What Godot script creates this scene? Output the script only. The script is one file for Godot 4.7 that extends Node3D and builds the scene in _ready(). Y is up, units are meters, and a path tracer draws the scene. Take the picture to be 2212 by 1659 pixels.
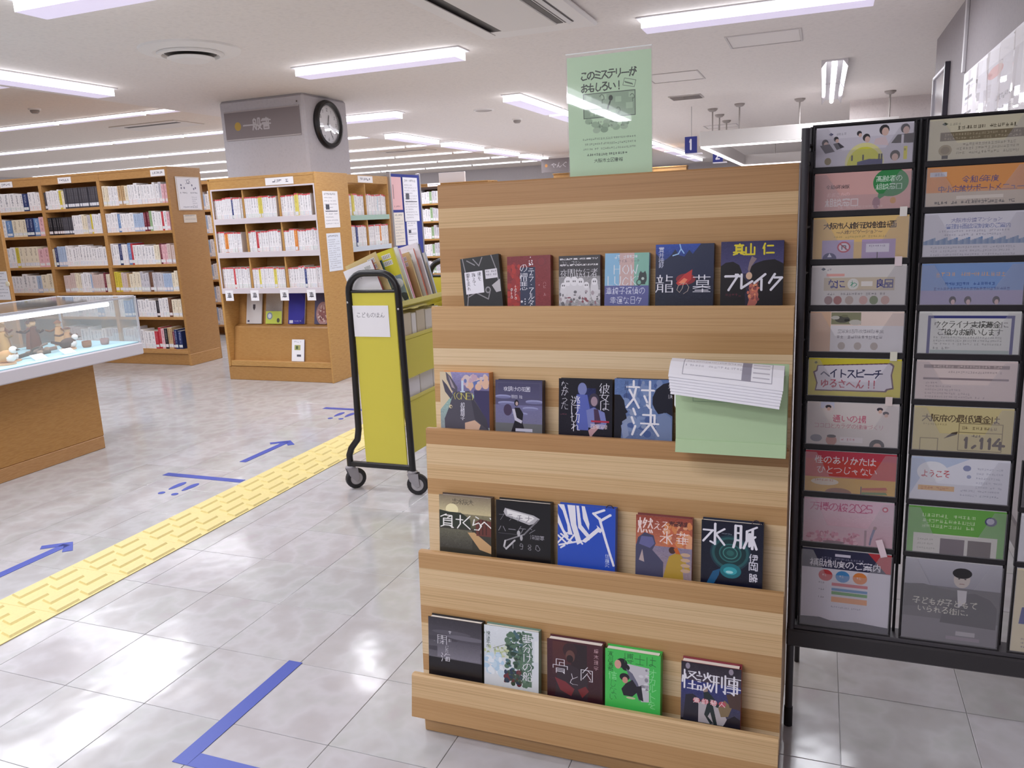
extends Node3D
# A public library: a book display stand and a leaflet rack in front, a book truck, a glass show case and bookcases round a column behind.
# x runs along the display stand, z towards the viewer, metres; the floor is y = 0.

var used := {}
var mats := {}
var wood: Texture2D
var fleck: Texture2D
const LOW := 2.30      # ceiling over the aisle
const HIGH := 2.50     # raised ceiling over the stacks
const STEP := -5.42    # where the ceiling steps up
const PITCH := 0.2935  # floor tiles


func _ready() -> void:
	# camera
	var cam := Camera3D.new()
	cam.name = "camera"
	add_child(cam)
	cam.position = Vector3(0, 1.255, 0)
	cam.rotation_order = EULER_ORDER_YXZ
	cam.rotation_degrees = Vector3(-11.97, 21.36, -2.616)
	cam.fov = 51.50
	cam.near = 0.05
	cam.far = 100.0
	cam.current = true
	# exposure and sky: a closed room without daylight
	var we := WorldEnvironment.new()
	we.name = "environment"
	var env := Environment.new()
	env.background_mode = Environment.BG_COLOR
	env.background_color = Color.BLACK
	env.tonemap_mode = Environment.TONE_MAPPER_LINEAR
	env.tonemap_exposure = 1.0
	env.sdfgi_enabled = true
	env.ssao_enabled = true
	env.ssil_enabled = true
	we.environment = env
	add_child(we)
	# common surfaces
	wood = noise_tex(3, 0.022, [[0.0, "e9dfd2"], [0.35, "f6f0ea"], [0.5, "ffffff"], [0.62, "f8f3ec"], [1.0, "ebe1d3"]])
	fleck = noise_tex(8, 0.05, [[0.0, "f4f4f4"], [0.5, "ffffff"], [1.0, "f6f6f6"]])
	# lamps, then the room, then what stands in it
	lamps()
	room()
	floor_marks()
	ceiling_fittings()
	bookcases()
	column_unit()
	notice_board()
	show_case()
	book_truck()
	display_stand()
	leaflet_rack()
	wall_things()
	far_things()


# ---------------------------------------------------------------- lamps
const LAMP_ENERGY := 1.92
const LAMP_TINT := "f6f8ff"


func ceiling_lamp(at: Vector3, along_x: bool, label: String, group: String, long := 1.25, proto: Node3D = null, slim := 1.0, energy := LAMP_ENERGY) -> Node3D:
	# a surface-mounted batten: white tray with wings, glowing rounded lens below it; the light sits just under the lens
	var o: Node3D
	if proto:
		o = proto.duplicate()
		o.name = numbered("ceiling_lamp")
		add_child(o)
		o.set_meta("label", label)
		o.set_meta("group", group)
	else:
		o = thing("ceiling_lamp", label, "ceiling lamp", Vector3.ZERO, 0.0, group)
		# a slim box: white plate on the ceiling, diffuser with bright sides and ends, and a paler underside
		var w := 0.082 * slim
		var ends := long / 2 - 0.03
		put("tray", bx(Vector3(0, -0.004, 0), Vector3(long, 0.008, w * 2.0 + 0.02), 0.002), mat("f1eef2", 0.4), o)
		var d := 0.052 * slim
		var lens := Geo.new()
		for q in [[Vector3(-ends, 0, w), Vector3(ends, 0, w)], [Vector3(ends, 0, w), Vector3(ends, 0, -w)], [Vector3(ends, 0, -w), Vector3(-ends, 0, -w)], [Vector3(-ends, 0, -w), Vector3(-ends, 0, w)]]:
			var low := Vector3(0, -0.008 - d, 0)
			var high := Vector3(0, -0.008, 0)
			lens.quad(q[0] + low, q[1] + low, q[1] + high, q[0] + high)
		put("lamp_lens", lens, glow(LAMP_TINT, 3.6), o)
		var under := Geo.new()
		under.quad(Vector3(-ends, -0.008 - d, -w), Vector3(ends, -0.008 - d, -w), Vector3(ends, -0.008 - d, w), Vector3(-ends, -0.008 - d, w))
		put("lamp_underside", under, glow("ded6ee", 0.55), o)
		var l := AreaLight3D.new()
		l.name = "lamp_light"
		l.area_size = Vector2(ends * 2.0, w * 2.0)
		l.light_color = k(LAMP_TINT)
		l.light_energy = energy
		l.area_range = 30.0
		l.area_attenuation = 2.0
		l.shadow_enabled = true
		l.position = Vector3(0, -0.012 - d, 0)
		l.rotation_degrees = Vector3(-90, 0, 0)
		o.add_child(l)
	o.position = at
	o.rotation.y = 0.0 if along_x else PI / 2
	return o


func lamps() -> void:
	var first := ceiling_lamp(Vector3(-2.77, LOW, -4.92), true, "long bright batten lamp on the ceiling in front of the clock column", "batten lamps crosswise over the aisle")
	ceiling_lamp(Vector3(-0.38, LOW, -4.80), true, "batten lamp on the ceiling next to the square access panel", "batten lamps crosswise over the aisle", 1.25, first)
	ceiling_lamp(Vector3(-2.80, LOW, -2.88), true, "batten lamp on the ceiling between round air diffuser and air conditioner", "batten lamps crosswise over the aisle", 1.25, first)
	ceiling_lamp(Vector3(-4.52, LOW, -7.30), true, "batten lamp on the ceiling just past the clock column", "batten lamps crosswise over the aisle", 1.25, first)
	for p in [[-2.9, -0.9], [-1.3, -0.25], [-0.9, 0.9], [-2.9, 0.9], [-3.4, 2.7], [-4.6, 0.9]]:  # lamps added out of view to brighten the stand and near floor
		ceiling_lamp(Vector3(p[0], LOW, p[1]), true, "added batten lamp out of view on the low ceiling, lighting the display stand", "added batten lamps crosswise before the stand", 1.25, first)
	for z in [-4.15, -2.85, -1.55]:
		ceiling_lamp(Vector3(-4.97, LOW, z), false, "batten lamp lengthwise along the ceiling step, beside the round air diffuser", "batten lamps along the ceiling step before the column", 1.25, first)
	for i in 4:
		ceiling_lamp(Vector3(-4.97, LOW, -9.6 - i * 1.58), false, "batten lamp lengthwise along the ceiling step, past the clock column", "batten lamps along the ceiling step behind the column", 1.25, first)
	for z in [3.6, 4.92]:
		ceiling_lamp(Vector3(-2.12, LOW, z), false, "batten lamp of the lengthwise row mirrored in the acrylic sign holder", "batten lamps facing the green sign", 1.25, first)
	for i in 9:
		ceiling_lamp(Vector3(-2.60, LOW, -7.55 - i * 1.32), false, "batten lamp in the lengthwise row that runs behind the green sign", "batten lamps in the row behind the green sign", 1.25, first)
	var names := ["first", "second", "third", "fourth", "fifth", "sixth", "seventh", "eighth"]
	var line_lamp: Node3D = null
	for r in 8:   # lines of battens end to end under the raised ceiling over the stacks
		var z := -4.98 - r * 1.92
		var count := [3, 4, 6, 7, 8, 8, 8, 8]
		for i in count[r]:
			var made := ceiling_lamp(Vector3(-6.08 - i * 1.27, HIGH, z), true, "slim batten in the %s continuous lamp line over the stacks" % names[r], "battens of the %s lamp line over the stacks" % names[r], 1.25, line_lamp, 0.5, LAMP_ENERGY * 0.42)
			if line_lamp == null:
				line_lamp = made


# ---------------------------------------------------------------- room
func room() -> void:
	var paint := grained("ebe3de", fleck, Vector3(0.6, 0.6, 0.6), 0.8)
	var paint2 := grained("e8ddd2", fleck, Vector3(0.6, 0.6, 0.6), 0.8)
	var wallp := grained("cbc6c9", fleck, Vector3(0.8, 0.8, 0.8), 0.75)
	# floor: a slab, sunk by a tile's thickness where single tiles lie
	var slab := Geo.new()
	var x0 := -1.092 - PITCH * 8
	var x1 := -1.092 + PITCH * 7
	var z0 := -1.438 - PITCH * 12
	var z1 := -1.438 + PITCH * 2
	slab.box(Vector3((x0 + x1) / 2, -0.054, (z0 + z1) / 2), Vector3(x1 - x0, 0.1, z1 - z0))
	for q in [[-16.2, x0, -20.7, 8.2], [x1, 5.2, -20.7, 8.2], [x0, x1, -20.7, z0], [x0, x1, z1, 8.2]]:
		slab.box(Vector3((q[0] + q[1]) / 2, -0.05, (q[2] + q[3]) / 2), Vector3(q[1] - q[0], 0.1, q[3] - q[2]))
	var dirt := noise_tex(21, 0.008, [[0.0, "ebe7e4"], [0.35, "f4f2f1"], [0.55, "ffffff"], [0.75, "f4f5f2"], [1.0, "efe9ea"]], 1024)
	var floor_mats := []
	for c in ["c2c1c3", "c5c3c6", "bfbebf", "c3c0c4"]:
		var m := grained(c, dirt, Vector3(0.55, 0.55, 0.55), 0.14, Vector3(0.1 * floor_mats.size(), 0, 0.13 * floor_mats.size()))
		floor_mats.append(m)
	var wave := noise_tex(5, 0.006, [[0.0, "000000"], [1.0, "ffffff"]], 512)
	for m in floor_mats:
		m.heightmap_enabled = true
		m.heightmap_texture = wave
		m.heightmap_scale = 0.28
	var fl := setting("floor", slab, floor_mats[0])
	var tile := bx(Vector3(0, -0.002, 0), Vector3(PITCH - 0.0014, 0.004, PITCH - 0.0014), 0.0007).mesh()
	var rng := RandomNumberGenerator.new()
	rng.seed = 11
	for i in 15:
		for j in 14:
			var o := put("tile", tile, floor_mats[rng.randi() % 4], fl, Vector3(x0 + (i + 0.5) * PITCH, 0, z1 - (j + 0.5) * PITCH))
			o.rotation = Vector3(rng.randf_range(-0.0018, 0.0018), 0, rng.randf_range(-0.0018, 0.0018))
	# ceilings
	setting("ceiling", span(Vector3(STEP, LOW, -20.7), Vector3(5.2, LOW + 0.3, 8.2)), paint)
	setting("ceiling", span(Vector3(-16.2, HIGH, -20.7), Vector3(STEP, HIGH + 0.1, 8.2)), paint2)
	# walls
	setting("wall_back", span(Vector3(-16.2, 0, -20.7), Vector3(5.2, 2.6, -20.5)), wallp)
	setting("wall_left", span(Vector3(-16.2, 0, -20.5), Vector3(-16.0, 2.6, 8.2)), wallp)
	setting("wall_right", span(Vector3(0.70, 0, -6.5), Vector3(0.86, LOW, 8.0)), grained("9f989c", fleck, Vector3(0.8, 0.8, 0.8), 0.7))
	setting("wall_far_right", span(Vector3(5.0, 0, -20.5), Vector3(5.2, LOW, 8.2)), wallp)
	setting("wall_front", span(Vector3(-16.2, 0, 8.0), Vector3(5.2, 2.6, 8.2)), wallp)
	setting("wall_office", span(Vector3(0.25, 0, -10.0), Vector3(5.0, LOW, -9.8)), grained("f0e6e4", fleck, Vector3(0.8, 0.8, 0.8), 0.7))
	setting("column", span(Vector3(-4.80, 0, -6.40), Vector3(-3.95, LOW, -5.75), 0.02), grained("c6c1c6", fleck, Vector3(0.8, 0.8, 0.8), 0.7))
	setting("baseboard_right", span(Vector3(0.688, 0, -6.5), Vector3(0.70, 0.08, 8.0)), mat("6d6668", 0.5))


func blue_tape(called: String, pts: Array, label: String, category: String, group := "") -> Node3D:
	var g := Geo.new()
	for p in pts:
		g.prism(p, 0.0012, Transform3D(Basis(Vector3.RIGHT, -PI / 2), Vector3(0, 0.0016, 0)))
	return tag(put(called, g, mat("4355b0", 0.35)), label, category, group)


func strip2(a: Vector2, b: Vector2, w: float) -> Array:   # outline of a band from a to b, in (x, -z)
	var n := (b - a).orthogonal().normalized() * w / 2
	return [a + n, b + n, b - n, a - n]


func floor_marks() -> void:
	# tactile paving: yellow tiles with raised bars
	var base := bx(Vector3(0, 0.0015, 0), Vector3(0.299, 0.003, 0.299), 0.0008)
	var yellow := grained("e8d694", fleck, Vector3(2, 2, 2), 0.5)
	var bar := Geo.new()
	for i in 4:
		for j in 2:
			var c := Vector3(-0.1125 + i * 0.075, 0.003, -0.075 + j * 0.15 + (0.03 if i % 2 else -0.03))
			var lo := c.z - 0.066
			var hi := c.z + 0.066
			lo = maxf(lo, -0.147)
			hi = minf(hi, 0.147)
			var o := [Vector2(-0.029, lo), Vector2(0.029, lo + 0.014), Vector2(0.029, hi - 0.002), Vector2(-0.029, hi - 0.014)]
			var top := []
			var low := []
			for p in o:
				low.append(Vector3(c.x + p.x, 0.003, p.y))
				top.append(Vector3(c.x + p.x * 0.78, 0.0095, lerpf((lo + hi) / 2, p.y, 0.95)))
			bar.out(top.duplicate(), c)
			for q in 4:
				bar.out([low[q], low[(q + 1) % 4], top[(q + 1) % 4], top[q]], c)
	var base_mesh := base.mesh()
	var bar_mesh := bar.mesh()
	for i in 28:
		var t := thing("tactile_tile", "yellow tactile guidance tile with raised bars in the floor strip", "tactile tile", Vector3(-2.523, 0.0005, -1.0 - i * 0.3), 0.0, "yellow tactile guidance strip")
		put("tile_base", base_mesh, yellow, t)
		put("raised_bars", bar_mesh, yellow, t)
	# blue tape: arrows, waiting lines, footprints and a corner
	for a in [[-2.881, 2.245, 0.55, "blue tape arrow on the floor beside the show case and tactile strip"], [-2.914, 3.785, 0.43, "blue tape arrow on the floor between the two waiting lines"]]:
		var tip := Vector2(a[0], a[1])
		blue_tape("tape_arrow", [strip2(tip - Vector2(0, a[2]), tip - Vector2(0, 0.03), 0.042), [tip, tip + Vector2(-0.095, -0.07), tip + Vector2(-0.07, -0.098), tip + Vector2(0, -0.045), tip + Vector2(0.05, -0.095), tip + Vector2(0.08, -0.07)]], a[3], "floor arrow")
	for a in [[3.08, "by the show case"], [4.55, "beside the book truck"]]:
		blue_tape("tape_line", [strip2(Vector2(-3.19, a[0]), Vector2(-2.69, a[0]), 0.042)], "blue tape waiting line on the floor %s" % a[1], "floor line")
		for s in [0, 1]:
			var c := Vector2(-2.978 + s * 0.082, a[0] - 0.19)
			var sole := []
			var heel := []
			for i in 14:
				var t := TAU * i / 14
				sole.append(c + Vector2(0.019 * cos(t) * (1.0 + 0.25 * sin(t)), 0.05 + 0.058 * sin(t)))
				heel.append(c + Vector2(0.017 * cos(t), -0.055 + 0.017 * sin(t)))
			blue_tape("footprint_sticker", [sole, heel], "blue shoe print sticker at the waiting line %s" % a[1], "footprint sticker", "footprints at the waiting line %s" % a[1])
	blue_tape("tape_corner", [strip2(Vector2(-1.40, 1.27), Vector2(-1.40, 1.735), 0.046), strip2(Vector2(-1.378, 1.293), Vector2(-0.62, 1.293), 0.046)], "wide blue tape corner mark on the floor tiles in front of the display stand", "floor tape")


# ---------------------------------------------------------------- ceiling fittings
func ceiling_fittings() -> void:
	var white := mat("e9e4e1", 0.5)
	var dark := mat("6b6664", 0.7)  # shade inside openings, put into the colour of flat pieces
	# round air diffuser
	var d := thing("air_diffuser", "round white ceiling air diffuser with concentric rings", "air diffuser", Vector3(-3.53, LOW, -4.04))
	put("outer_ring", Geo.new().lathe([Vector2(0.0, -0.024), Vector2(0.19, -0.024), Vector2(0.215, -0.028), Vector2(0.285, -0.012), Vector2(0.29, 0.0)], 44), white, d)
	put("middle_ring", Geo.new().lathe([Vector2(0.155, -0.025), Vector2(0.165, -0.040), Vector2(0.185, -0.036), Vector2(0.19, -0.025)], 40), white, d)
	put("throat_shade", Geo.new().lathe([Vector2(0.0, -0.026), Vector2(0.148, -0.026)], 36), dark, d)  # flat disc, its dark colour stands for the shade in the throat
	put("plug_plate", Geo.new().lathe([Vector2(0.0, -0.066), Vector2(0.10, -0.066), Vector2(0.135, -0.052), Vector2(0.13, -0.048), Vector2(0.0, -0.058)], 36), white, d)
	put("hub", Geo.new().lathe([Vector2(0.022, -0.058), Vector2(0.022, -0.024)], 16), mat("8d8580", 0.6), d)
	# air conditioner
	var a := thing("air_conditioner", "white ceiling cassette air conditioner with dark outlet slots", "air conditioner", Vector3(-1.545, LOW, -3.79))
	put("face_panel", bx(Vector3(0, -0.015, 0), Vector3(0.68, 0.03, 1.74), 0.012), white, a)
	put("return_grille", bx(Vector3(0.0, -0.034, 0), Vector3(0.32, 0.012, 1.36), 0.004), mat("e2dcd8", 0.5), a)
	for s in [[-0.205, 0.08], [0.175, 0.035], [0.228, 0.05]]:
		put("outlet_slot_shade", bx(Vector3(s[0], -0.031, 0), Vector3(s[1], 0.004, 1.36)), dark, a)  # solid strip, coloured as the shade of an open outlet
	put("louver", Geo.new().box(Vector3.ZERO, Vector3(0.05, 0.004, 1.34), 0.0, Transform3D(Basis(Vector3.BACK, -0.5), Vector3(-0.225, -0.042, 0))), mat("b5adaa", 0.5), a)
	put("louver", Geo.new().box(Vector3.ZERO, Vector3(0.02, 0.004, 1.34), 0.0, Transform3D(Basis(Vector3.BACK, 0.5), Vector3(0.238, -0.04, 0))), white, a)
	# flush access panels and a vent
	for p in [[-0.385, -5.75, 0.45, 0.41, "square ceiling access panel with a thin frame beside the batten lamp"], [-1.16, -6.93, 0.42, 0.46, "square ceiling access panel with a thin frame close to the green sign"], [-1.3, -11.5, 0.42, 0.42, "square ceiling access panel behind the suspended counter frame"]]:
		var t := thing("access_panel", p[4], "access panel", Vector3(p[0], LOW, p[1]))
		for s in [-1, 1]:
			put("panel_frame", bx(Vector3(s * p[2] / 2, -0.003, 0), Vector3(0.012, 0.006, p[3] + 0.012)), mat("cfc8c5", 0.5), t)
			put("panel_frame", bx(Vector3(0, -0.003, s * p[3] / 2), Vector3(p[2] - 0.012, 0.006, 0.012)), mat("cfc8c5", 0.5), t)
		put("panel_sheet", bx(Vector3(0, -0.001, 0), Vector3(p[2] - 0.02, 0.002, p[3] - 0.02)), mat("ebe4e0", 0.7), t)
	var v := thing("ceiling_vent", "rectangular grey slatted vent in the ceiling", "vent", Vector3(-1.265, LOW, -8.22))
	put("vent_frame", bx(Vector3(0, -0.004, 0), Vector3(0.31, 0.008, 0.27), 0.003), mat("c9c1bd", 0.5), v)
	for i in 9:
		put("slat", bx(Vector3(0, -0.010, -0.11 + i * 0.0275), Vector3(0.28, 0.005, 0.012)), mat("8d8582", 0.5), v)
	# linear vents of the raised ceiling
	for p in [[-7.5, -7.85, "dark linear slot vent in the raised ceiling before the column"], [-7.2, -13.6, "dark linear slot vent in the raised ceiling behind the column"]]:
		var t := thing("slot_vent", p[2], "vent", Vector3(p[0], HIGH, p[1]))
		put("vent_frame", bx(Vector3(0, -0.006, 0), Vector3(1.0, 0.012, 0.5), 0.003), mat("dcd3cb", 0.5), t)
		put("slot", bx(Vector3(0.05, -0.013, 0.12), Vector3(0.8, 0.004, 0.07)), dark, t)  # closed strip, the shade of the slot is in its colour
	# detectors and a loudspeaker
	for p in [[Vector3(-3.209, LOW, -8.73), "small round smoke detector on the low ceiling past the clock column"], [Vector3(-7.346, HIGH, -6.1), "small round smoke detector on the raised ceiling over the bookcase"], [Vector3(-3.2, LOW, -14.5), "small round smoke detector far along the row of lamps"]]:
		var t := thing("smoke_detector", p[1], "smoke detector", p[0])
		put("detector_base", Geo.new().lathe([Vector2(0.0, -0.014), Vector2(0.055, -0.014), Vector2(0.06, 0.0)], 20), white, t)
		put("detector_head", Geo.new().lathe([Vector2(0.0, -0.045), Vector2(0.028, -0.045), Vector2(0.042, -0.03), Vector2(0.042, -0.014)], 20), mat("9b928e", 0.5), t)
	var s := thing("ceiling_speaker", "flat round ceiling loudspeaker grille past the clock column", "loudspeaker", Vector3(-3.2, LOW, -7.75))
	put("speaker_rim", Geo.new().lathe([Vector2(0.085, -0.01), Vector2(0.10, -0.008), Vector2(0.105, 0.0)], 28), white, s)
	put("speaker_grille", Geo.new().lathe([Vector2(0.0, -0.008), Vector2(0.085, -0.008)], 28), mat("b7afab", 0.6), s)


# ---------------------------------------------------------------- naming and describing
func numbered(called: String) -> String:
	var n: int = used.get(called, 0)
	used[called] = n + 1
	return called if n == 0 else "%s_%03d" % [called, n]


func tag(o: Node3D, label := "", category := "", group := "", kind := "") -> Node3D:
	if label:
		o.set_meta("label", label)
	if category:
		o.set_meta("category", category)
	if group:
		o.set_meta("group", group)
	if kind:
		o.set_meta("kind", kind)
	return o


func thing(called: String, label: String, category: String, at := Vector3.ZERO, turn := 0.0, group := "") -> Node3D:
	var o := Node3D.new()
	o.name = numbered(called)
	add_child(o)
	o.position = at
	o.rotation.y = turn
	return tag(o, label, category, group)


func put(called: String, geo, material: Material, parent: Node = self, at := Vector3.ZERO) -> MeshInstance3D:
	var o := MeshInstance3D.new()
	o.name = numbered(called) if parent == self else called
	o.mesh = geo.mesh() if geo is Geo else geo
	if material:
		for i in o.mesh.get_surface_count():
			if o.mesh.surface_get_material(i) == null:
				o.set_surface_override_material(i, material)
	o.position = at
	parent.add_child(o, true)
	return o


func setting(called: String, geo, material: Material) -> MeshInstance3D:
	var o := put(called, geo, material)
	o.set_meta("kind", "structure")
	return o


# ---------------------------------------------------------------- shapes
class Geo:
	var v := PackedVector3Array()
	var n := PackedVector3Array()
	var u := PackedVector2Array()
	var more := []   # further surfaces: [Geo, Material]

	func tri(a: Vector3, b: Vector3, c: Vector3, na: Vector3, nb: Vector3, nc: Vector3, ua := Vector2(), ub := Vector2(), uc := Vector2()) -> void:
		v.append_array(PackedVector3Array([a, c, b]))
		n.append_array(PackedVector3Array([na, nc, nb]))
		u.append_array(PackedVector2Array([ua, uc, ub]))

	func quad(a: Vector3, b: Vector3, c: Vector3, d: Vector3, r := Rect2(0, 0, 1, 1)) -> void:   # counter-clockwise from outside, from the lower corner of the picture
		var m := (b - a).cross(d - a).normalized()
		if m == Vector3.ZERO:
			m = (c - b).cross(d - b).normalized()
		tri(a, b, c, m, m, m, Vector2(r.position.x, r.end.y), r.end, Vector2(r.end.x, r.position.y))
		tri(a, c, d, m, m, m, Vector2(r.position.x, r.end.y), Vector2(r.end.x, r.position.y), r.position)

	func out(pts: Array, c: Vector3) -> void:   # a flat face turned away from c
		var a: Vector3 = pts[0]
		var m: Vector3 = (pts[1] - a).cross(pts[2] - a).normalized()
		if m.dot(a - c) < 0.0:
			pts.reverse()
			m = -m
		for i in range(1, pts.size() - 1):
			tri(pts[0], pts[i], pts[i + 1], m, m, m)

	func box(c: Vector3, s: Vector3, b := 0.0, xf := Transform3D()) -> Geo:
		var h := s * 0.5
		var q := {}
		for x in [-1, 1]:
			for y in [-1, 1]:
				for z in [-1, 1]:
					for a in 3:
						var p := Vector3(x, y, z) * h
						if b > 0.0:
							for o in 3:
								if o != a:
									p[o] -= signf(p[o]) * b
						q[[x, y, z, a]] = xf * (c + p)
		var mid := xf * c
		for a in 3:
			var i := (a + 1) % 3
			var j := (a + 2) % 3
			for s1 in [-1, 1]:
				var f := []
				for e in [[-1, -1], [1, -1], [1, 1], [-1, 1]]:
					var k := [0, 0, 0, a]
					k[a] = s1
					k[i] = e[0]
					k[j] = e[1]
					f.append(q[k])
				out(f, mid)
				if b > 0.0:
					for s2 in [-1, 1]:   # the edge where faces i and j meet, along a
						var g := []
						for e in [[-1, i], [1, i], [1, j], [-1, j]]:
							var k := [0, 0, 0, e[1]]
							k[a] = e[0]
							k[i] = s1
							k[j] = s2
							g.append(q[k])
						out(g, mid)
		if b > 0.0:
			for x in [-1, 1]:
				for y in [-1, 1]:
					for z in [-1, 1]:
						out([q[[x, y, z, 0]], q[[x, y, z, 1]], q[[x, y, z, 2]]], mid)
		return self

	func tube(pts: Array, r: float, seg := 8, closed := false) -> Geo:   # a round bar along points, its ends capped
		var rings := []
		var side := Vector3.ZERO
		for i in pts.size():
			var a: Vector3 = pts[i - 1] if i > 0 else (pts[-1] if closed else pts[0])
			var b: Vector3 = pts[i + 1] if i < pts.size() - 1 else (pts[0] if closed else pts[-1])
			var d := (b - a).normalized()
			if side == Vector3.ZERO:
				side = d.cross(Vector3.UP if absf(d.y) < 0.9 else Vector3.RIGHT).normalized()
			side = (side - d * side.dot(d)).normalized()
			var w := d.cross(side)
			var ring := []
			for k in seg:
				var t := TAU * k / seg
				ring.append([side * cos(t) + w * sin(t), pts[i]])
			rings.append(ring)
		if closed:
			rings.append(rings[0])
		for i in rings.size() - 1:
			for k in seg:
				var e := (k + 1) % seg
				var a: Array = rings[i][k]
				var b: Array = rings[i][e]
				var c: Array = rings[i + 1][e]
				var d: Array = rings[i + 1][k]
				tri(a[1] + a[0] * r, b[1] + b[0] * r, c[1] + c[0] * r, a[0], b[0], c[0])
				tri(a[1] + a[0] * r, c[1] + c[0] * r, d[1] + d[0] * r, a[0], c[0], d[0])
		if not closed:
			for e in [[rings[0], pts[1]], [rings[-1], pts[-2]]]:
				var cap := []
				for p in e[0]:
					cap.append(p[1] + p[0] * r)
				out(cap, e[1])
		return self

	func lathe(profile: Array, seg := 24, xf := Transform3D()) -> Geo:   # Vector2(radius, height) from below upwards on the outside
		for i in profile.size() - 1:
			var a: Vector2 = profile[i]
			var b: Vector2 = profile[i + 1]
			var d := (b - a).normalized()
			for k in seg:
				var t0 := TAU * k / seg
				var t1 := TAU * (k + 1) / seg
				var p := []
				for e in [[a, t0], [a, t1], [b, t1], [b, t0]]:
					p.append(xf * Vector3(e[0].x * cos(e[1]), e[0].y, -e[0].x * sin(e[1])))
				var n0 := (xf.basis * Vector3(d.y * cos(t0), -d.x, -d.y * sin(t0))).normalized()
				var n1 := (xf.basis * Vector3(d.y * cos(t1), -d.x, -d.y * sin(t1))).normalized()
				if a.x > 0.0:
					tri(p[0], p[1], p[2], n0, n1, n1)
				if b.x > 0.0:
					tri(p[0], p[2], p[3], n0, n1, n0)
		return self

	func blob(c: Vector3, r: Vector3, basis := Basis(), seg := 12) -> Geo:   # an egg
		var lats := seg / 2
		for i in lats:
			for k in seg:
				var p := []
				var m := []
				for e in [[i, k], [i, k + 1], [i + 1, k + 1], [i + 1, k]]:
					var la: float = -PI / 2 + PI * e[0] / lats
					var lo: float = TAU * e[1] / seg
					var d := Vector3(cos(la) * cos(lo), sin(la), -cos(la) * sin(lo))
					p.append(c + basis * (d * r))
					m.append((basis * (d / r)).normalized())
				tri(p[0], p[1], p[2], m[0], m[1], m[2])
				tri(p[0], p[2], p[3], m[0], m[2], m[3])
		return self

	func prism(flat: Array, depth: float, xf := Transform3D()) -> Geo:   # an outline of Vector2, from z = 0 back to -depth
		var q := PackedVector2Array(flat)
		if Geometry2D.is_polygon_clockwise(q):
			q.reverse()
		var idx := Geometry2D.triangulate_polygon(q)
		var f := (xf.basis * Vector3.BACK).normalized()
		for i in idx.size() / 3:
			var t := [q[idx[i * 3]], q[idx[i * 3 + 1]], q[idx[i * 3 + 2]]]
			if (t[1] - t[0]).cross(t[2] - t[0]) < 0.0:
				t.reverse()
			var p := []
			var g := []
			for w in t:
				p.append(xf * Vector3(w.x, w.y, 0))
				g.append(xf * Vector3(w.x, w.y, -depth))
			tri(p[0], p[1], p[2], f, f, f)
			tri(g[0], g[2], g[1], -f, -f, -f)
		for i in q.size():
			var a := q[i]
			var b := q[(i + 1) % q.size()]
			quad(xf * Vector3(a.x, a.y, -depth), xf * Vector3(b.x, b.y, -depth), xf * Vector3(b.x, b.y, 0), xf * Vector3(a.x, a.y, 0))
		return self

	func mesh() -> ArrayMesh:
		var m := ArrayMesh.new()
		for e in [[self, null]] + more:
			var g: Geo = e[0]
			if g.v.size():
				var arr := []
				arr.resize(Mesh.ARRAY_MAX)
				arr[Mesh.ARRAY_VERTEX] = g.v
				arr[Mesh.ARRAY_NORMAL] = g.n
				arr[Mesh.ARRAY_TEX_UV] = g.u
				m.add_surface_from_arrays(Mesh.PRIMITIVE_TRIANGLES, arr)
				if e[1]:
					m.surface_set_material(m.get_surface_count() - 1, e[1])
		return m


func bx(c: Vector3, s: Vector3, b := 0.0) -> Geo:
	return Geo.new().box(c, s, b)


func span(a: Vector3, b: Vector3, bevel := 0.0) -> Geo:   # a box between two corners
	return Geo.new().box((a + b) * 0.5, (b - a).abs(), bevel)


# ---------------------------------------------------------------- materials
func mat(hex: String, rough := 0.5, metal := 0.0) -> StandardMaterial3D:
	var key := "%s %.2f %.2f" % [hex, rough, metal]
	if not mats.has(key):
		var m := StandardMaterial3D.new()
		m.albedo_color = k(hex)
		m.roughness = rough
		m.metallic = metal
		mats[key] = m
	return mats[key]


func glass(hex: String, alpha: float, rough := 0.05) -> StandardMaterial3D:
	var m := StandardMaterial3D.new()
	m.transparency = BaseMaterial3D.TRANSPARENCY_ALPHA
	var c := k(hex)
	c.a = alpha
	m.albedo_color = c
	m.roughness = rough
	return m


func glow(hex: String, energy: float) -> StandardMaterial3D:
	var m := StandardMaterial3D.new()
	m.albedo_color = k(hex)
	m.emission_enabled = true
	m.emission = k(hex)
	m.emission_energy_multiplier = energy
	return m


func pic(im: Image, rough := 0.45) -> StandardMaterial3D:
	var m := StandardMaterial3D.new()
	m.albedo_texture = ImageTexture.create_from_image(im)
	m.roughness = rough
	m.texture_repeat = false
	return m


func noise_tex(salt: int, freq: float, stops: Array, size := 512) -> NoiseTexture2D:
	var t := NoiseTexture2D.new()
	t.width = size
	t.height = size
	t.seamless = true
	t.noise = FastNoiseLite.new()
	t.noise.seed = salt
	t.noise.frequency = freq
	t.noise.fractal_octaves = 4
	var g := Gradient.new()
	var at := PackedFloat32Array()
	var cs := PackedColorArray()
	for s in stops:
		at.append(s[0])
		cs.append(k(s[1]))
	g.offsets = at
	g.colors = cs
	t.color_ramp = g
	return t


func grained(hex: String, tex: Texture2D, scale: Vector3, rough := 0.45, shift := Vector3.ZERO) -> StandardMaterial3D:   # a colour with a pattern that stays put in the place
	var m := StandardMaterial3D.new()
	m.albedo_color = k(hex)
	m.albedo_texture = tex
	m.uv1_triplanar = true
	m.uv1_world_triplanar = true
	m.uv1_scale = scale
	m.uv1_offset = shift
	m.roughness = rough
	return m


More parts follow.
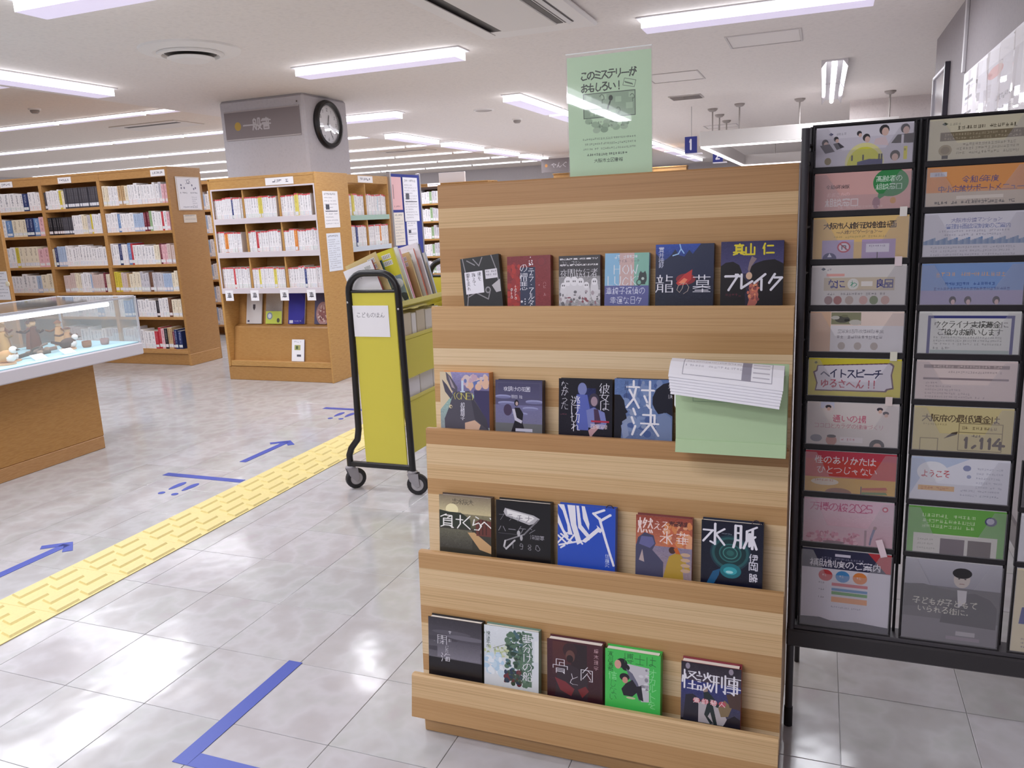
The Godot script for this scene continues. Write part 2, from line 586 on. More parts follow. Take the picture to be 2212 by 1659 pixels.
# a flat sheet that carries a picture: front face printed, the rest plain; lies in the plane z = 0 with its lower edge's middle at the origin
func printed(w: float, h: float, t: float, front: Material, r := Rect2(0, 0, 1, 1)) -> Geo:
	var g := Geo.new().box(Vector3(0, h / 2, -t / 2), Vector3(w, h, t))
	var f := Geo.new()
	f.quad(Vector3(-w / 2, 0, 0.0003), Vector3(w / 2, 0, 0.0003), Vector3(w / 2, h, 0.0003), Vector3(-w / 2, h, 0.0003), r)
	g.more.append([f, front])
	return g


func rounded(w: float, h: float, r: float, steps := 5) -> Array:   # outline of a rectangle with round corners about the origin
	var q := []
	for e in [[1, 1, 0.0], [-1, 1, PI / 2], [-1, -1, PI], [1, -1, PI * 1.5]]:
		for i in steps + 1:
			var a: float = e[2] + PI / 2 * i / steps
			q.append(Vector2(e[0] * (w / 2 - r) + cos(a) * r, e[1] * (h / 2 - r) + sin(a) * r))
	return q


# ---------------------------------------------------------------- books in rows
# spine designs: name, cloth, print, colour of the stripe at the head (or none), how many variants
const SPINES := [
	["white", "f2eef0", "4a4a58", "", 5], ["cream", "efe3cd", "6a5a4a", "", 2], ["pale grey", "cfcbd2", "3c3c48", "", 2], ["charcoal", "4a4850", "c9c6cc", "", 1], ["black", "262429", "b9b4ba", "", 1],
	["navy", "2e3a6a", "e8e6ee", "", 1], ["blue", "6d8fc0", "f4f4fa", "", 1], ["pale blue", "b4c4de", "3b4a6a", "", 1], ["red", "c33a46", "f6ecec", "", 1], ["maroon", "77303f", "e8d6d2", "", 1],
	["pink", "e8b9c0", "7a3a4a", "", 1], ["rose beige", "d9c3bd", "6a4a4a", "", 2], ["yellow", "dcc94e", "5a4a20", "", 1], ["green", "9db88f", "33442c", "", 1], ["tan", "cfae86", "4a3a2a", "", 1], ["brown", "6b4a3a", "e2d2c2", "", 1],
	["red-topped white", "f3eff2", "55525c", "d0525a", 4], ["red-topped orange", "e08a3e", "fff4e0", "d0525a", 1], ["red-topped red", "c8383e", "f8ecec", "d0525a", 1], ["red-topped navy", "34427c", "eceaf2", "d0525a", 1], ["red-topped yellow", "e2d36a", "5a4a20", "d0525a", 1], ["red-topped pale blue", "b9d0e0", "3b4a6a", "d0525a", 1],
]
var spine_meshes := {}


func make_spines() -> void:
	var im := sheet(640, 480, Color.WHITE)
	var r := RandomNumberGenerator.new()
	r.seed = 4
	var cells := []
	for d in SPINES:
		for i in d[4]:
			cells.append(d)
	for c in cells.size():
		var d: Array = cells[c]
		var x := (c % 20) * 32
		var y := (c / 20) * 240
		rc(im, x, y, 32, 240, k(d[1]))
		var at := y + 16.0
		var ink := k(d[1]).lerp(k(d[2]), r.randf_range(0.3, 0.75))
		for i in r.randi_range(6, 9):   # title down the spine
			var s := r.randf_range(10, 14)
			for q in 4:
				if r.randf() < 0.5:
					rc(im, x + 10, at + r.randf() * s, 12, 2, ink)
				else:
					rc(im, x + 10 + r.randf() * 10, at, 2, s, ink)
			at += s + 3
			if at > y + 130:
				break
		at = y + 140.0
		for i in 3:   # author
			rc(im, x + 12, at, 8, 2, ink)
			rc(im, x + 15, at - 2, 2, 7, ink)
			at += 10
		rc(im, x + 2, y + 184, 28, 36, k("faf8fa"))   # call number sticker
		frame(im, x + 3, y + 185, 26, 34, 2, k(["a4b4d6", "dcaaaa", "a8c8b6"][c % 3]))
		for i in 3:
			rc(im, x + 9, y + 192 + i * 8, 14, 2, k("a4a4ac"))
		if d[3]:
			rc(im, x, y, 32, 15, k(d[3]))
	var m := pic(im, 0.4)
	for c in cells.size():
		var d: Array = cells[c]
		var f := Geo.new()
		f.quad(Vector3(-0.5, 0, 0), Vector3(0.5, 0, 0), Vector3(0.5, 1, 0), Vector3(-0.5, 1, 0), Rect2((c % 20) / 20.0 + 0.002, (c / 20) / 2.0 + 0.001, 0.046, 0.496))
		var side := Geo.new()
		for q in [[Vector3(0.5, 0, 0), Vector3(0.5, 0, -1), Vector3(0.5, 1, -1), Vector3(0.5, 1, 0)], [Vector3(-0.5, 0, -1), Vector3(-0.5, 0, 0), Vector3(-0.5, 1, 0), Vector3(-0.5, 1, -1)], [Vector3(0.5, 0, -1), Vector3(-0.5, 0, -1), Vector3(-0.5, 1, -1), Vector3(0.5, 1, -1)], [Vector3(-0.5, 0, -1), Vector3(0.5, 0, -1), Vector3(0.5, 0, 0), Vector3(-0.5, 0, 0)]]:
			side.quad(q[0], q[1], q[2], q[3])
		var top := Geo.new()
		top.quad(Vector3(-0.5, 1, 0), Vector3(0.5, 1, 0), Vector3(0.5, 1, -1), Vector3(-0.5, 1, -1))
		f.more = [[side, mat(d[1], 0.5)], [top, mat("e9e2d8", 0.8)]]
		var key: String = d[0]
		if not spine_meshes.has(key):
			spine_meshes[key] = []
		var am := f.mesh()
		am.surface_set_material(0, m)
		spine_meshes[key].append(am)


# seq: [[colour, count], ...] from the start of the row; dir: along the row; turn: 0 spines face z, PI / 2 spines face x
func book_row(seq: Array, start: Vector3, dir: Vector3, turn: float, length: float, h0: float, h1: float, where: String, salt: int, called := "library_book", noun := "book", deep := 0.14, lean_last := 0) -> void:
	var r := RandomNumberGenerator.new()
	r.seed = salt
	var list := []
	for s in seq:
		var h := r.randf_range(h0, h1)
		for i in s[1]:
			if r.randf() < 0.55 and s[0] != "charcoal" and s[0] != "black":
				h = r.randf_range(h0, h1)
			list.append([s[0], r.randf_range(0.7, 1.3) if s[0] != "charcoal" and s[0] != "black" else 1.0, h])
	var total := 0.0
	for b in list:
		total += b[1]
	var at := 0.0
	var unit := length / total
	for i in list.size():
		var b: Array = list[i]
		var w: float = b[1] * unit
		var o := MeshInstance3D.new()
		o.name = numbered(called)
		var set_: Array = spine_meshes[b[0]]
		o.mesh = set_[r.randi() % set_.size()]
		add_child(o)
		var lean := 0.0
		if lean_last > 0 and i >= list.size() - lean_last:
			lean = 0.16
		var back := r.randf_range(0.004, 0.016)
		var facing := Basis(Vector3.UP, turn)
		o.transform = Transform3D(facing * Basis(Vector3.BACK, -lean if lean > 0.0 and dir.dot(facing.x) < 0.0 else lean) * Basis.from_scale(Vector3(w * 0.97, b[2], deep)), start + dir * (at + w / 2) - facing.z * back + Vector3.UP * 0.0005)
		at += w
		tag(o, "%s-spined %s %s" % [b[0], noun, where], "book", "%ss %s" % [noun, where])


func far_row(seq: Array, start: Vector3, length: float, salt: int, into: Array) -> void:   # books too far to tell apart, gathered in one object
	var r := RandomNumberGenerator.new()
	r.seed = salt
	var total := 0
	for s in seq:
		total += s[1]
	var at := start
	var w := length / total
	for s in seq:
		for i in s[1]:
			var set_: Array = spine_meshes[s[0]]
			var m: ArrayMesh = set_[r.randi() % set_.size()]
			var t := Transform3D(Basis.from_scale(Vector3(w * 0.95, r.randf_range(0.17, 0.21), 0.14)), at + Vector3(w / 2, 0.0005, -r.randf_range(0.004, 0.014)))
			into[0].append_from(m, 0, t)
			into[1].append_from(m, 1, t)
			into[1].append_from(m, 2, t)
			at.x += w


func far_books(into: Array, label: String) -> void:
	var m: ArrayMesh = into[0].commit()
	m = into[1].commit(m)
	m.surface_set_material(0, spine_meshes["white"][0].surface_get_material(0))
	m.surface_set_material(1, mat("e6e0e2", 0.6))
	var o := MeshInstance3D.new()
	o.name = numbered("distant_books")
	o.mesh = m
	add_child(o)
	tag(o, label, "books", "", "stuff")


func plate(parent: Node, w: float, h: float, at: Vector3, turn: float, called: String, m: Material, t := 0.003) -> MeshInstance3D:
	var o := put(called, printed(w, h, t, m), mat("f2f0f2", 0.6), parent, at)
	o.rotation.y = turn
	return o


func paper(called: String, w: float, h: float, at: Vector3, turn: float, m: Material, label: String, category := "notice", t := 0.0012) -> MeshInstance3D:   # at: middle of the lower edge, on the surface it hangs on
	var o := put(called, printed(w, h, t, m), mat("f2f0f2", 0.7))
	o.position = at + Basis(Vector3.UP, turn).z * (t + 0.0006)
	o.rotation.y = turn
	tag(o, label, category)
	return o


func label_pic(salt: int) -> StandardMaterial3D:
	var im := sheet(180, 56, k("f6f2f4"))
	small_print(im, 24, 16, 130, 20, k("6a6672"), salt)
	return pic(im, 0.5)


func notice_pic(w: int, h: int, c: String, salt: int, rows := 8, picture := true) -> Image:
	var im := sheet(w, h, k(c))
	small_print(im, w * 0.1, h * 0.05, w * 0.8, h * 0.05, k("55525e"), salt)
	for i in rows:
		small_print(im, w * 0.08, h * (0.16 + 0.8 * i / rows), w * (0.84 if i % 3 else 0.55), h * 0.028, k("7d7a86"), salt + i)
	if picture:
		rc(im, w * 0.14, h * 0.36, w * 0.24, h * 0.14, k("4a4c58"))
		rc(im, w * 0.1, h * 0.54, w * 0.8, h * 0.02, k("5c5a66"))
	return im


# ---------------------------------------------------------------- bookcases
func bookcases() -> void:
	make_spines()
	var w1 := grained("c0925a", wood, Vector3(0.8, 6, 0.8), 0.42)
	var w2 := grained("b48752", wood, Vector3(0.8, 6, 0.8), 0.42, Vector3(0.3, 0.2, 0.4))
	var inner := w2
	var shelf_y := [1.505, 1.26, 0.955, 0.70, 0.46, 0.155]
	var levels := ["top", "second", "third", "fourth", "fifth", "bottom"]
	# the wide case with a poster on its end
	var c := thing("bookcase", "wide wooden bookcase of three bays with a posted end panel", "bookcase", Vector3(-6.5, 0, -5.81))
	var zf := 0.0
	var posts := [-1.42, -0.60, 0.155, 0.985]
	put("plinth", span(Vector3(-1.40, 0, -0.40), Vector3(0.985, 0.11, -0.015), 0.003), w2, c)
	put("bottom_board", span(Vector3(-1.40, 0.11, -0.42), Vector3(0.97, 0.135, zf), 0.002), w1, c)
	put("back_panel", span(Vector3(-1.40, 0.11, -0.235), Vector3(0.97, 1.80, -0.215)), inner, c)
	put("top_board", span(Vector3(-1.42, 1.80, -0.42), Vector3(0.97, 1.822, 0.0), 0.002), w1, c)
	for i in 3:
		put("upright", span(Vector3(posts[i] - 0.02, 0.135, -0.42), Vector3(posts[i] + 0.02, 1.80, 0.0), 0.002), w1, c)
	var endp := put("end_panel", span(Vector3(0.97, 0.0, -0.42), Vector3(1.0, 1.822, 0.004), 0.004), w2, c)
	put("end_plinth", span(Vector3(0.975, 0, -0.40), Vector3(1.003, 0.11, 0.006), 0.003), w1, endp)
	for b in 3:
		var xa: float = posts[b] + 0.02
		var xb: float = posts[b + 1] - 0.02
		put("header", span(Vector3(xa, 1.737, -0.02), Vector3(xb, 1.80, -0.002), 0.002), w1, c)
		for i in 6:
			put("shelf", span(Vector3(xa, shelf_y[i] - 0.026, -0.21), Vector3(xb, shelf_y[i], -0.003), 0.002), w1, c)
	for e in [[-1.04, 0], [-0.256, 1], [0.893, 2]]:
		plate(c, 0.17, 0.055, Vector3(e[0], 1.742, 0.003), 0.0, "shelf_label", label_pic(e[1] + 1))
	var im := sheet(320, 360, k("eeebf0"))
	frame(im, 4, 4, 312, 352, 5, k("c9b494"))
	for i in 12:
		oval(im, 160 + 30 * sin(i), 50 + 26 * cos(i * 1.7), 4, 4, k("8a8698"))
	oval(im, 160, 52, 20, 22, k("6a6878"))
	oval(im, 160, 50, 14, 16, k("eeebf0"))
	for p in [[60, 90], [100, 120], [210, 90], [255, 120], [60, 122], [230, 130]]:
		oval(im, p[0], p[1], 9, 12, k("77758a"))
	small_print(im, 40, 165, 100, 15, k("4a4856"), 3)
	small_print(im, 180, 165, 100, 15, k("4a4856"), 4)
	for i in 6:
		small_print(im, 190, 215 + i * 22, 80, 11, k("7a7886"), 5 + i)
	small_print(im, 60, 320, 200, 12, k("7a7886"), 15)
	paper("end_poster", 0.295, 0.30, Vector3(-5.4985, 1.434, -6.04), PI / 2, pic(im, 0.5), "pale framed poster on the end of the wide bookcase", "poster", 0.008)
	paper("end_card", 0.165, 0.072, Vector3(-5.4985, 1.321, -6.022), PI / 2, pic(notice_pic(160, 70, "dccfc0", 6, 2, false)), "small beige card under the poster on the bookcase end", "card")
	var rows := [
		[[["white", 6], ["white", 2], ["navy", 1], ["white", 3]], [["charcoal", 1], ["white", 6], ["yellow", 1], ["cream", 1], ["charcoal", 14]], [["cream", 2], ["white", 4], ["tan", 2], ["cream", 1], ["white", 10], ["pale grey", 1], ["pink", 2]]],
		[[["white", 4], ["blue", 1], ["cream", 3], ["navy", 2], ["blue", 1], ["pink", 1]], [["black", 7], ["charcoal", 5], ["white", 4], ["cream", 2], ["pale grey", 2], ["yellow", 1], ["white", 4]], [["white", 4], ["blue", 1], ["white", 4], ["pale blue", 4], ["maroon", 2], ["green", 1], ["white", 3], ["red", 1], ["white", 1], ["pink", 1]]],
		[[["rose beige", 2], ["pink", 1], ["white", 2], ["yellow", 1], ["cream", 4], ["pink", 2]], [["cream", 1], ["navy", 1], ["pale blue", 4], ["white", 15]], [["white", 3], ["navy", 1], ["white", 2], ["blue", 1], ["red", 1], ["white", 7], ["cream", 2], ["maroon", 1], ["pink", 2], ["rose beige", 2]]],
		[[["white", 9], ["pale blue", 1], ["cream", 2]], [["rose beige", 5], ["cream", 3], ["white", 4], ["pale blue", 1], ["rose beige", 6], ["maroon", 1], ["cream", 2]], [["yellow", 2], ["rose beige", 2], ["tan", 1], ["cream", 3], ["pale grey", 3], ["brown", 1], ["pale grey", 4], ["pale blue", 3], ["cream", 2]]],
		[[["white", 8]], [["white", 6], ["pale grey", 2], ["white", 6], ["pale blue", 2], ["white", 4]], [["white", 2], ["blue", 3], ["navy", 1], ["white", 6], ["black", 1], ["white", 3], ["brown", 1], ["cream", 3]]],
		[[["white", 8]], [["rose beige", 6], ["white", 8], ["pale grey", 4]], [["pale grey", 6], ["white", 4], ["red", 2], ["pink", 1], ["black", 1], ["tan", 2], ["maroon", 1], ["navy", 2]]],
	]
	for i in 6:
		for b in 3:
			if b == 0 and i > 3:
				continue   # hidden behind the show case and the partition
			var xa: float = -6.5 + posts[b] + 0.024
			var xb: float = -6.5 + posts[b + 1] - 0.024
			var room_: float = [0.222, 0.215, 0.275, 0.225, 0.21, 0.27][i] - 0.03
			if b == 1 and i == 3:
				xa += 0.09
			if b == 2 and i == 5:
				xb -= 0.05
			var bay: String = ["outer bay", "middle bay", "end bay"][b]
			book_row(rows[i][b], Vector3(xa, shelf_y[i], -5.815), Vector3.RIGHT, 0.0, (xb - xa) * 0.985, minf(0.165, room_ * 0.86), minf(0.205, room_), "on the %s shelf, %s of the wide bookcase" % [levels[i], bay], 100 + i * 7 + b)
	# a case whose end panel stands in front of it
	var n := thing("partition_panel", "plain wooden partition panel with notices and a magnet", "partition panel", Vector3(-6.9, 0, -5.02))
	put("panel", span(Vector3(-0.75, 0.03, -0.012), Vector3(0.245, 1.82, 0.02), 0.004), w1, n)
	for x in [-0.6, 0.1]:
		put("foot", span(Vector3(x - 0.02, 0.0, -0.15), Vector3(x + 0.02, 0.03, 0.15), 0.004), w2, n)
	var np := pic(notice_pic(120, 200, "efedf2", 31, 7, false))
	for p in [[-6.75, 0.72, 0.16, 0.25, "white notice low on the plain partition panel"], [-6.70, 1.34, 0.10, 0.09, "small white note high on the plain partition panel"]]:
		paper("end_notice", p[2], p[3], Vector3(p[0], p[1], -5.0), 0.0, np, p[4])
	tag(put("round_magnet", Geo.new().lathe([Vector2(0.0, 0.0), Vector2(0.022, 0.0), Vector2(0.022, 0.008), Vector2(0.0, 0.011)], 20, Transform3D(Basis(Vector3.RIGHT, PI / 2), Vector3(-6.675, 0.86, -4.9995))), mat("e8dfc4", 0.4)), "round cream magnet on the plain wooden partition panel", "magnet")
	# the case behind, seen through the gap beside the clock column
	var g := thing("bookcase", "wooden bookcase seen in the gap between wide bookcase and column", "bookcase", Vector3(-6.65, 0, -7.6))
	put("back_panel", span(Vector3(-0.5, 0.0, -0.22), Vector3(0.5, 1.78, -0.20)), inner, g)
	put("top_board", span(Vector3(-0.5, 1.76, -0.2), Vector3(0.5, 1.80, 0.0), 0.003), w1, g)
	for s in [-1, 1]:
		put("upright", span(Vector3(s * 0.49 - 0.015, 0, -0.2), Vector3(s * 0.49 + 0.015, 1.76, 0.0), 0.002), w1, g)
	var into := [SurfaceTool.new(), SurfaceTool.new()]
	for i in 6:
		put("shelf", span(Vector3(-0.475, 0.10 + i * 0.27, -0.2), Vector3(0.475, 0.125 + i * 0.27, -0.003), 0.002), w1, g)
		far_row([["white", 2], ["rose beige", 2], ["pink", 1], ["white", 3], ["cream", 1], ["pale blue", 1], ["white", 8], ["cream", 3], ["pink", 2]], Vector3(-7.1, 0.125 + i * 0.27, -7.606), 0.92, 300 + i, into)
	far_books(into, "rows of books in the bookcase seen through the gap")


# ---------------------------------------------------------------- shelves round the column
func column_unit() -> void:
	var w1 := grained("c79a5c", wood, Vector3(0.8, 6, 0.8), 0.4, Vector3(0.7, 0, 0.2))
	var w2 := grained("b98c54", wood, Vector3(0.8, 6, 0.8), 0.4, Vector3(0.2, 0.5, 0.7))
	var edge := mat("d9cfd4", 0.4)
	var inner := w2
	var a := thing("magazine_case", "wooden case with nine white-edged compartments and a picture book display below", "bookcase", Vector3(-4.12, 0, -5.305))
	var l := -0.50
	var r := 0.515
	put("plinth", span(Vector3(l - 0.02, 0, -0.44), Vector3(r - 0.01, 0.115, -0.01), 0.003), w2, a)
	put("side_panel", span(Vector3(l - 0.01, 0.115, -0.45), Vector3(l + 0.012, 1.645, 0.0), 0.003), w1, a)
	put("end_panel", span(Vector3(r - 0.012, 0.0, -0.455), Vector3(r + 0.002, 1.645, 0.003), 0.003), w1, a)
	put("top_board", span(Vector3(l, 1.622, -0.45), Vector3(r - 0.012, 1.645, 0.0), 0.003), w1, a)
	put("header", span(Vector3(l + 0.012, 1.56, -0.02), Vector3(r - 0.012, 1.622, -0.002)), w1, a)
	put("back_panel", span(Vector3(l + 0.012, 0.115, -0.23), Vector3(r - 0.012, 1.622, -0.22)), inner, a)
	var ys := [1.314, 1.047, 0.757]
	for y in ys:
		var s := put("shelf", span(Vector3(l + 0.012, y - 0.03, -0.22), Vector3(r - 0.012, y, -0.004), 0.002), w2, a)
		put("edge_strip", span(Vector3(l + 0.012, y - 0.032, -0.004), Vector3(r - 0.012, y + 0.012, 0.002), 0.001), edge, s)
	put("edge_strip", span(Vector3(l + 0.012, 1.548, -0.004), Vector3(r - 0.012, 1.56, 0.002), 0.001), edge, a)
	for x in [l + 0.018, r - 0.018]:
		put("edge_strip", span(Vector3(x - 0.006, 0.757, -0.003), Vector3(x + 0.006, 1.55, 0.001)), edge, a)
	for d in [-0.186, 0.158]:
		put("divider", span(Vector3(d - 0.007, 0.757, -0.22), Vector3(d + 0.007, 1.548, -0.012), 0.002), w1, a)
	plate(a, 0.26, 0.055, Vector3(0.19, 1.566, 0.003), 0.0, "header_label", label_pic(9))
	# lower display: sloping board with two ledges
	put("sloping_board", sloped(slope_points(), l + 0.014, r - 0.014), w2, a)
	put("ledge_lip", span(Vector3(l + 0.014, 0.12, -0.02), Vector3(r - 0.014, 0.165, -0.006), 0.002), w1, a)
	# booklets in the nine compartments
	var sets := [[["red-topped white", 9], ["red-topped navy", 1], ["red-topped white", 5]], [["red-topped white", 6], ["red-topped yellow", 2], ["red-topped white", 6]], [["red-topped white", 5], ["red-topped yellow", 1], ["red-topped white", 5]], [["red-topped white", 3], ["red-topped orange", 2], ["red-topped white", 6]], [["red-topped white", 3], ["red-topped red", 1], ["red-topped white", 9]], [["red-topped white", 4], ["red-topped orange", 1], ["red-topped white", 8]], [["red-topped white", 6], ["red-topped red", 1], ["red-topped white", 7]], [["red-topped white", 3], ["red-topped yellow", 1], ["red-topped white", 6], ["red-topped yellow", 1], ["red-topped white", 4]], [["red-topped white", 7], ["red-topped navy", 1], ["red-topped white", 6]]]
	for i in 3:
		for j in 3:
			var x0: float = [-4.605, -4.297, -3.953][j]
			var n := i * 3 + j
			book_row(sets[n], Vector3(x0, ys[i] + 0.001, -5.318), Vector3.RIGHT, 0.0, [0.285, 0.32, 0.325][j] * [0.97, 0.94, 0.86, 0.82, 0.97, 0.97, 0.98, 0.98, 0.98][n], 0.165, 0.18, "in the %s row, %s compartment of the case" % [["top", "middle", "lowest"][i], ["first", "central", "end"][j]], 400 + n, "slim_booklet", "booklet", 0.14)
	# hanging cards under the lowest shelf
	var tag_pic := sheet(100, 110, k("f4f1f4"))
	type(tag_pic, "車", 24, 26, 52, k("33313a"), 0.11)
	var tm := pic(tag_pic, 0.5)
	for x in [-4.535, -4.28, -3.99, -3.735]:
		paper("hanging_card", 0.08, 0.085, Vector3(x, 0.667, -5.304), 0.0, tm, "small white card with a black emblem under the lowest booklet shelf", "card").set_meta("group", "cards under the booklet shelf")
	# picture books on the upper ledge
	var p1 := sheet(240, 360, k("d9d2d0"))
	shape(p1, [0.42, 0.38, 0.58, 0.38, 0.58, 0.5, 0.5, 0.58, 0.42, 0.5], k("4a4448"))
	rc(p1, 20, 320, 30, 20, k("4a4a6a"))
	var p2 := sheet(240, 360, k("b9a89a"))
	fade(p2, 0, 0, 240, 220, k("c9b6a2"), k("8d8480"), 0.05)
	rc(p2, 0, 216, 240, 144, k("c9d45e"))
	oval(p2, 60, 270, 42, 42, k("8a96a8"))
	oval(p2, 60, 270, 26, 26, k("d8dce4"))
	oval(p2, 190, 320, 22, 26, k("5a5a4a"))
	var p3 := sheet(240, 360, k("33307c"))
	oval(p3, 60, 180, 190, 200, k("3c389a"))
	rc(p3, 16, 318, 54, 34, k("dcd8e8"))
	small_print(p3, 90, 320, 120, 12, k("b9b6da"), 3)
	var p4 := sheet(240, 360, k("5a5470"))
	oval(p4, 150, 240, 120, 130, k("b48a88"))
	oval(p4, 150, 240, 80, 90, k("96605e"))
	spots(p4, 60, 150, 180, 180, 40, 6, 18, [k("c8a49c"), k("7c4a4c"), k("d8c0b8")], 4)
	for e in [[-4.432, 0.155, p1, "grey-white picture book with a dark crest", true], [-4.232, 0.16, p2, "picture book with brown photo and lime panel", false], [-4.005, 0.16, p3, "deep violet picture book with a big round shape", true], [-3.765, 0.13, p4, "reddish picture book with a mottled round motif", true]]:
		var o := put("picture_book", printed(e[1], 0.262, 0.01, pic(e[2], 0.35)), mat("e4dfdc", 0.6))
		o.position = Vector3(e[0], 0.459, -5.438)
		o.rotation.x = -0.21
		tag(o, e[3] + " on the sloping display of the case", "picture book")
	var lf := sheet(120, 180, k("f1eef2"))
	rc(lf, 26, 46, 58, 42, k("a8a86a"))
	rc(lf, 40, 54, 20, 26, k("4a5a3c"))
	rc(lf, 50, 124, 40, 18, k("5a5862"))
	small_print(lf, 20, 14, 80, 11, k("8a8692"), 6)
	var lo := put("display_leaflet", printed(0.12, 0.178, 0.006, pic(lf, 0.5)), mat("8a86b8", 0.6))
	lo.position = Vector3(-3.955, 0.166, -5.340)
	lo.rotation.x = -0.19
	tag(lo, "small white leaflet standing on the lowest ledge of the magazine case", "leaflet")
	# papers on its end panel
	paper("posted_notice", 0.21, 0.28, Vector3(-3.603, 1.221, -5.486), PI / 2, pic(notice_pic(220, 300, "f2eff3", 12, 9)), "white notice with small print high on the end of the magazine case", "notice")
	paper("posted_notice", 0.195, 0.296, Vector3(-3.603, 0.883, -5.482), PI / 2, pic(notice_pic(220, 330, "e6eaf6", 14, 14, false)), "pale blue notice below the white one on the magazine case end", "notice")
	# the case round the corner, facing the aisle
	var b := thing("magazine_case", "narrower wooden booklet case facing the aisle beside the blue notice board", "bookcase", Vector3(-3.67, 0, -6.145), PI / 2)
	put("body", span(Vector3(-0.385, 0.0, -0.27), Vector3(0.385, 1.645, -0.26)), inner, b)
	put("header", span(Vector3(-0.375, 1.577, -0.03), Vector3(0.375, 1.645, 0.0), 0.002), w1, b)
	for x in [-0.38, 0.38]:
		put("side_panel", span(Vector3(x - 0.008, 0, -0.26), Vector3(x + 0.008, 1.645, 0.0), 0.002), w1, b)
	put("divider", span(Vector3(-0.007, 0.80, -0.26), Vector3(0.007, 1.577, -0.01), 0.002), w1, b)
	for e in [[1.30, "a9c4b8"], [1.04, "cfd6e0"], [0.79, "cfd6e0"]]:
		var s := put("shelf", span(Vector3(-0.372, e[0] - 0.03, -0.26), Vector3(0.372, e[0], -0.004), 0.002), w2, b)
		put("edge_strip", span(Vector3(-0.372, e[0] - 0.03, -0.004), Vector3(0.372, e[0] + 0.012, 0.002), 0.001), mat(e[1], 0.4), s)
	put("lower_front", span(Vector3(-0.372, 0.0, -0.05), Vector3(0.372, 0.55, -0.01), 0.002), w2, b)
	plate(b, 0.24, 0.055, Vector3(0.0, 1.583, 0.003), 0.0, "header_label", label_pic(17))
	for i in 2:
		for j in 2:
			book_row([["red-topped white", 6], [["red-topped yellow", "red-topped pale blue", "red-topped navy", "red-topped orange"][i * 2 + j], 1], ["red-topped white", 5]], Vector3(-3.68, [1.301, 1.041][i], [-5.778, -6.165][j]), Vector3.FORWARD, PI / 2, 0.345, 0.18, 0.19, "on the %s shelf, %s half of the aisle-facing case" % [["top", "second"][i], ["first", "second"][j]], 500 + i * 2 + j, "slim_booklet", "booklet", 0.15)


func slope_points() -> Array:   # section of the display board: Vector2(z, y)
	return [Vector2(-0.215, 0.72), Vector2(-0.160, 0.457), Vector2(-0.105, 0.442), Vector2(-0.098, 0.43), Vector2(-0.050, 0.165), Vector2(-0.012, 0.160), Vector2(-0.012, 0.118), Vector2(-0.216, 0.118)]


func sloped(section: Array, xa: float, xb: float) -> Geo:   # a section in (z, y) drawn out along x
	return Geo.new().prism(section, xb - xa, Transform3D(Basis(Vector3(0, 0, 1), Vector3(0, 1, 0), Vector3(-1, 0, 0)), Vector3(xa, 0, 0)))


func notice_board() -> void:
	var o := thing("notice_board", "blue standing notice board covered with notices", "notice board", Vector3(-3.66, 0, -6.85), PI / 2)
	put("board", span(Vector3(-0.275, 0.82, -0.03), Vector3(0.285, 1.672, 0.0), 0.004), mat("2f3a8e", 0.8), o)
	for x in [-0.285, 0.295]:
		put("post", span(Vector3(x - 0.012, 0.03, -0.035), Vector3(x + 0.012, 1.69, 0.004), 0.004), mat("b9b6ba", 0.35, 0.6), o)
		put("foot", span(Vector3(x - 0.014, 0.0, -0.18), Vector3(x + 0.014, 0.03, 0.16), 0.004), mat("6c6a70", 0.4, 0.4), o)
	var pink := sheet(180, 300, k("e8b7ba"))
	rc(pink, 26, 70, 10, 130, k("5a4a52"))
	small_print(pink, 30, 260, 110, 14, k("6a4a52"), 3)
	paper("pinned_notice", 0.19, 0.295, Vector3(-3.66, 1.349, -6.665), PI / 2, pic(pink), "pink notice pinned at the top of the blue notice board")
	paper("pinned_notice", 0.29, 0.405, Vector3(-3.656, 1.24, -6.932), PI / 2, pic(notice_pic(260, 380, "eceaf2", 41, 13)), "long white notice with a dark heading on the blue notice board")
	paper("pinned_notice", 0.19, 0.30, Vector3(-3.66, 1.025, -6.675), PI / 2, pic(notice_pic(240, 300, "e9e0d6", 51, 9, false)), "cream notice with faint print below the pink one")
	paper("pinned_notice", 0.21, 0.215, Vector3(-3.66, 1.022, -6.92), PI / 2, pic(notice_pic(210, 220, "eeecf4", 61, 5)), "short white notice below the long one on the blue board")


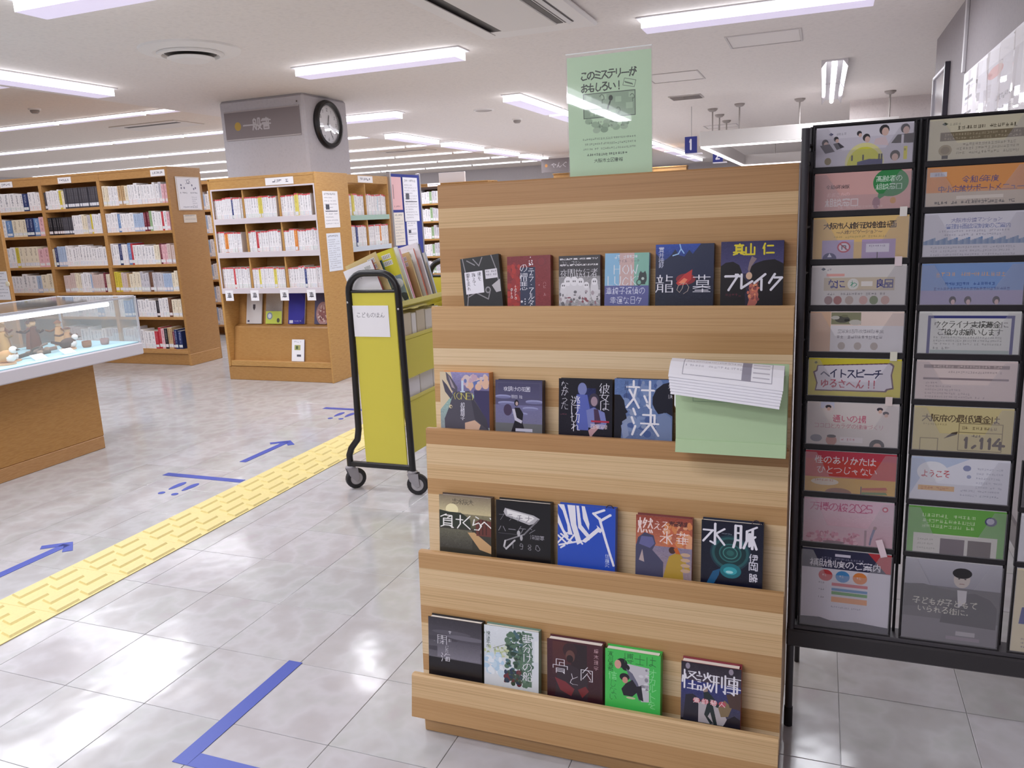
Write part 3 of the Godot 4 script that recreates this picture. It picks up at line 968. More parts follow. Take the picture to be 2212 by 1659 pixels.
# ---------------------------------------------------------------- show case
func show_case() -> void:
	var w1 := grained("b08248", wood, Vector3(0.8, 6, 0.8), 0.4, Vector3(0.4, 0.1, 0))
	var w2 := grained("b5895a", wood, Vector3(0.8, 6, 0.8), 0.4, Vector3(0.1, 0.6, 0))
	var grey := mat("c6c1c8", 0.35)
	var o := thing("show_case", "glass-topped show case with a wooden base and inner lamp, holding small crafts", "show case", Vector3(-3.8, 0, -3.64))
	put("base_cabinet", span(Vector3(-0.50, 0.075, 0.23), Vector3(-0.165, 0.535, 1.55), 0.004), w1, o)
	put("plinth", span(Vector3(-0.48, 0.0, 0.235), Vector3(-0.163, 0.075, 1.53), 0.003), w2, o)
	var rim := put("rim", span(Vector3(-0.65, 0.535, 0.0), Vector3(0.0, 0.605, 1.75), 0.006), grey, o)
	put("deck_cloth", span(Vector3(-0.635, 0.605, 0.015), Vector3(-0.015, 0.612, 1.735), 0.002), mat("b3dbe6", 0.8), rim)
	var pane := glass("e6f0f2", 0.10, 0.04)
	put("glass_pane", span(Vector3(-0.012, 0.613, 0.012), Vector3(-0.006, 0.876, 1.738)), pane, o)
	put("glass_pane", span(Vector3(-0.644, 0.613, 0.012), Vector3(-0.638, 0.876, 1.738)), pane, o)
	put("glass_pane", span(Vector3(-0.637, 0.613, 0.006), Vector3(-0.013, 0.876, 0.012)), pane, o)
	put("glass_pane", span(Vector3(-0.637, 0.613, 1.738), Vector3(-0.013, 0.876, 1.744)), pane, o)
	put("glass_top", span(Vector3(-0.645, 0.877, 0.005), Vector3(-0.005, 0.885, 1.745)), pane, o)
	for p in [[-0.008, 0.008], [-0.642, 0.008], [-0.008, 1.742], [-0.642, 1.742]]:
		put("corner_post", span(Vector3(p[0] - 0.006, 0.605, p[1] - 0.006), Vector3(p[0] + 0.006, 0.885, p[1] + 0.006), 0.002), mat("d8d8de", 0.25, 0.5), o)
	for x in [-0.008, -0.642]:
		put("top_rail", span(Vector3(x - 0.006, 0.876, 0.014), Vector3(x + 0.006, 0.888, 1.736), 0.002), mat("cfcfd6", 0.25, 0.5), o)
	for z in [0.008, 1.742]:
		put("top_rail", span(Vector3(-0.636, 0.876, z - 0.006), Vector3(-0.014, 0.888, z + 0.006), 0.002), mat("cfcfd6", 0.25, 0.5), o)
	var lamp := put("lamp_tube", Geo.new().tube([Vector3(-0.05, 0.855, 0.17), Vector3(-0.05, 0.855, 1.60)], 0.013, 12), glow("fffaff", 3.0), o)
	put("lamp_holder", span(Vector3(-0.066, 0.868, 0.14), Vector3(-0.034, 0.876, 1.63), 0.002), mat("e4e2e8", 0.3), o)
	var l := AreaLight3D.new()
	l.name = "case_light"
	l.area_size = Vector2(1.4, 0.02)
	l.light_color = k("fffaff")
	l.light_energy = 0.12
	l.shadow_enabled = true
	l.area_range = 10.0
	l.area_attenuation = 2.0
	o.add_child(l)
	l.position = Vector3(-0.052, 0.838, 0.885)
	l.rotation_degrees = Vector3(-90, 90, 0)
	# what it shows
	var y := 0.6125
	var card := sheet(140, 90, k("f8f6fa"))
	small_print(card, 14, 20, 110, 14, k("c0bcc6"), 3)
	small_print(card, 14, 48, 90, 14, k("c0bcc6"), 4)
	var cm := pic(card, 0.6)
	for p in [[-3.875, -3.02, "in front of the dark carving"], [-3.875, -3.20, "in front of the bark slices"]]:
		var c := put("caption_card", printed(0.075, 0.05, 0.001, cm), mat("f6f4f8", 0.7))
		c.transform = Transform3D(Basis(Vector3.UP, PI / 2) * Basis(Vector3.RIGHT, -1.05), Vector3(p[0], y + 0.001, p[1]))
		tag(c, "white caption card lying in the show case %s" % p[2], "card")
	for p in [[-3.98, -3.40, 0.026, "9a6a48", "round bark slice cup in the show case, closer to the cards"], [-3.95, -3.50, 0.024, "a98a86", "round pinkish wooden cup near the show case's glass end"]]:
		var c := thing("wooden_cup", p[4], "wooden cup", Vector3(p[0], y, p[1]))
		put("cup_wall", Geo.new().lathe([Vector2(0.0, 0.0), Vector2(p[2] * 0.8, 0.0), Vector2(p[2], 0.012), Vector2(p[2], 0.036), Vector2(p[2] * 0.8, 0.036), Vector2(p[2] * 0.75, 0.012)], 18), mat(p[3], 0.7), c)
		put("cup_floor", Geo.new().lathe([Vector2(0.0, 0.013), Vector2(p[2] * 0.76, 0.013)], 18), mat("d2ab78", 0.7), c)
	# birds carved in wood: body, head, beak, tail, stand
	for p in [[-3.93, -2.86, 1.0, 0.4, "f0ece8", "c89a62", "white carved bird with a brown back on a wooden slice"], [-3.99, -2.95, 0.75, -0.5, "ece6e2", "8d6a52", "small white-headed carved bird beside the larger one"], [-4.02, -3.31, 0.9, 0.9, "e6e0dc", "4f3a34", "dark brown carved bird with a white breast by the back glass"]]:
		var b := thing("carved_bird", p[6], "carved bird", Vector3(p[0], y, p[1]), p[3])
		b.scale = Vector3.ONE * p[2]
		put("slice", Geo.new().lathe([Vector2(0.0, 0.0), Vector2(0.045, 0.0), Vector2(0.045, 0.01), Vector2(0.0, 0.01)], 18), mat("d8a97e", 0.7), b)
		put("body", Geo.new().blob(Vector3(0, 0.042, 0), Vector3(0.05, 0.033, 0.03), Basis(Vector3.BACK, 0.25)), mat(p[5], 0.6), b)
		put("breast", Geo.new().blob(Vector3(0.022, 0.038, 0), Vector3(0.03, 0.027, 0.027)), mat(p[4], 0.6), b)
		var h := put("head", Geo.new().blob(Vector3(0.044, 0.076, 0), Vector3(0.02, 0.019, 0.018)), mat(p[4], 0.6), b)
		put("beak", Geo.new().lathe([Vector2(0.007, 0.0), Vector2(0.0, 0.022)], 8, Transform3D(Basis(Vector3.BACK, -PI / 2), Vector3(0.061, 0.075, 0))), mat("4a3a30", 0.5), h)
		put("tail", Geo.new().prism([Vector2(-0.04, 0.03), Vector2(-0.095, 0.052), Vector2(-0.09, 0.066), Vector2(-0.035, 0.05)], 0.02, Transform3D(Basis(), Vector3(0, 0, 0.01))), mat(p[5], 0.6), b)
	# standing figures of bark and straw
	for p in [[-4.20, -3.06, 0.19, "d0a468", "8a6a3c", "tall straw-coloured figure with spread arms in the show case"], [-4.16, -3.22, 0.20, "6d4638", "4a3028", "tall dark brown wooden figure in the show case"], [-4.22, -2.98, 0.15, "b98a7a", "6a5a6a", "pinkish wooden figure at the back of the show case"], [-4.12, -3.40, 0.12, "c79a70", "6a4636", "small light wooden figure with a dark cape in the show case"], [-4.30, -3.14, 0.22, "a87c58", "7a4a3a", "tall ochre wooden figure in the back row of the show case"], [-4.32, -3.32, 0.17, "8a5a48", "5a3a34", "reddish brown wooden figure in the back row of the show case"], [-4.30, -2.88, 0.20, "9a7a6a", "6a4a3c", "greyish wooden figure in the back row of the show case"], [-4.26, -3.46, 0.15, "e0b080", "8a5a3c", "pale orange wooden figure near the glass end of the show case"]]:
		var f := thing("wooden_figure", p[5], "wooden figure", Vector3(p[0], y, p[1]), 0.3)
		put("robe", Geo.new().lathe([Vector2(0.0, 0.0), Vector2(0.034, 0.0), Vector2(0.026, p[2] * 0.4), Vector2(0.016, p[2] * 0.72), Vector2(0.0, p[2] * 0.74)], 14), mat(p[3], 0.7), f)
		put("head", Geo.new().blob(Vector3(0, p[2] * 0.83, 0), Vector3(0.016, 0.02, 0.016)), mat("dcb48c", 0.6), f)
		put("hat", Geo.new().lathe([Vector2(0.024, p[2] * 0.88), Vector2(0.012, p[2] * 0.96), Vector2(0.0, p[2])], 14), mat(p[4], 0.7), f)
		for s in [-1, 1]:
			put("arm", Geo.new().tube([Vector3(s * 0.012, p[2] * 0.66, 0), Vector3(s * 0.045, p[2] * 0.56, 0.012), Vector3(s * 0.07, p[2] * 0.62, 0.02)], 0.006, 7), mat(p[4], 0.7), f)
	# low pieces: driftwood, acorns, a dried plant
	for p in [[-3.98, -3.06, 0.9, "5a5048", "dark gnarled driftwood carving behind the caption card"], [-4.05, -3.16, 1.1, "8a7468", "grey-brown driftwood piece lying in the middle of the show case"], [-4.12, -2.80, 1.0, "6f5b4c", "brown driftwood piece behind the white carved bird"]]:
		var d := thing("driftwood", p[4], "driftwood", Vector3(p[0], y, p[1]), p[2])
		var g := Geo.new().tube([Vector3(-0.075, 0.012, 0.0), Vector3(-0.03, 0.024, 0.012), Vector3(0.02, 0.018, -0.01), Vector3(0.078, 0.026, 0.008)], 0.011, 9)
		put("stem", g, mat(p[3], 0.8), d)
		put("branch", Geo.new().tube([Vector3(-0.02, 0.02, 0.008), Vector3(0.0, 0.05, 0.03), Vector3(0.03, 0.06, 0.035)], 0.006, 7), mat(p[3], 0.8), d)
		put("knot", Geo.new().blob(Vector3(0.03, 0.02, -0.004), Vector3(0.02, 0.016, 0.016)), mat("a08a78", 0.8), d)
	var pl := thing("dried_plant", "bunch of pale green dried flowers in the show case", "dried plant", Vector3(-4.25, y, -2.80))
	var rng := RandomNumberGenerator.new()
	rng.seed = 6
	put("stand", Geo.new().lathe([Vector2(0.0, 0.0), Vector2(0.03, 0.0), Vector2(0.025, 0.02), Vector2(0.0, 0.02)], 14), mat("8a6a4a", 0.7), pl)
	for i in 9:
		var a := rng.randf() * TAU
		var q := Vector3(cos(a) * rng.randf_range(0.01, 0.05), rng.randf_range(0.07, 0.13), sin(a) * rng.randf_range(0.01, 0.05))
		put("stalk", Geo.new().tube([Vector3(0, 0.015, 0), q * Vector3(0.4, 0.6, 0.4), q], 0.0022, 6), mat("8a8a5e", 0.8), pl)
		put("flower", Geo.new().blob(q, Vector3(0.012, 0.01, 0.012), Basis(), 8), mat("b4b892", 0.8), pl)


# ---------------------------------------------------------------- book truck
func cover_back(c: String, salt: int) -> Image:   # back of a picture book with its two bar code blocks
	var im := sheet(300, 400, k(c))
	for i in 2:
		rc(im, 205, 28 + i * 46, 66, 34, k("f4f2f0"))
		for j in 15:
			if (j * 7 + salt) % 3:
				rc(im, 209 + j * 4, 32 + i * 46, 2, 26, k("26242a"))
	small_print(im, 40, 90, 120, 12, k("a8a0a8"), salt)
	return im


func book_truck() -> void:
	var black := mat("1d1b1e", 0.35)
	var yel := mat("d9cd4e", 0.42)
	var x0 := -1.995
	var x1 := -1.742
	var zf := -3.12
	var zb := -3.94
	var o := thing("book_truck", "yellow book truck with a black tubular frame and grey casters", "book truck", Vector3(-1.87, 0, -3.53))
	var lx := x0 + 1.87
	var rx := x1 + 1.87
	for e in [[zf + 3.53, 1], [zb + 3.53, -1]]:
		var z: float = e[0]
		var pts := []
		for p in [[lx - 0.075, 0.115], [lx - 0.075, 0.17], [lx - 0.06, 0.205], [lx - 0.022, 0.25], [lx - 0.012, 0.30], [lx - 0.005, 0.6], [lx, 0.93]]:
			pts.append(Vector3(p[0], p[1], z))
		for i in 7:
			var a := PI - PI / 2 * i / 6.0
			pts.append(Vector3(lx + 0.085 + 0.085 * cos(a), 0.945 + 0.085 * sin(a), z))
		for i in 7:
			var a := PI / 2 - PI / 2 * i / 6.0
			pts.append(Vector3(rx - 0.085 + 0.085 * cos(a), 0.945 + 0.085 * sin(a), z))
		pts.append(Vector3(rx + 0.008, 0.115, z))
		put("end_frame", Geo.new().tube(pts, 0.0155, 12), black, o)
		put("top_bar", Geo.new().tube([Vector3(lx + 0.01, 0.948, z), Vector3(rx - 0.01, 0.948, z)], 0.0075, 8), black, o)
		put("bottom_bar", Geo.new().box(Vector3((lx + rx) / 2 - 0.035, 0.128, z), Vector3(rx - lx + 0.07, 0.024, 0.022), 0.003), black, o)
		var ep := put("end_panel", span(Vector3(lx + 0.016, 0.142, z - 0.004), Vector3(rx - 0.016, 0.942, z + 0.004), 0.002), yel, o)
		for b in [[lx - 0.003, 0.90], [rx + 0.002, 0.87]]:
			put("bolt", Geo.new().blob(Vector3(b[0], b[1], z + e[1] * 0.0135), Vector3(0.006, 0.006, 0.003), Basis(), 8), mat("b8b4b8", 0.3, 0.7), ep)
		for c in [[lx - 0.075, 0.02], [rx + 0.005, -0.03]]:
			var cast := put("caster", Geo.new().lathe([Vector2(0.0, 0.104), Vector2(0.022, 0.104), Vector2(0.026, 0.112), Vector2(0.012, 0.118), Vector2(0.0, 0.118)], 16), mat("a9a5aa", 0.35, 0.4), o, Vector3(c[0], 0, z))
			var turn := Basis(Vector3.UP, 0.9 if c[1] > 0 else 0.25)
			var fork := Geo.new()
			for s in [-1, 1]:
				fork.prism([Vector2(-0.022, 0.104), Vector2(0.03, 0.104), Vector2(0.034, 0.045), Vector2(0.018, 0.036), Vector2(-0.012, 0.07)], 0.003, Transform3D(turn, turn * Vector3(0, 0, s * 0.0165 + 0.0015)))
			put("fork", fork, mat("a9a5aa", 0.35, 0.4), cast)
			var wheel := Basis(turn.x, turn.z, -turn.y)
			put("tyre", Geo.new().lathe([Vector2(0.030, -0.0125), Vector2(0.045, -0.0125), Vector2(0.05, -0.008), Vector2(0.05, 0.008), Vector2(0.045, 0.0125), Vector2(0.030, 0.0125)], 24, Transform3D(wheel, turn * Vector3(0.022, 0.05, 0))), mat("232124", 0.5), cast)
			put("wheel_disc", Geo.new().lathe([Vector2(0.0, -0.011), Vector2(0.031, -0.010), Vector2(0.031, 0.010), Vector2(0.0, 0.011)], 20, Transform3D(wheel, turn * Vector3(0.022, 0.05, 0))), mat("b9b5b8", 0.4), cast)
	# troughs: a board that rises towards the aisle side and a back board square to it
	var len := zf - zb - 0.03
	for e in [[0.80, 0.255, 0.14]]:
		var tilt := Basis(Vector3.BACK, 0.33)
		var at := Vector3(lx + 0.018, e[0], 0)
		put("shelf_board", Geo.new().box(Vector3(e[1] / 2, 0, 0), Vector3(e[1], 0.006, len), 0.001, Transform3D(tilt, at)), yel, o)
		put("shelf_back", Geo.new().box(Vector3(0.003, e[2] / 2 + 0.004, 0), Vector3(0.006, e[2], len), 0.001, Transform3D(tilt, at)), yel, o)
		put("shelf_edge", Geo.new().box(Vector3(e[1], 0.007, 0), Vector3(0.005, 0.022, len), 0.001, Transform3D(tilt, at)), mat("d8cc62", 0.45), o)
	var lab := sheet(260, 210, k("f3f1f6"))
	type(lab, "こどものほん", 26, 48, 30, k("55525e"), 0.075, false, 1.15)
	paper("truck_label", 0.185, 0.142, Vector3(-1.887, 0.743, zf + 0.004), 0.0, pic(lab, 0.5), "white paper label with grey writing taped on the yellow truck end", "label")
	# books on the top trough, covers towards the near end
	var clouds := cover_back("d9cf3e", 5)
	rc(clouds, 0, 190, 300, 210, k("8fa3ae"))
	for i in 6:
		oval(clouds, 60 + i * 40, 220 + (i % 2) * 26, 40, 34, k("e4e8ea"))
		oval(clouds, 50 + i * 44, 310 + (i % 3) * 18, 36, 30, k("4c5358"))
	oval(clouds, 60, 120, 70, 46, k("3d8a92"))
	for i in 5:
		shape(clouds, [0.2 + i * 0.16, 0.8, 0.26 + i * 0.16, 0.98, 0.17 + i * 0.16, 0.98], k("dfe3e4"))
	var half := cover_back("f1eef2", 9)
	rc(half, 0, 250, 150, 150, k("d9d3c4"))
	rc(half, 150, 250, 150, 150, k("cf7f72"))
	var teal := cover_back("e9eaf2", 12)
	rc(teal, 40, 20, 130, 60, k("5ea9a8"))
	var fronts := {"white": pic(half, 0.3), "cloud": pic(clouds, 0.3), "teal": pic(teal, 0.3), "plain": pic(cover_back("f0eef4", 21), 0.3), "sand": pic(cover_back("d8c38c", 24), 0.3), "night": pic(cover_back("2a2a3a", 27), 0.3)}
	var list := [
		["white", 0.155, 0.235, 0.010, 0.0, "a03040", "white picture book with bar codes and a dark red spine"], ["sand", 0.17, 0.262, 0.006, -0.05, "e6d4a8", "thin sand-coloured book sticking out towards the column"], ["night", 0.16, 0.225, 0.012, 0.02, "1f6a78", "dark teal picture book right behind the white one"],
		["cloud", 0.21, 0.262, 0.012, 0.045, "d9cf3e", "large yellow picture book with clouds and a teal animal"], ["night", 0.15, 0.20, 0.016, 0.05, "262f66", "small navy book behind the yellow one"], ["teal", 0.19, 0.27, 0.010, 0.06, "eceaf2", "white picture book with a teal title block"],
		["plain", 0.18, 0.26, 0.014, 0.06, "e79ab4", "white picture book with a pink spine"], ["night", 0.16, 0.23, 0.018, 0.06, "c8324a", "dark book with a bright red spine"], ["sand", 0.18, 0.24, 0.012, 0.07, "d2ba7e", "sand-coloured picture book with bar codes"], ["plain", 0.19, 0.25, 0.010, 0.08, "d0603c", "white picture book with an orange spine"],
		["plain", 0.20, 0.275, 0.012, 0.08, "e8e6ee", "tall white picture book towards the far end"], ["night", 0.19, 0.27, 0.014, 0.08, "2a2838", "black picture book at the far end"], ["sand", 0.17, 0.22, 0.016, 0.09, "d8c9a0", "cream book near the far end of the truck"], ["plain", 0.17, 0.23, 0.016, 0.09, "b9c4d8", "pale blue-spined book at the very end of the truck"],
	]
	var z := zf - 0.035
	for b in list:
		var t := thing("picture_book", b[6] + ", on the truck's top shelf", "picture book")
		var w: float = b[1]
		var body := Geo.new().box(Vector3(w / 2, b[2] / 2, -b[3] / 2), Vector3(w - 0.004, b[2] - 0.006, b[3] - 0.003))
		put("page_block", body, mat("efe9e0", 0.8), t)
		var cov := printed(w, b[2], 0.0015, fronts[b[0]])
		cov.box(Vector3(0, b[2] / 2, -b[3]), Vector3(w, b[2], 0.0015))
		cov.box(Vector3(w / 2, b[2] / 2, -b[3] / 2), Vector3(0.002, b[2], b[3]))
		var cn := put("cover", cov, mat(b[5], 0.4), t, Vector3(w / 2, 0, 0))
		t.transform = Transform3D(Basis(Vector3.BACK, 0.33 - b[4]) * Basis(Vector3.UP, 0.06), Vector3(-1.962 - minf(0.0, b[4]) * b[2], 0.813 + maxf(0.0, b[4]) * w, z))
		z -= b[3] + 0.022
	# lower tiers: a level ledge with a lip for books, and a sloping apron under it
	for e in [[0.722, 0.545], [0.432, 0.19]]:
		put("ledge_board", span(Vector3(lx + 0.014, e[0] - 0.006, -len / 2), Vector3(rx - 0.02, e[0], len / 2), 0.001), yel, o)
		put("ledge_lip", span(Vector3(rx - 0.026, e[0], -len / 2), Vector3(rx - 0.020, e[0] + 0.012, len / 2), 0.001), mat("dccf66", 0.45), o)
		var apron := Geo.new().prism([Vector2(rx - 0.030, e[0] - 0.008), Vector2(rx - 0.024, e[0] - 0.008), Vector2(rx + 0.002, e[1]), Vector2(rx - 0.004, e[1])], len, Transform3D(Basis(), Vector3(0, 0, len / 2)))
		put("apron", apron, yel, o)
	z = zf - 0.05
	for b in [["d8cbb2", 0.112, 0.11, "cream"], ["eae6e2", 0.105, 0.05, "white"], ["cfc2aa", 0.112, 0.09, "sand-coloured"], ["d9d2c8", 0.106, 0.08, "stone grey"], ["eeeaf0", 0.11, 0.07, "pale lilac"]]:
		var m := put("picture_book", Geo.new().box(Vector3(0, b[1] / 2, -b[2] / 2), Vector3(0.08, b[1], b[2] - 0.006), 0.002), mat(b[0], 0.6))
		m.position = Vector3(-1.812, 0.7225, z)
		tag(m, "%s book standing on the truck's middle ledge" % b[3], "book", "books on the truck's middle ledge")
		z -= b[2]
	z = zf - 0.05
	for b in [["e6e3ea", 0.095, 0.16, "white"], ["dedad8", 0.10, 0.14, "light grey"], ["e9e5e3", 0.095, 0.14, "off-white"]]:
		var m := put("picture_book", Geo.new().box(Vector3(0, b[1] / 2, -b[2] / 2), Vector3(0.15, b[1], b[2] - 0.006), 0.002), mat(b[0], 0.6))
		m.position = Vector3(-1.850, 0.4325, z)
		tag(m, "%s book lying on the truck's lower ledge" % b[3], "book", "books on the truck's lower ledge")
		z -= b[2]


# ---------------------------------------------------------------- display stand
const LIPS := [[1.041, -1.778], [0.747, -1.704], [0.456, -1.621], [0.167, -1.543]]
const SX0 := -0.902
const SX1 := -0.048


func board_of_strips(o: Node3D, ya: float, za: float, yb: float, zb: float, tones: Array, r: RandomNumberGenerator) -> void:
	# laminated board: long strips of different tone glued edge to edge, from the top edge (ya, za) down to (yb, zb)
	var top := Vector2(za, ya)
	var d := (Vector2(zb, yb) - top)
	var h := d.length()
	d /= h
	var back := Vector2(d.y, -d.x) * 0.018   # away from the viewer
	if back.x > 0.0:
		back = -back
	var at := 0.0
	var last := -1
	while at < h - 0.001:
		var s := r.randf_range(0.034, 0.062)
		if h - at - s < 0.03:
			s = h - at
		var a := top + d * at
		var b := top + d * (at + s)
		var pts := [a, b, b + back, a + back]
		if at == 0.0:   # eased upper edge
			pts = [a + d * 0.004, b, b + back, a + back + d * 0.002, a + back * 0.88, a + back * 0.22]
		var t := r.randi() % tones.size()
		if t == last:
			t = (t + 1) % tones.size()
		last = t
		put("plank", sloped(pts, SX0, SX1), tones[t], o)
		at += s


func display_stand() -> void:
	var grain := noise_tex(14, 0.02, [[0.0, "dcd4c8"], [0.3, "f0ece4"], [0.46, "ffffff"], [0.54, "f4f0e9"], [0.6, "ffffff"], [0.8, "eee8de"], [1.0, "d8cebe"]])
	var tones := []
	for c in ["e6cca6", "cda678", "e0c298", "b88c5e", "d9b78a", "c19868", "e3c9a4"]:
		tones.append(grained(c, grain, Vector3(0.09, 20, 0.45), 0.42, Vector3(tones.size() * 0.37, tones.size() * 0.21, 0)))
	var o := thing("display_stand", "stepped light wood book display stand with four ledges", "display stand")
	var r := RandomNumberGenerator.new()
	r.seed = 23
	var tops := [[1.337, -1.855]] + LIPS
	for i in 5:
		if i < 4:
			board_of_strips(o, tops[i][0], tops[i][1], LIPS[i][0] - 0.075, LIPS[i][1] - 0.057, tones, r)
			put("ledge", span(Vector3(SX0 + 0.002, LIPS[i][0] - 0.063, LIPS[i][1] - 0.056), Vector3(SX1 - 0.002, LIPS[i][0] - 0.056, LIPS[i][1] - 0.018)), tones[3], o)
		else:
			board_of_strips(o, 0.167, -1.543, 0.060, -1.527, tones, r)
	var side := [Vector2(-1.93, 0.062), Vector2(-1.548, 0.062), Vector2(-1.563, 0.10), Vector2(-1.622, 0.105), Vector2(-1.642, 0.39), Vector2(-1.70, 0.395), Vector2(-1.725, 0.68), Vector2(-1.782, 0.685), Vector2(-1.80, 0.975), Vector2(-1.856, 0.98), Vector2(-1.877, 1.325), Vector2(-1.93, 1.325)]
	put("side_panel", sloped(side, SX0 + 0.001, SX0 + 0.018), tones[5], o)
	put("side_panel", sloped(side, SX1 - 0.018, SX1 - 0.001), tones[5], o)
	put("back_panel", span(Vector3(SX0 + 0.018, 0.062, -1.93), Vector3(SX1 - 0.018, 1.325, -1.918)), tones[4], o)
	put("top_board", span(Vector3(SX0 + 0.018, 1.307, -1.918), Vector3(SX1 - 0.018, 1.325, -1.877)), tones[1], o)
	put("plinth", span(Vector3(SX0 + 0.014, 0.0, -1.92), Vector3(SX1 - 0.014, 0.062, -1.563), 0.003), tones[5], o)
	stand_books()
	green_box()
	top_sign()


# name, ledge, from x, to x, height, thickness, cover picture number, spine colour, sideways tilt, label
func stand_books() -> void:
	var list := [
		[0, -0.819, -0.716, 0.168, 0.016, 0, "1c1a1e", 0.11, "black-and-white paperback with a white title panel, tilted, on the stand's top ledge"],
		[0, -0.708, -0.597, 0.170, 0.018, 1, "6e1f2c", 0.02, "dark red paperback with a navy band and white vertical title"],
		[0, -0.577, -0.476, 0.168, 0.018, 2, "5a3844", 0.015, "grey paperback with a black head and white masked figures"],
		[0, -0.467, -0.364, 0.172, 0.016, 3, "6f9cc0", 0.0, "pastel striped paperback with a violet lower band"],
		[0, -0.348, -0.219, 0.188, 0.022, 4, "1b2440", 0.0, "dark blue novel with a lightning castle and a red flame"],
		[0, -0.204, -0.073, 0.190, 0.022, 5, "241c2a", 0.0, "dark novel with yellow author name and two facing profiles"],
		[1, -0.873, -0.741, 0.190, 0.026, 6, "dc9a62", 0.0, "novel with a painted grey donkey head and orange spine"],
		[1, -0.726, -0.606, 0.174, 0.022, 7, "262a44", 0.0, "grey-violet novel with a girl standing under clouds"],
		[1, -0.565, -0.436, 0.182, 0.020, 8, "15131d", 0.0, "black-blue novel with two women and white brush title"],
		[1, -0.431, -0.298, 0.186, 0.020, 9, "1c2238", 0.0, "blue-grey novel with two black profiles and large white title"],
		[2, -0.857, -0.719, 0.190, 0.022, 10, "4a3c34", 0.0, "novel with a hazy sunset rail scene and white title"],
		[2, -0.705, -0.568, 0.190, 0.024, 11, "1a181a", 0.0, "black novel with a glowing lamp and looped strap"],
		[2, -0.551, -0.414, 0.192, 0.020, 12, "2a4fb4", 0.0, "bright blue novel with huge slanted white characters"],
		[2, -0.367, -0.242, 0.184, 0.020, 13, "7a3a3c", 0.0, "orange-violet novel with a hooded figure and a crouching one"],
		[2, -0.222, -0.093, 0.187, 0.024, 14, "12203a", 0.0, "dark novel with a turquoise ringed tunnel and white title"],
		[3, -0.869, -0.727, 0.190, 0.022, 15, "1b181c", 0.0, "dark grey seascape novel with small white title"],
		[3, -0.721, -0.583, 0.190, 0.020, 16, "6f8a7a", 0.0, "pale novel with green tree foliage and vertical title"],
		[3, -0.561, -0.429, 0.182, 0.026, 17, "4f1c26", 0.0, "maroon novel with a reading figure and stepped white title"],
		[3, -0.423, -0.298, 0.180, 0.026, 18, "3fb34a", 0.0, "bright green novel with two black-haired cartoon people"],
		[3, -0.253, -0.127, 0.178, 0.026, 19, "8a3440", 0.0, "dark novel with big white title over a running man"],
	]
	for e in list:
		var lip: Array = LIPS[e[0]]
		var w: float = e[2] - e[1]
		var h: float = e[3]
		var t: float = e[4]
		var o := thing("novel", e[8] + ("" if "ledge" in e[8] else ", on the stand's %s ledge" % ["top", "second", "third", "lowest"][e[0]]), "book")
		var lean := Basis(Vector3.RIGHT, -0.054 - 0.9 * (0.0345 - t) / h)   # its head rests against the board behind
		o.transform = Transform3D(lean * Basis(Vector3.BACK, e[7]), Vector3((e[1] + e[2]) / 2, lip[0] - 0.0555 + w / 2 * sin(e[7]), lip[1] - 0.0225 - t))
		var pages := Geo.new().box(Vector3(-0.002, h / 2, t / 2), Vector3(w - 0.007, h - 0.008, t - 0.005))
		put("page_block", pages, mat("f2ece6", 0.8), o)
		var c := Geo.new()
		c.box(Vector3(0, h / 2, 0.001), Vector3(w, h, 0.002))
		c.box(Vector3(w / 2 - 0.001, h / 2, t / 2), Vector3(0.002, h, t - 0.004))
		c.box(Vector3(0, h / 2, t - 0.001), Vector3(w, h, 0.002))
		var f := Geo.new()
		f.quad(Vector3(-w / 2, 0, t + 0.0002), Vector3(w / 2, 0, t + 0.0002), Vector3(w / 2, h, t + 0.0002), Vector3(-w / 2, h, t + 0.0002))
		c.more.append([f, pic(cover(e[5]), 0.3)])
		put("cover", c, mat(e[6], 0.35), o)
		if e[5] in [12, 14]:   # ribbon marker over the head
			var rb := []
			for i in 7:
				var a := PI * i / 6.0
				rb.append(Vector3(w / 2 - 0.016 - 0.009 * cos(a), h - 0.005 + 0.010 * sin(a), t * 0.5))
			put("ribbon", Geo.new().tube(rb, 0.0012, 6), mat("3a2a3a", 0.6), o)


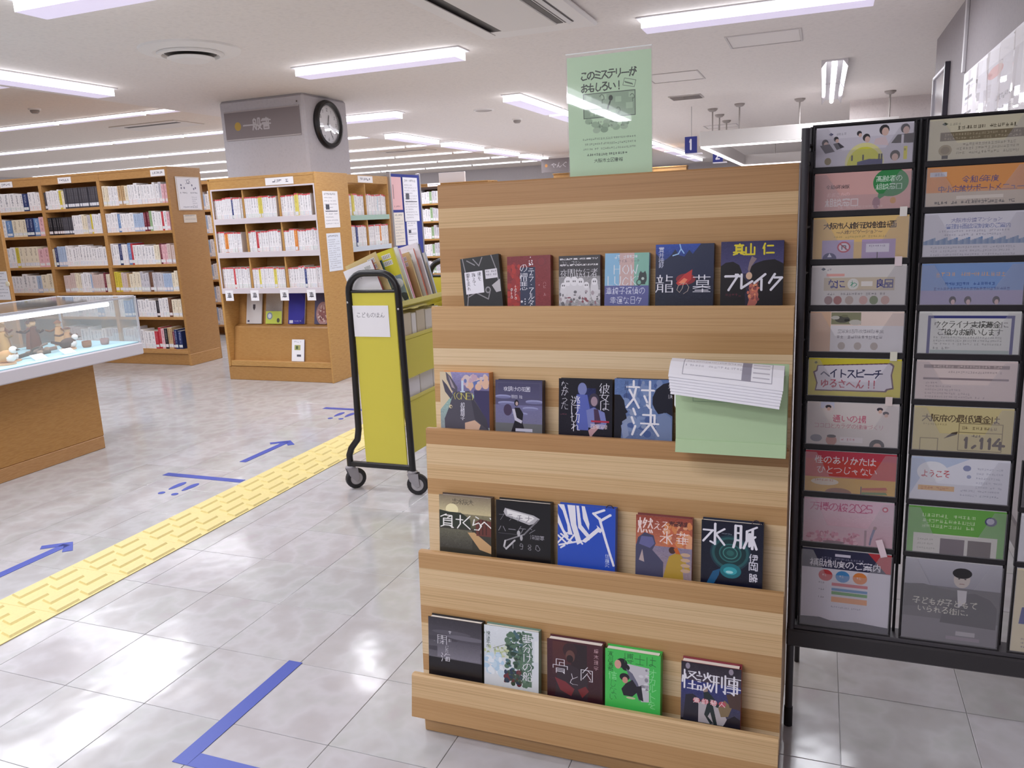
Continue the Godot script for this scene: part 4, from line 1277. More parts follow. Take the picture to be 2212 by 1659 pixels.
func cover(n: int) -> Image:
	var W := 360.0
	var V := 365.0   # what the ledge leaves in view
	var white := k("ece9f2")
	var im := sheet(360, 520, k("1a181c"))
	match n:
		0:
			fade(im, 0, 0, W, 520, k("141216"), k("1c191e"))
			for q in [[20, 0, 40, 120], [60, 20, 130, 60], [120, 15, 170, 70], [170, 70, 205, 10], [290, 0, 330, 120], [330, 120, 345, 260], [40, 300, 120, 270], [120, 270, 230, 330], [230, 330, 250, 280], [30, 365, 50, 270]]:
				line(im, Vector2(q[0], q[1]), Vector2(q[2], q[3]), 9, k("8f8b90"))
			oval(im, 235, 260, 26, 26, k("8f8b90"))
			oval(im, 235, 260, 15, 15, k("2a272c"))
			rc(im, 28, 108, 170, 168, white)
			type(im, "傷を", 150, 118, 30, k("55525a"), 0.09, true)
			type(im, "抱えて", 96, 118, 30, k("55525a"), 0.09, true)
			type(im, "闇を走れ", 42, 118, 30, k("55525a"), 0.09, true)
			rc(im, 222, 106, 112, 70, k("dcd8e0"))
			small_print(im, 230, 116, 96, 15, k("6a6672"), 3)
			small_print(im, 230, 140, 96, 15, k("6a6672"), 4)
			shape(im, [0.76, 0.44, 0.98, 0.36, 0.98, 0.54, 0.86, 0.55], k("bcb8bc"))
		1:
			fade(im, 0, 0, W, 520, k("7c2027"), k("84202a"), 0.05)
			spots(im, 0, 60, 120, 300, 60, 8, 26, [k("a02a28"), k("93252a"), k("b03029")], 7)
			rc(im, 108, 84, 126, 300, k("29304e"))
			type(im, "テラ・アルタ", 178, 96, 46, white, 0.09, true, 0.98)
			type(im, "の憎悪", 108, 58, 58, white, 0.08, true, 1.16, 0.6)
			spots(im, 186, 0, 30, 70, 9, 3, 7, [white], 2)
			type(im, "terra", 56, 212, 26, k("e2d3d3"), 0.1, true, 1.25)
			type(im, "alta", 22, 224, 26, k("e2d3d3"), 0.1, true, 1.25)
			oval(im, 120, 334, 9, 9, white)
			for i in 3:
				oval(im, 148, 316 + i * 18, 5, 5, white)
			type(im, "ハビエル", 300, 190, 22, k("caa0a2"), 0.07, true, 1.3)
			small_print(im, 258, 210, 14, 12, k("caa0a2"), 3)
			oval(im, 286, 44, 34, 34, k("742029"))
			oval(im, 286, 44, 28, 28, k("82242c"))
		2:
			fade(im, 0, 0, W, 170, k("2b262c"), k("38333a"))
			for y in [18, 62]:
				rc(im, 10, y, 330, 12, k("dcd8dc"))
				spots(im, 10, y, 330, 12, 60, 2, 5, [k("2b262c")], y)
			fade(im, 0, 150, W, 370, k("8f8c90"), k("b9b6ba"), 0.1)
			for p in [[80, 185, 34], [135, 185, 34], [190, 190, 30], [40, 215, 22], [240, 215, 24], [310, 190, 26]]:
				oval(im, p[0], p[1] + 60, p[2] + 8, 80, k("d6d3d8"))
				oval(im, p[0], p[1], p[2], p[2], k("e6e3e8"))
				oval(im, p[0] - 8, p[1], 5, 7, k("5a565c"))
				oval(im, p[0] + 8, p[1], 5, 7, k("5a565c"))
			spots(im, 0, 260, W, 110, 60, 4, 16, [k("6a666c"), k("cfccd0"), k("a79aa2"), k("8a4a56")], 9)
			type(im, "ユン・ゴウン", 24, 40, 24, k("cfccd2"), 0.08, false, 1.2)
			type(im, "夜間旅行者", 16, 98, 56, k("e6e3ea"), 0.07, false, 1.18, 0.6)
		3:
			rc(im, 0, 0, 120, 520, k("86b6d8"))
			rc(im, 120, 0, 120, 520, k("c9a9a6"))
			rc(im, 240, 0, 120, 520, k("7fb4a4"))
			small_print(im, 80, 14, 200, 22, k("d9dfe8"), 3)
			type(im, "ウイル・リーチ", 112, 46, 20, k("5a5660"), 0.08, false, 1.25)
			type(im, "HOW", 70, 84, 60, k("dcdfe6"), 0.11, false, 2.0, 0.4)
			type(im, "LUCKY", 14, 162, 60, k("dcdfe6"), 0.11, false, 1.75, 0.4)
			oval(im, 310, 176, 34, 40, k("2c3436"))
			shape(im, [0.78, 0.28, 0.82, 0.24, 0.86, 0.28, 0.92, 0.24, 0.95, 0.3, 0.92, 0.42, 0.78, 0.42], k("2c3436"))
			oval(im, 282, 204, 22, 22, k("33403e"))
			oval(im, 282, 204, 15, 15, k("7fb4a4"))
			oval(im, 312, 178, 12, 10, k("b9c9c2"))
			rc(im, 0, 226, W, 300, k("575a98"))
			type(im, "車椅子探偵の", 12, 238, 46, k("d3d6ea"), 0.085, false, 1.18)
			type(im, "幸運な日々", 48, 304, 46, k("d3d6ea"), 0.085, false, 1.16)
		4:
			fade(im, 0, 0, W, 180, k("2a4aa8"), k("28335e"), 0.05)
			fade(im, 0, 150, W, 370, k("20243e"), k("151a2c"), 0.03)
			shape(im, [0, 0.1, 0.12, 0.2, 0.2, 0.17, 0.28, 0.12, 0.34, 0.06, 0.4, 0.13, 0.5, 0.15, 0.58, 0.07, 0.64, 0.12, 0.78, 0.0, 1, 0, 1, 0.4, 0, 0.4], k("232a48"))
			for q in [[150, 0, 158, 30], [158, 30, 142, 60], [158, 30, 176, 56], [142, 60, 108, 70]]:
				line(im, Vector2(q[0], q[1]), Vector2(q[2], q[3]), 7, k("9cc4f0"))
			oval(im, 190, 215, 60, 34, k("8a2a34"))
			shape(im, [0.36, 0.46, 0.5, 0.36, 0.64, 0.3, 0.62, 0.42, 0.52, 0.48, 0.4, 0.49], k("c23a3a"))
			shape(im, [0.4, 0.46, 0.5, 0.4, 0.56, 0.42, 0.5, 0.47], k("f08a6a"))
			type(im, "貫井徳郎", 20, 18, 30, k("c9cbe0"), 0.09, true, 1.06)
			type(im, "龍", 4, 190, 104, k("e6e4ee"), 0.075, false, 1.1, 0.55)
			type(im, "の", 136, 232, 74, k("b9a89a"), 0.05, false, 1.1, 0.7)
			type(im, "墓", 236, 190, 104, k("e6e4ee"), 0.08, false, 1.1, 0.55)
		5:
			fade(im, 0, 0, W, 200, k("2d2a58"), k("55507c"), 0.03)
			fade(im, 0, 190, W, 330, k("352e4c"), k("1b1520"))
			shape(im, [0, 0.28, 0.08, 0.24, 0.2, 0.23, 0.3, 0.27, 0.34, 0.34, 0.36, 0.4, 0.44, 0.47, 0.4, 0.5, 0.42, 0.56, 0.4, 0.6, 0.42, 1, 0, 1], k("161118"))
			shape(im, [1, 0.26, 0.86, 0.21, 0.7, 0.22, 0.56, 0.25, 0.47, 0.3, 0.48, 0.36, 0.44, 0.44, 0.5, 0.46, 0.49, 0.5, 0.54, 0.56, 0.58, 0.62, 0.6, 1, 1, 1], k("161118"))
			shape(im, [0.5, 0.17, 0.58, 0.2, 0.5, 0.28, 0.46, 0.36, 0.44, 0.32, 0.46, 0.24], k("8d7a7c"))
			shape(im, [0.46, 0.46, 0.54, 0.5, 0.62, 0.6, 0.6, 0.7, 0.5, 0.8, 0.42, 0.78, 0.48, 0.64], k("b4685c"))
			spots(im, 160, 240, 60, 110, 40, 3, 11, [k("e0946c"), k("c8705c"), k("8a4a4a")], 5)
			oval(im, 166, 204, 18, 22, k("d8b49a"))
			type(im, "真山 仁", 74, 16, 62, k("dccb2e"), 0.16, false, 1.04)
			type(im, "ブレイク", 18, 196, 92, k("e4e2ec"), 0.15, false, 0.92)
			small_print(im, 30, 308, 110, 18, k("5a2030"), 4)
		6:
			fade(im, 0, 0, W, 180, k("9a94c0"), k("6a6488"), 0.06)
			fade(im, 0, 150, W, 370, k("9fc0b4"), k("8f8c9c"), 0.06)
			shape(im, [0, 0, 0.22, 0, 0.3, 0.2, 0.2, 0.34, 0, 0.5], k("d8c6a8"))
			spots(im, 170, 30, 170, 70, 50, 10, 26, [k("e0b8a0"), k("d6c0c0"), k("6a7ab4"), k("c8a8b8")], 3)
			rc(im, 250, 120, 110, 250, k("454064"))
			shape(im, [0.12, 0.0, 0.22, 0.06, 0.36, 0.2, 0.34, 0.3, 0.24, 0.24, 0.14, 0.1], k("5f5a68"))
			shape(im, [0.04, 0.1, 0.14, 0.17, 0.26, 0.3, 0.22, 0.36, 0.1, 0.26], k("54505e"))
			shape(im, [0.17, 0.04, 0.24, 0.12, 0.31, 0.22, 0.24, 0.2], k("a89aa2"))
			shape(im, [0.28, 0.26, 0.6, 0.24, 0.84, 0.5, 0.98, 0.75, 0.9, 1, 0.1, 1, 0.08, 0.62, 0.18, 0.46], k("56535f"))
			shape(im, [0.62, 0.3, 0.94, 0.6, 0.98, 0.75, 0.7, 0.6], k("474450"))
			oval(im, 76, 236, 12, 13, k("d6c6a2"))
			oval(im, 80, 238, 5, 6, k("26242a"))
			shape(im, [0.5, 0.66, 0.7, 0.62, 0.82, 0.68, 0.78, 0.75, 0.5, 0.75], k("d8b49c"))
			rc(im, 158, 56, 16, 76, k("c9d6e8"))
			rc(im, 148, 128, 36, 8, k("c9d6e8"))
			type(im, "(ONE)", 82, 140, 44, k("d9cf6a"), 0.09, false, 1.32, 0.5)
			type(im, "加納朋子", 150, 206, 28, k("dcdae4"), 0.12, true, 1.08)
		7:
			fade(im, 0, 0, W, 180, k("4b4866"), k("5d5a7c"))
			fade(im, 0, 180, W, 190, k("74729a"), k("7a7894"), 0.02)
			frame(im, 12, 14, 336, 120, 8, k("57546f"))
			for p in [[60, 118, 60, 12], [300, 150, 66, 12], [90, 165, 70, 12], [270, 200, 60, 12], [190, 240, 60, 10]]:
				oval(im, p[0], p[1], p[2], p[3], k("9a9cc4"))
				oval(im, p[0], p[1] + 8, p[2], p[3] * 0.7, k("7a7aa2"))
			rc(im, 0, 312, W, 210, k("6d6e72"))
			type(im, "夜明けの花園", 66, 48, 30, k("dcdae6"), 0.11, false, 1.14)
			type(im, "恩田 陸", 124, 108, 22, k("cfcddc"), 0.1, false, 1.1)
			oval(im, 96, 216, 32, 42, k("4a3c58"))
			oval(im, 164, 164, 17, 24, k("1d1a24"))
			oval(im, 166, 168, 10, 15, k("c2a8a4"))
			shape(im, [0.42, 0.38, 0.52, 0.38, 0.6, 0.46, 0.58, 0.58, 0.64, 0.72, 0.34, 0.72, 0.42, 0.56, 0.38, 0.46], k("1f1c26"))
			shape(im, [0.36, 0.4, 0.42, 0.4, 0.46, 0.52, 0.58, 0.56, 0.56, 0.6, 0.42, 0.56], k("c8c4d6"))
			rc(im, 156, 348, 130, 22, k("c9c8da"))
		8:
			fade(im, 0, 0, W, 520, k("14121f"), k("1a1626"), 0.03)
			fade(im, 130, 60, 120, 260, k("1c2350"), k("3a4690"), 0.05)
			oval(im, 160, 66, 30, 42, k("7c84b8"))
			shape(im, [0.34, 0.2, 0.54, 0.2, 0.6, 0.42, 0.56, 0.66, 0.34, 0.66], k("5a66b4"))
			oval(im, 238, 138, 34, 46, k("3a3348"))
			oval(im, 240, 146, 22, 32, k("a48c9a"))
			shape(im, [0.52, 0.4, 0.66, 0.36, 0.86, 0.42, 0.9, 0.56, 0.84, 0.64, 0.56, 0.62], k("7a82bc"))
			shape(im, [0.66, 0.38, 0.74, 0.38, 0.8, 0.56, 0.68, 0.58], k("4a3450"))
			rc(im, 220, 274, 120, 12, k("b0304a"))
			shape(im, [0.56, 0.66, 0.7, 0.58, 0.76, 0.62, 0.66, 0.7, 0.6, 0.76], k("c49aa0"))
			type(im, "彼女は", 276, 26, 62, k("e2dfea"), 0.075, true, 0.92, 0.7)
			type(im, "逃げ切れ", 82, 116, 62, k("e2dfea"), 0.08, true, 0.93, 0.7)
			type(im, "なかった", 14, 20, 48, k("dcd9e4"), 0.07, true, 0.95, 0.8)
			type(im, "西澤保彦", 216, 300, 28, k("d8c8d0"), 0.11, false, 1.02)
			small_print(im, 12, 236, 50, 10, k("8a4a5a"), 3)
		9:
			fade(im, 0, 0, W, 520, k("5f78ac"), k("6d7ca4"), 0.05)
			spots(im, 60, 20, 240, 340, 60, 8, 34, [k("7f92bc"), k("4a5f96"), k("8b98b8"), k("6a80b0")], 4)
			shape(im, [0, 0.2, 0.1, 0.2, 0.17, 0.27, 0.19, 0.36, 0.24, 0.41, 0.2, 0.43, 0.22, 0.49, 0.14, 0.53, 0.12, 0.75, 0, 0.75], k("171624"))
			shape(im, [1, 0.02, 0.84, 0.05, 0.72, 0.12, 0.66, 0.22, 0.66, 0.3, 0.7, 0.36, 0.76, 0.42, 0.9, 0.4, 1, 0.44], k("191a2a"))
			shape(im, [0.12, 0.58, 0.22, 0.53, 0.26, 0.7, 0.16, 0.76], k("8f9cc0"))
			shape(im, [0.74, 0.45, 0.86, 0.4, 0.98, 0.46, 1, 0.75, 0.72, 0.75], k("7888b0"))
			type(im, "対", 78, 14, 168, white, 0.085, false, 1.1, 0.8)
			type(im, "決", 110, 190, 166, white, 0.085, false, 1.1, 0.8)
			type(im, "月村了衛", 62, 16, 26, k("3a4468"), 0.09, true, 1.04)
			type(im, "対決", 334, 30, 24, white, 0.08, true, 2.6)
		10:
			fade(im, 0, 0, W, 130, k("8a7c68"), k("d6c89c"), 0.03)
			fade(im, 0, 120, W, 110, k("8d8468"), k("4a4a38"), 0.04)
			oval(im, 90, 96, 44, 40, k("efe3b4"))
			shape(im, [0, 0.2, 0.2, 0.22, 0.42, 0.22, 0.5, 0.25, 0.6, 0.3, 0.62, 0.42, 0, 0.46], k("33382e"))
			rc(im, 0, 216, W, 310, k("3d3b34"))
			fade(im, 0, 230, 230, 130, k("6b6858"), k("46443e"), 0.05)
			shape(im, [0.55, 0.47, 0.68, 0.46, 1, 0.62, 1, 0.72, 0.78, 0.68], k("c9a274"))
			shape(im, [0.7, 0.32, 0.8, 0.28, 1, 0.3, 1, 0.5, 0.72, 0.5], k("6b3a34"))
			for x in [276, 300, 324]:
				rc(im, x, 150, 6, 100, k("3a2420"))
			type(im, "志水辰夫", 92, 20, 36, k("3a362e"), 0.075, false, 1.02, 0.6)
			type(im, "負けくらべ", 10, 132, 88, k("f2efec"), 0.1, false, 0.78, 0.75)
		11:
			fade(im, 0, 0, W, 520, k("17151a"), k("121014"))
			var lamp := PackedVector2Array([Vector2(60, 50), Vector2(250, 84), Vector2(290, 104), Vector2(268, 134), Vector2(220, 150), Vector2(66, 104), Vector2(50, 76)])
			poly(im, lamp, k("b9b6ba"))
			poly(im, PackedVector2Array([Vector2(72, 60), Vector2(240, 92), Vector2(256, 104), Vector2(220, 134), Vector2(76, 94)]), k("e9e6e6"))
			line(im, Vector2(280, 112), Vector2(186, 216), 10, k("77747a"))
			line(im, Vector2(186, 216), Vector2(60, 270), 9, k("8a878c"))
			line(im, Vector2(60, 270), Vector2(52, 310), 12, k("c9c6ca"))
			line(im, Vector2(52, 310), Vector2(66, 324), 10, k("a9a6aa"))
			line(im, Vector2(66, 324), Vector2(124, 262), 12, k("c2bfc4"))
			oval(im, 150, 212, 11, 20, k("b9b6ba"))
			oval(im, 168, 240, 9, 20, k("b0adb2"))
			type(im, "プラチナ", 16, 92, 40, k("77747c"), 0.09, false, 1.5)
			type(im, "ハーケン", 16, 164, 46, k("8d8a92"), 0.09, false, 1.46)
			type(im, "海堂尊", 228, 214, 28, k("a9a6ae"), 0.08, false, 1.1)
			rc(im, 14, 220, 130, 3, k("5a575e"))
			type(im, "1980", 96, 280, 36, k("8d8a92"), 0.1, false, 2.5)
		12:
			im.fill(k("2a50bc"))
			# huge slanted characters that run off the edges
			for q in [[0, 0, 40, 0, 96, 190, 66, 190, 60, 130, 30, 40], [60, 0, 110, 0, 118, 120, 152, 232, 124, 250, 84, 130], [0, 60, 40, 160, 70, 200, 60, 230, 0, 120], [116, 0, 134, 0, 150, 120, 210, 190, 200, 214, 130, 140], [150, 0, 170, 0, 200, 110, 196, 150, 160, 80], [150, 224, 250, 128, 244, 112, 280, 140, 270, 160, 256, 156, 176, 232]]:
				var pts := PackedVector2Array()
				for i in q.size() / 2:
					pts.append(Vector2(q[i * 2], q[i * 2 + 1]))
				poly(im, pts, white)
			for q in [[0, 200, 60, 250], [20, 190, 90, 236], [60, 180, 0, 250], [110, 180, 60, 250], [10, 262, 150, 222], [20, 278, 44, 262], [130, 210, 156, 240]]:
				line(im, Vector2(q[0], q[1]), Vector2(q[2], q[3]), 11, white)
			line(im, Vector2(224, 40), Vector2(268, 78), 16, white)
			line(im, Vector2(226, 42), Vector2(290, 14), 15, white)
			line(im, Vector2(272, 80), Vector2(328, 42), 16, white)
			for i in 12:
				var a := Vector2(262 + i * 7.4, 70 + i * 26.0 - i * i * 0.2)
				line(im, a, a + Vector2(7.4, 25), 17 - i * 0.3, white)
			type(im, "佐藤究", 300, 290, 24, k("c9d2ee"), 0.1, true, 1.2)
		13:
			fade(im, 0, 0, W, 200, k("9a4a3c"), k("c87a5c"), 0.05)
			spots(im, 180, 40, 170, 180, 50, 8, 26, [k("d88a56"), k("c86a4a"), k("e0a07a")], 3)
			fade(im, 0, 190, W, 200, k("8a7f98"), k("a08c92"), 0.05)
			shape(im, [0.04, 0.28, 0.16, 0.21, 0.32, 0.24, 0.36, 0.34, 0.3, 0.42, 0.5, 0.56, 0.5, 0.75, 0, 0.75, 0, 0.4], k("4a4a66"))
			shape(im, [0.1, 0.26, 0.3, 0.26, 0.34, 0.34, 0.26, 0.4, 0.06, 0.36], k("69699a"))
			shape(im, [0.12, 0.42, 0.06, 0.56, 0.16, 0.58], k("b9a6a6"))
			shape(im, [0.56, 0.58, 0.6, 0.48, 0.72, 0.43, 0.8, 0.44, 0.86, 0.5, 0.98, 0.62, 0.92, 0.66, 0.84, 0.58, 0.86, 0.75, 0.5, 0.75], k("b8963c"))
			oval(im, 236, 208, 22, 22, k("4a2f2c"))
			shape(im, [0.68, 0.38, 0.74, 0.36, 0.8, 0.44, 0.72, 0.44], k("c8642c"))
			for i in 4:
				oval(im, 320, 230 + i * 34, 30, 12, k("c9a88c"))
			type(im, "燃", 14, 18, 92, k("f0d6d2"), 0.1, false, 1.0, 0.7)
			type(im, "える", 112, 32, 50, k("f0d6d2"), 0.1, false, 1.0, 0.8)
			type(im, "氷", 158, 92, 76, k("f0d6d2"), 0.1, false, 1.0, 0.7)
			type(im, "華", 262, 92, 72, k("f0d6d2"), 0.1, false, 1.0, 0.7)
			type(im, "斎堂琴湖", 214, 24, 28, k("3a2028"), 0.11, false, 1.0)
		14:
			fade(im, 0, 0, W, 520, k("12142a"), k("14182c"), 0.02)
			for e in [[118, 110, "1c3a48"], [108, 98, "2a5a5e"], [92, 84, "17343a"], [66, 58, "2f6a6a"], [58, 50, "1a4044"], [44, 38, "4a8a84"], [38, 32, "1f4a4c"], [22, 18, "2f6664"]]:
				oval(im, 172, 190, e[0], e[1], k(e[2]))
			oval(im, 176, 300, 62, 46, k("23727e"))
			oval(im, 174, 300, 40, 24, k("3aa4b0"))
			oval(im, 170, 308, 22, 9, k("a9dce0"))
			shape(im, [0.1, 0.75, 0.2, 0.6, 0.32, 0.56, 0.3, 0.64, 0.22, 0.75], k("1e5a86"))
			type(im, "水", 12, 18, 124, white, 0.12, false, 1.0, 0.75)
			type(im, "脈", 190, 18, 132, white, 0.12, false, 1.0, 0.7)
			type(im, "伊岡", 284, 184, 46, k("dcdae6"), 0.13, true, 1.14)
			type(im, "瞬", 284, 306, 46, k("dcdae6"), 0.13, true, 1.14)
			small_print(im, 120, 70, 60, 8, k("9aa4b0"), 3)
		15:
			fade(im, 0, 0, W, 280, k("3a363e"), k("6a6670"), 0.02)
			for i in 9:
				oval(im, 60 + (i * 97) % 280, 70 + i * 24, 130, 16, k(["47434c", "5a5660", "6d6974"][i % 3]))
			fade(im, 60, 150, 290, 120, k("5a5660"), k("817d88"), 0.02)
			rc(im, 0, 276, W, 250, k("1d191d"))
			type(im, "閉", 64, 118, 60, k("d6d3da"), 0.07, false, 1.0, 0.6)
			type(im, "じた", 112, 186, 24, k("d6d3da"), 0.08, true, 1.0)
			type(im, "海", 88, 240, 58, k("d6d3da"), 0.08, false, 1.0, 0.6)
			for i in 4:
				small_print(im, 138, 80 + i * 28, 36, 24, k("b9b6be"), 5 + i)
			small_print(im, 36, 160, 12, 9, k("8d8a92"), 3)
		16:
			im.fill(k("d9dee4"))
			fade(im, 0, 0, W, 200, k("dfe3e8"), k("d4dade"), 0.02)
			spots(im, 150, 20, 120, 330, 120, 6, 22, [k("3f5a4a"), k("5a7660"), k("2f4438"), k("4c6a72")], 3)
			spots(im, 0, 130, 160, 70, 40, 4, 12, [k("a9b48c"), k("c2cc9c"), k("d4dac8")], 5)
			spots(im, 10, 190, 120, 130, 40, 8, 26, [k("b4cfe4"), k("e6ecf2"), k("c9dcea")], 8)
			spots(im, 140, 280, 110, 90, 50, 6, 18, [k("2c3c52"), k("3a4a3c"), k("6a3038"), k("4a5a4c")], 9)
			spots(im, 0, 40, 30, 20, 3, 3, 6, [k("8a9a8c")], 2)
			for q in [[130, 150, 230, 220], [60, 150, 150, 110], [230, 280, 250, 365]]:
				line(im, Vector2(q[0], q[1]), Vector2(q[2], q[3]), 3, k("6a6a52"))
			rc(im, 256, 14, 60, 360, k("5f7a68"))
			spots(im, 256, 14, 60, 360, 90, 5, 14, [k("4a6656"), k("5c7866"), k("6f8a78")], 12)
			type(im, "夢分けの船", 258, 26, 56, white, 0.09, true, 1.12, 0.7)
			type(im, "津原泰水", 14, 40, 26, k("4a5a58"), 0.09, true, 1.08)
			rc(im, 332, 60, 26, 140, k("e4e8ea"))
		17:
			fade(im, 0, 0, W, 520, k("4a1f2a"), k("31171f"), 0.02)
			fade(im, 36, 10, 120, 230, k("5a2c2a"), k("44222a"))
			rc(im, 160, 10, 100, 250, k("2c1d24"))
			oval(im, 150, 60, 46, 50, k("3a2026"))
			oval(im, 152, 100, 30, 42, k("6a4640"))
			oval(im, 150, 118, 22, 26, k("2a1a1e"))
			shape(im, [0.2, 0.36, 0.4, 0.3, 0.56, 0.34, 0.74, 0.48, 0.74, 0.75, 0.14, 0.75], k("34262f"))
			shape(im, [0.14, 0.5, 0.34, 0.54, 0.5, 0.62, 0.44, 0.72, 0.24, 0.66], k("7a2c34"))
			shape(im, [0.56, 0.62, 0.7, 0.56, 0.76, 0.62, 0.64, 0.72], k("74282e"))
			type(im, "骨", 40, 132, 94, k("dfdbe2"), 0.055, false, 1.0, 0.8)
			type(im, "と", 136, 218, 72, k("dfdbe2"), 0.05, false, 1.0, 0.8)
			type(im, "肉", 212, 158, 94, k("dfdbe2"), 0.055, false, 1.0, 0.8)
			type(im, "櫛木理宇", 306, 24, 26, k("c9a4aa"), 0.09, true, 1.5)
		18:
			im.fill(k("49c45a"))
			shape(im, [0.4, 0.16, 0.8, 0.18, 0.8, 0.62, 0.66, 0.63, 0.64, 0.5, 0.58, 0.42, 0.5, 0.34, 0.44, 0.26], k("c9c6ce"))
			spots(im, 220, 100, 60, 160, 14, 5, 16, [k("a9a6b0"), k("8d8a94"), k("dcdae0")], 4)
			oval(im, 110, 84, 36, 32, k("1f1d24"))
			oval(im, 84, 96, 22, 30, k("d8a092"))
			oval(im, 136, 110, 26, 22, k("1f1d24"))
			shape(im, [0.38, 0.22, 0.5, 0.28, 0.6, 0.4, 0.68, 0.6, 0.62, 0.62, 0.54, 0.46, 0.44, 0.34], k("6a6a80"))
			oval(im, 128, 176, 32, 26, k("1f1d24"))
			oval(im, 132, 196, 18, 22, k("cf9488"))
			shape(im, [0.38, 0.42, 0.5, 0.36, 0.58, 0.44, 0.66, 0.42, 0.7, 0.62, 0.62, 0.6, 0.58, 0.52, 0.5, 0.58, 0.34, 0.58, 0.3, 0.5], k("23212c"))
			oval(im, 170, 312, 30, 8, k("c9c6a2"))
			type(im, "博士は", 122, 14, 62, k("2f7a3c"), 0.07, false, 1.16)
			type(im, "オカルトを", 280, 96, 52, k("8fe09a"), 0.08, true, 1.02)
			type(im, "信", 24, 150, 52, k("8fe09a"), 0.08, true, 1.06)
			type(im, "じない", 28, 210, 46, k("2f8a40"), 0.07, true, 1.02)
			type(im, "東川篤哉", 20, 16, 32, k("1f6a2c"), 0.1, true, 1.06)
		19:
			fade(im, 0, 0, W, 120, k("2c2632"), k("4a3f4e"), 0.03)
			fade(im, 0, 120, W, 260, k("343a80"), k("4a4650"), 0.04)
			shape(im, [0.08, 0.42, 0.2, 0.4, 0.34, 0.46, 0.4, 0.62, 0.34, 0.75, 0.04, 0.75], k("2c2a38"))
			shape(im, [0.3, 0.5, 0.44, 0.44, 0.66, 0.5, 0.78, 0.66, 0.72, 0.75, 0.3, 0.75], k("b9b2b8"))
			shape(im, [0.62, 0.5, 0.74, 0.42, 0.86, 0.5, 0.8, 0.62, 0.68, 0.64], k("8a765a"))
			shape(im, [0.76, 0.34, 1, 0.3, 1, 0.52, 0.82, 0.5], k("54403c"))
			oval(im, 148, 168, 16, 20, k("a48a80"))
			shape(im, [0.38, 0.36, 0.46, 0.34, 0.56, 0.42, 0.66, 0.5, 0.62, 0.53, 0.54, 0.5, 0.58, 0.62, 0.62, 0.75, 0.56, 0.75, 0.5, 0.6, 0.46, 0.66, 0.56, 0.74, 0.5, 0.75, 0.4, 0.64, 0.44, 0.52, 0.4, 0.46], k("2a3438"))
			shape(im, [0.78, 0.66, 0.9, 0.6, 1, 0.64, 1, 0.75, 0.74, 0.75], k("221f2c"))
			for x in [40, 300]:
				oval(im, x, 26, 14, 20, k("9a90a0"))
			for i in 4:
				oval(im, 96 + i * 52, 246, 22, 18, k("c05a68"))
			type(im, "怪談刑事", 8, 56, 118, white, 0.095, false, 1.0, 0.6, 0.74)
			type(im, "青柳碧人", 78, 230, 34, k("f0d0d4"), 0.12, false, 1.52)
	return im


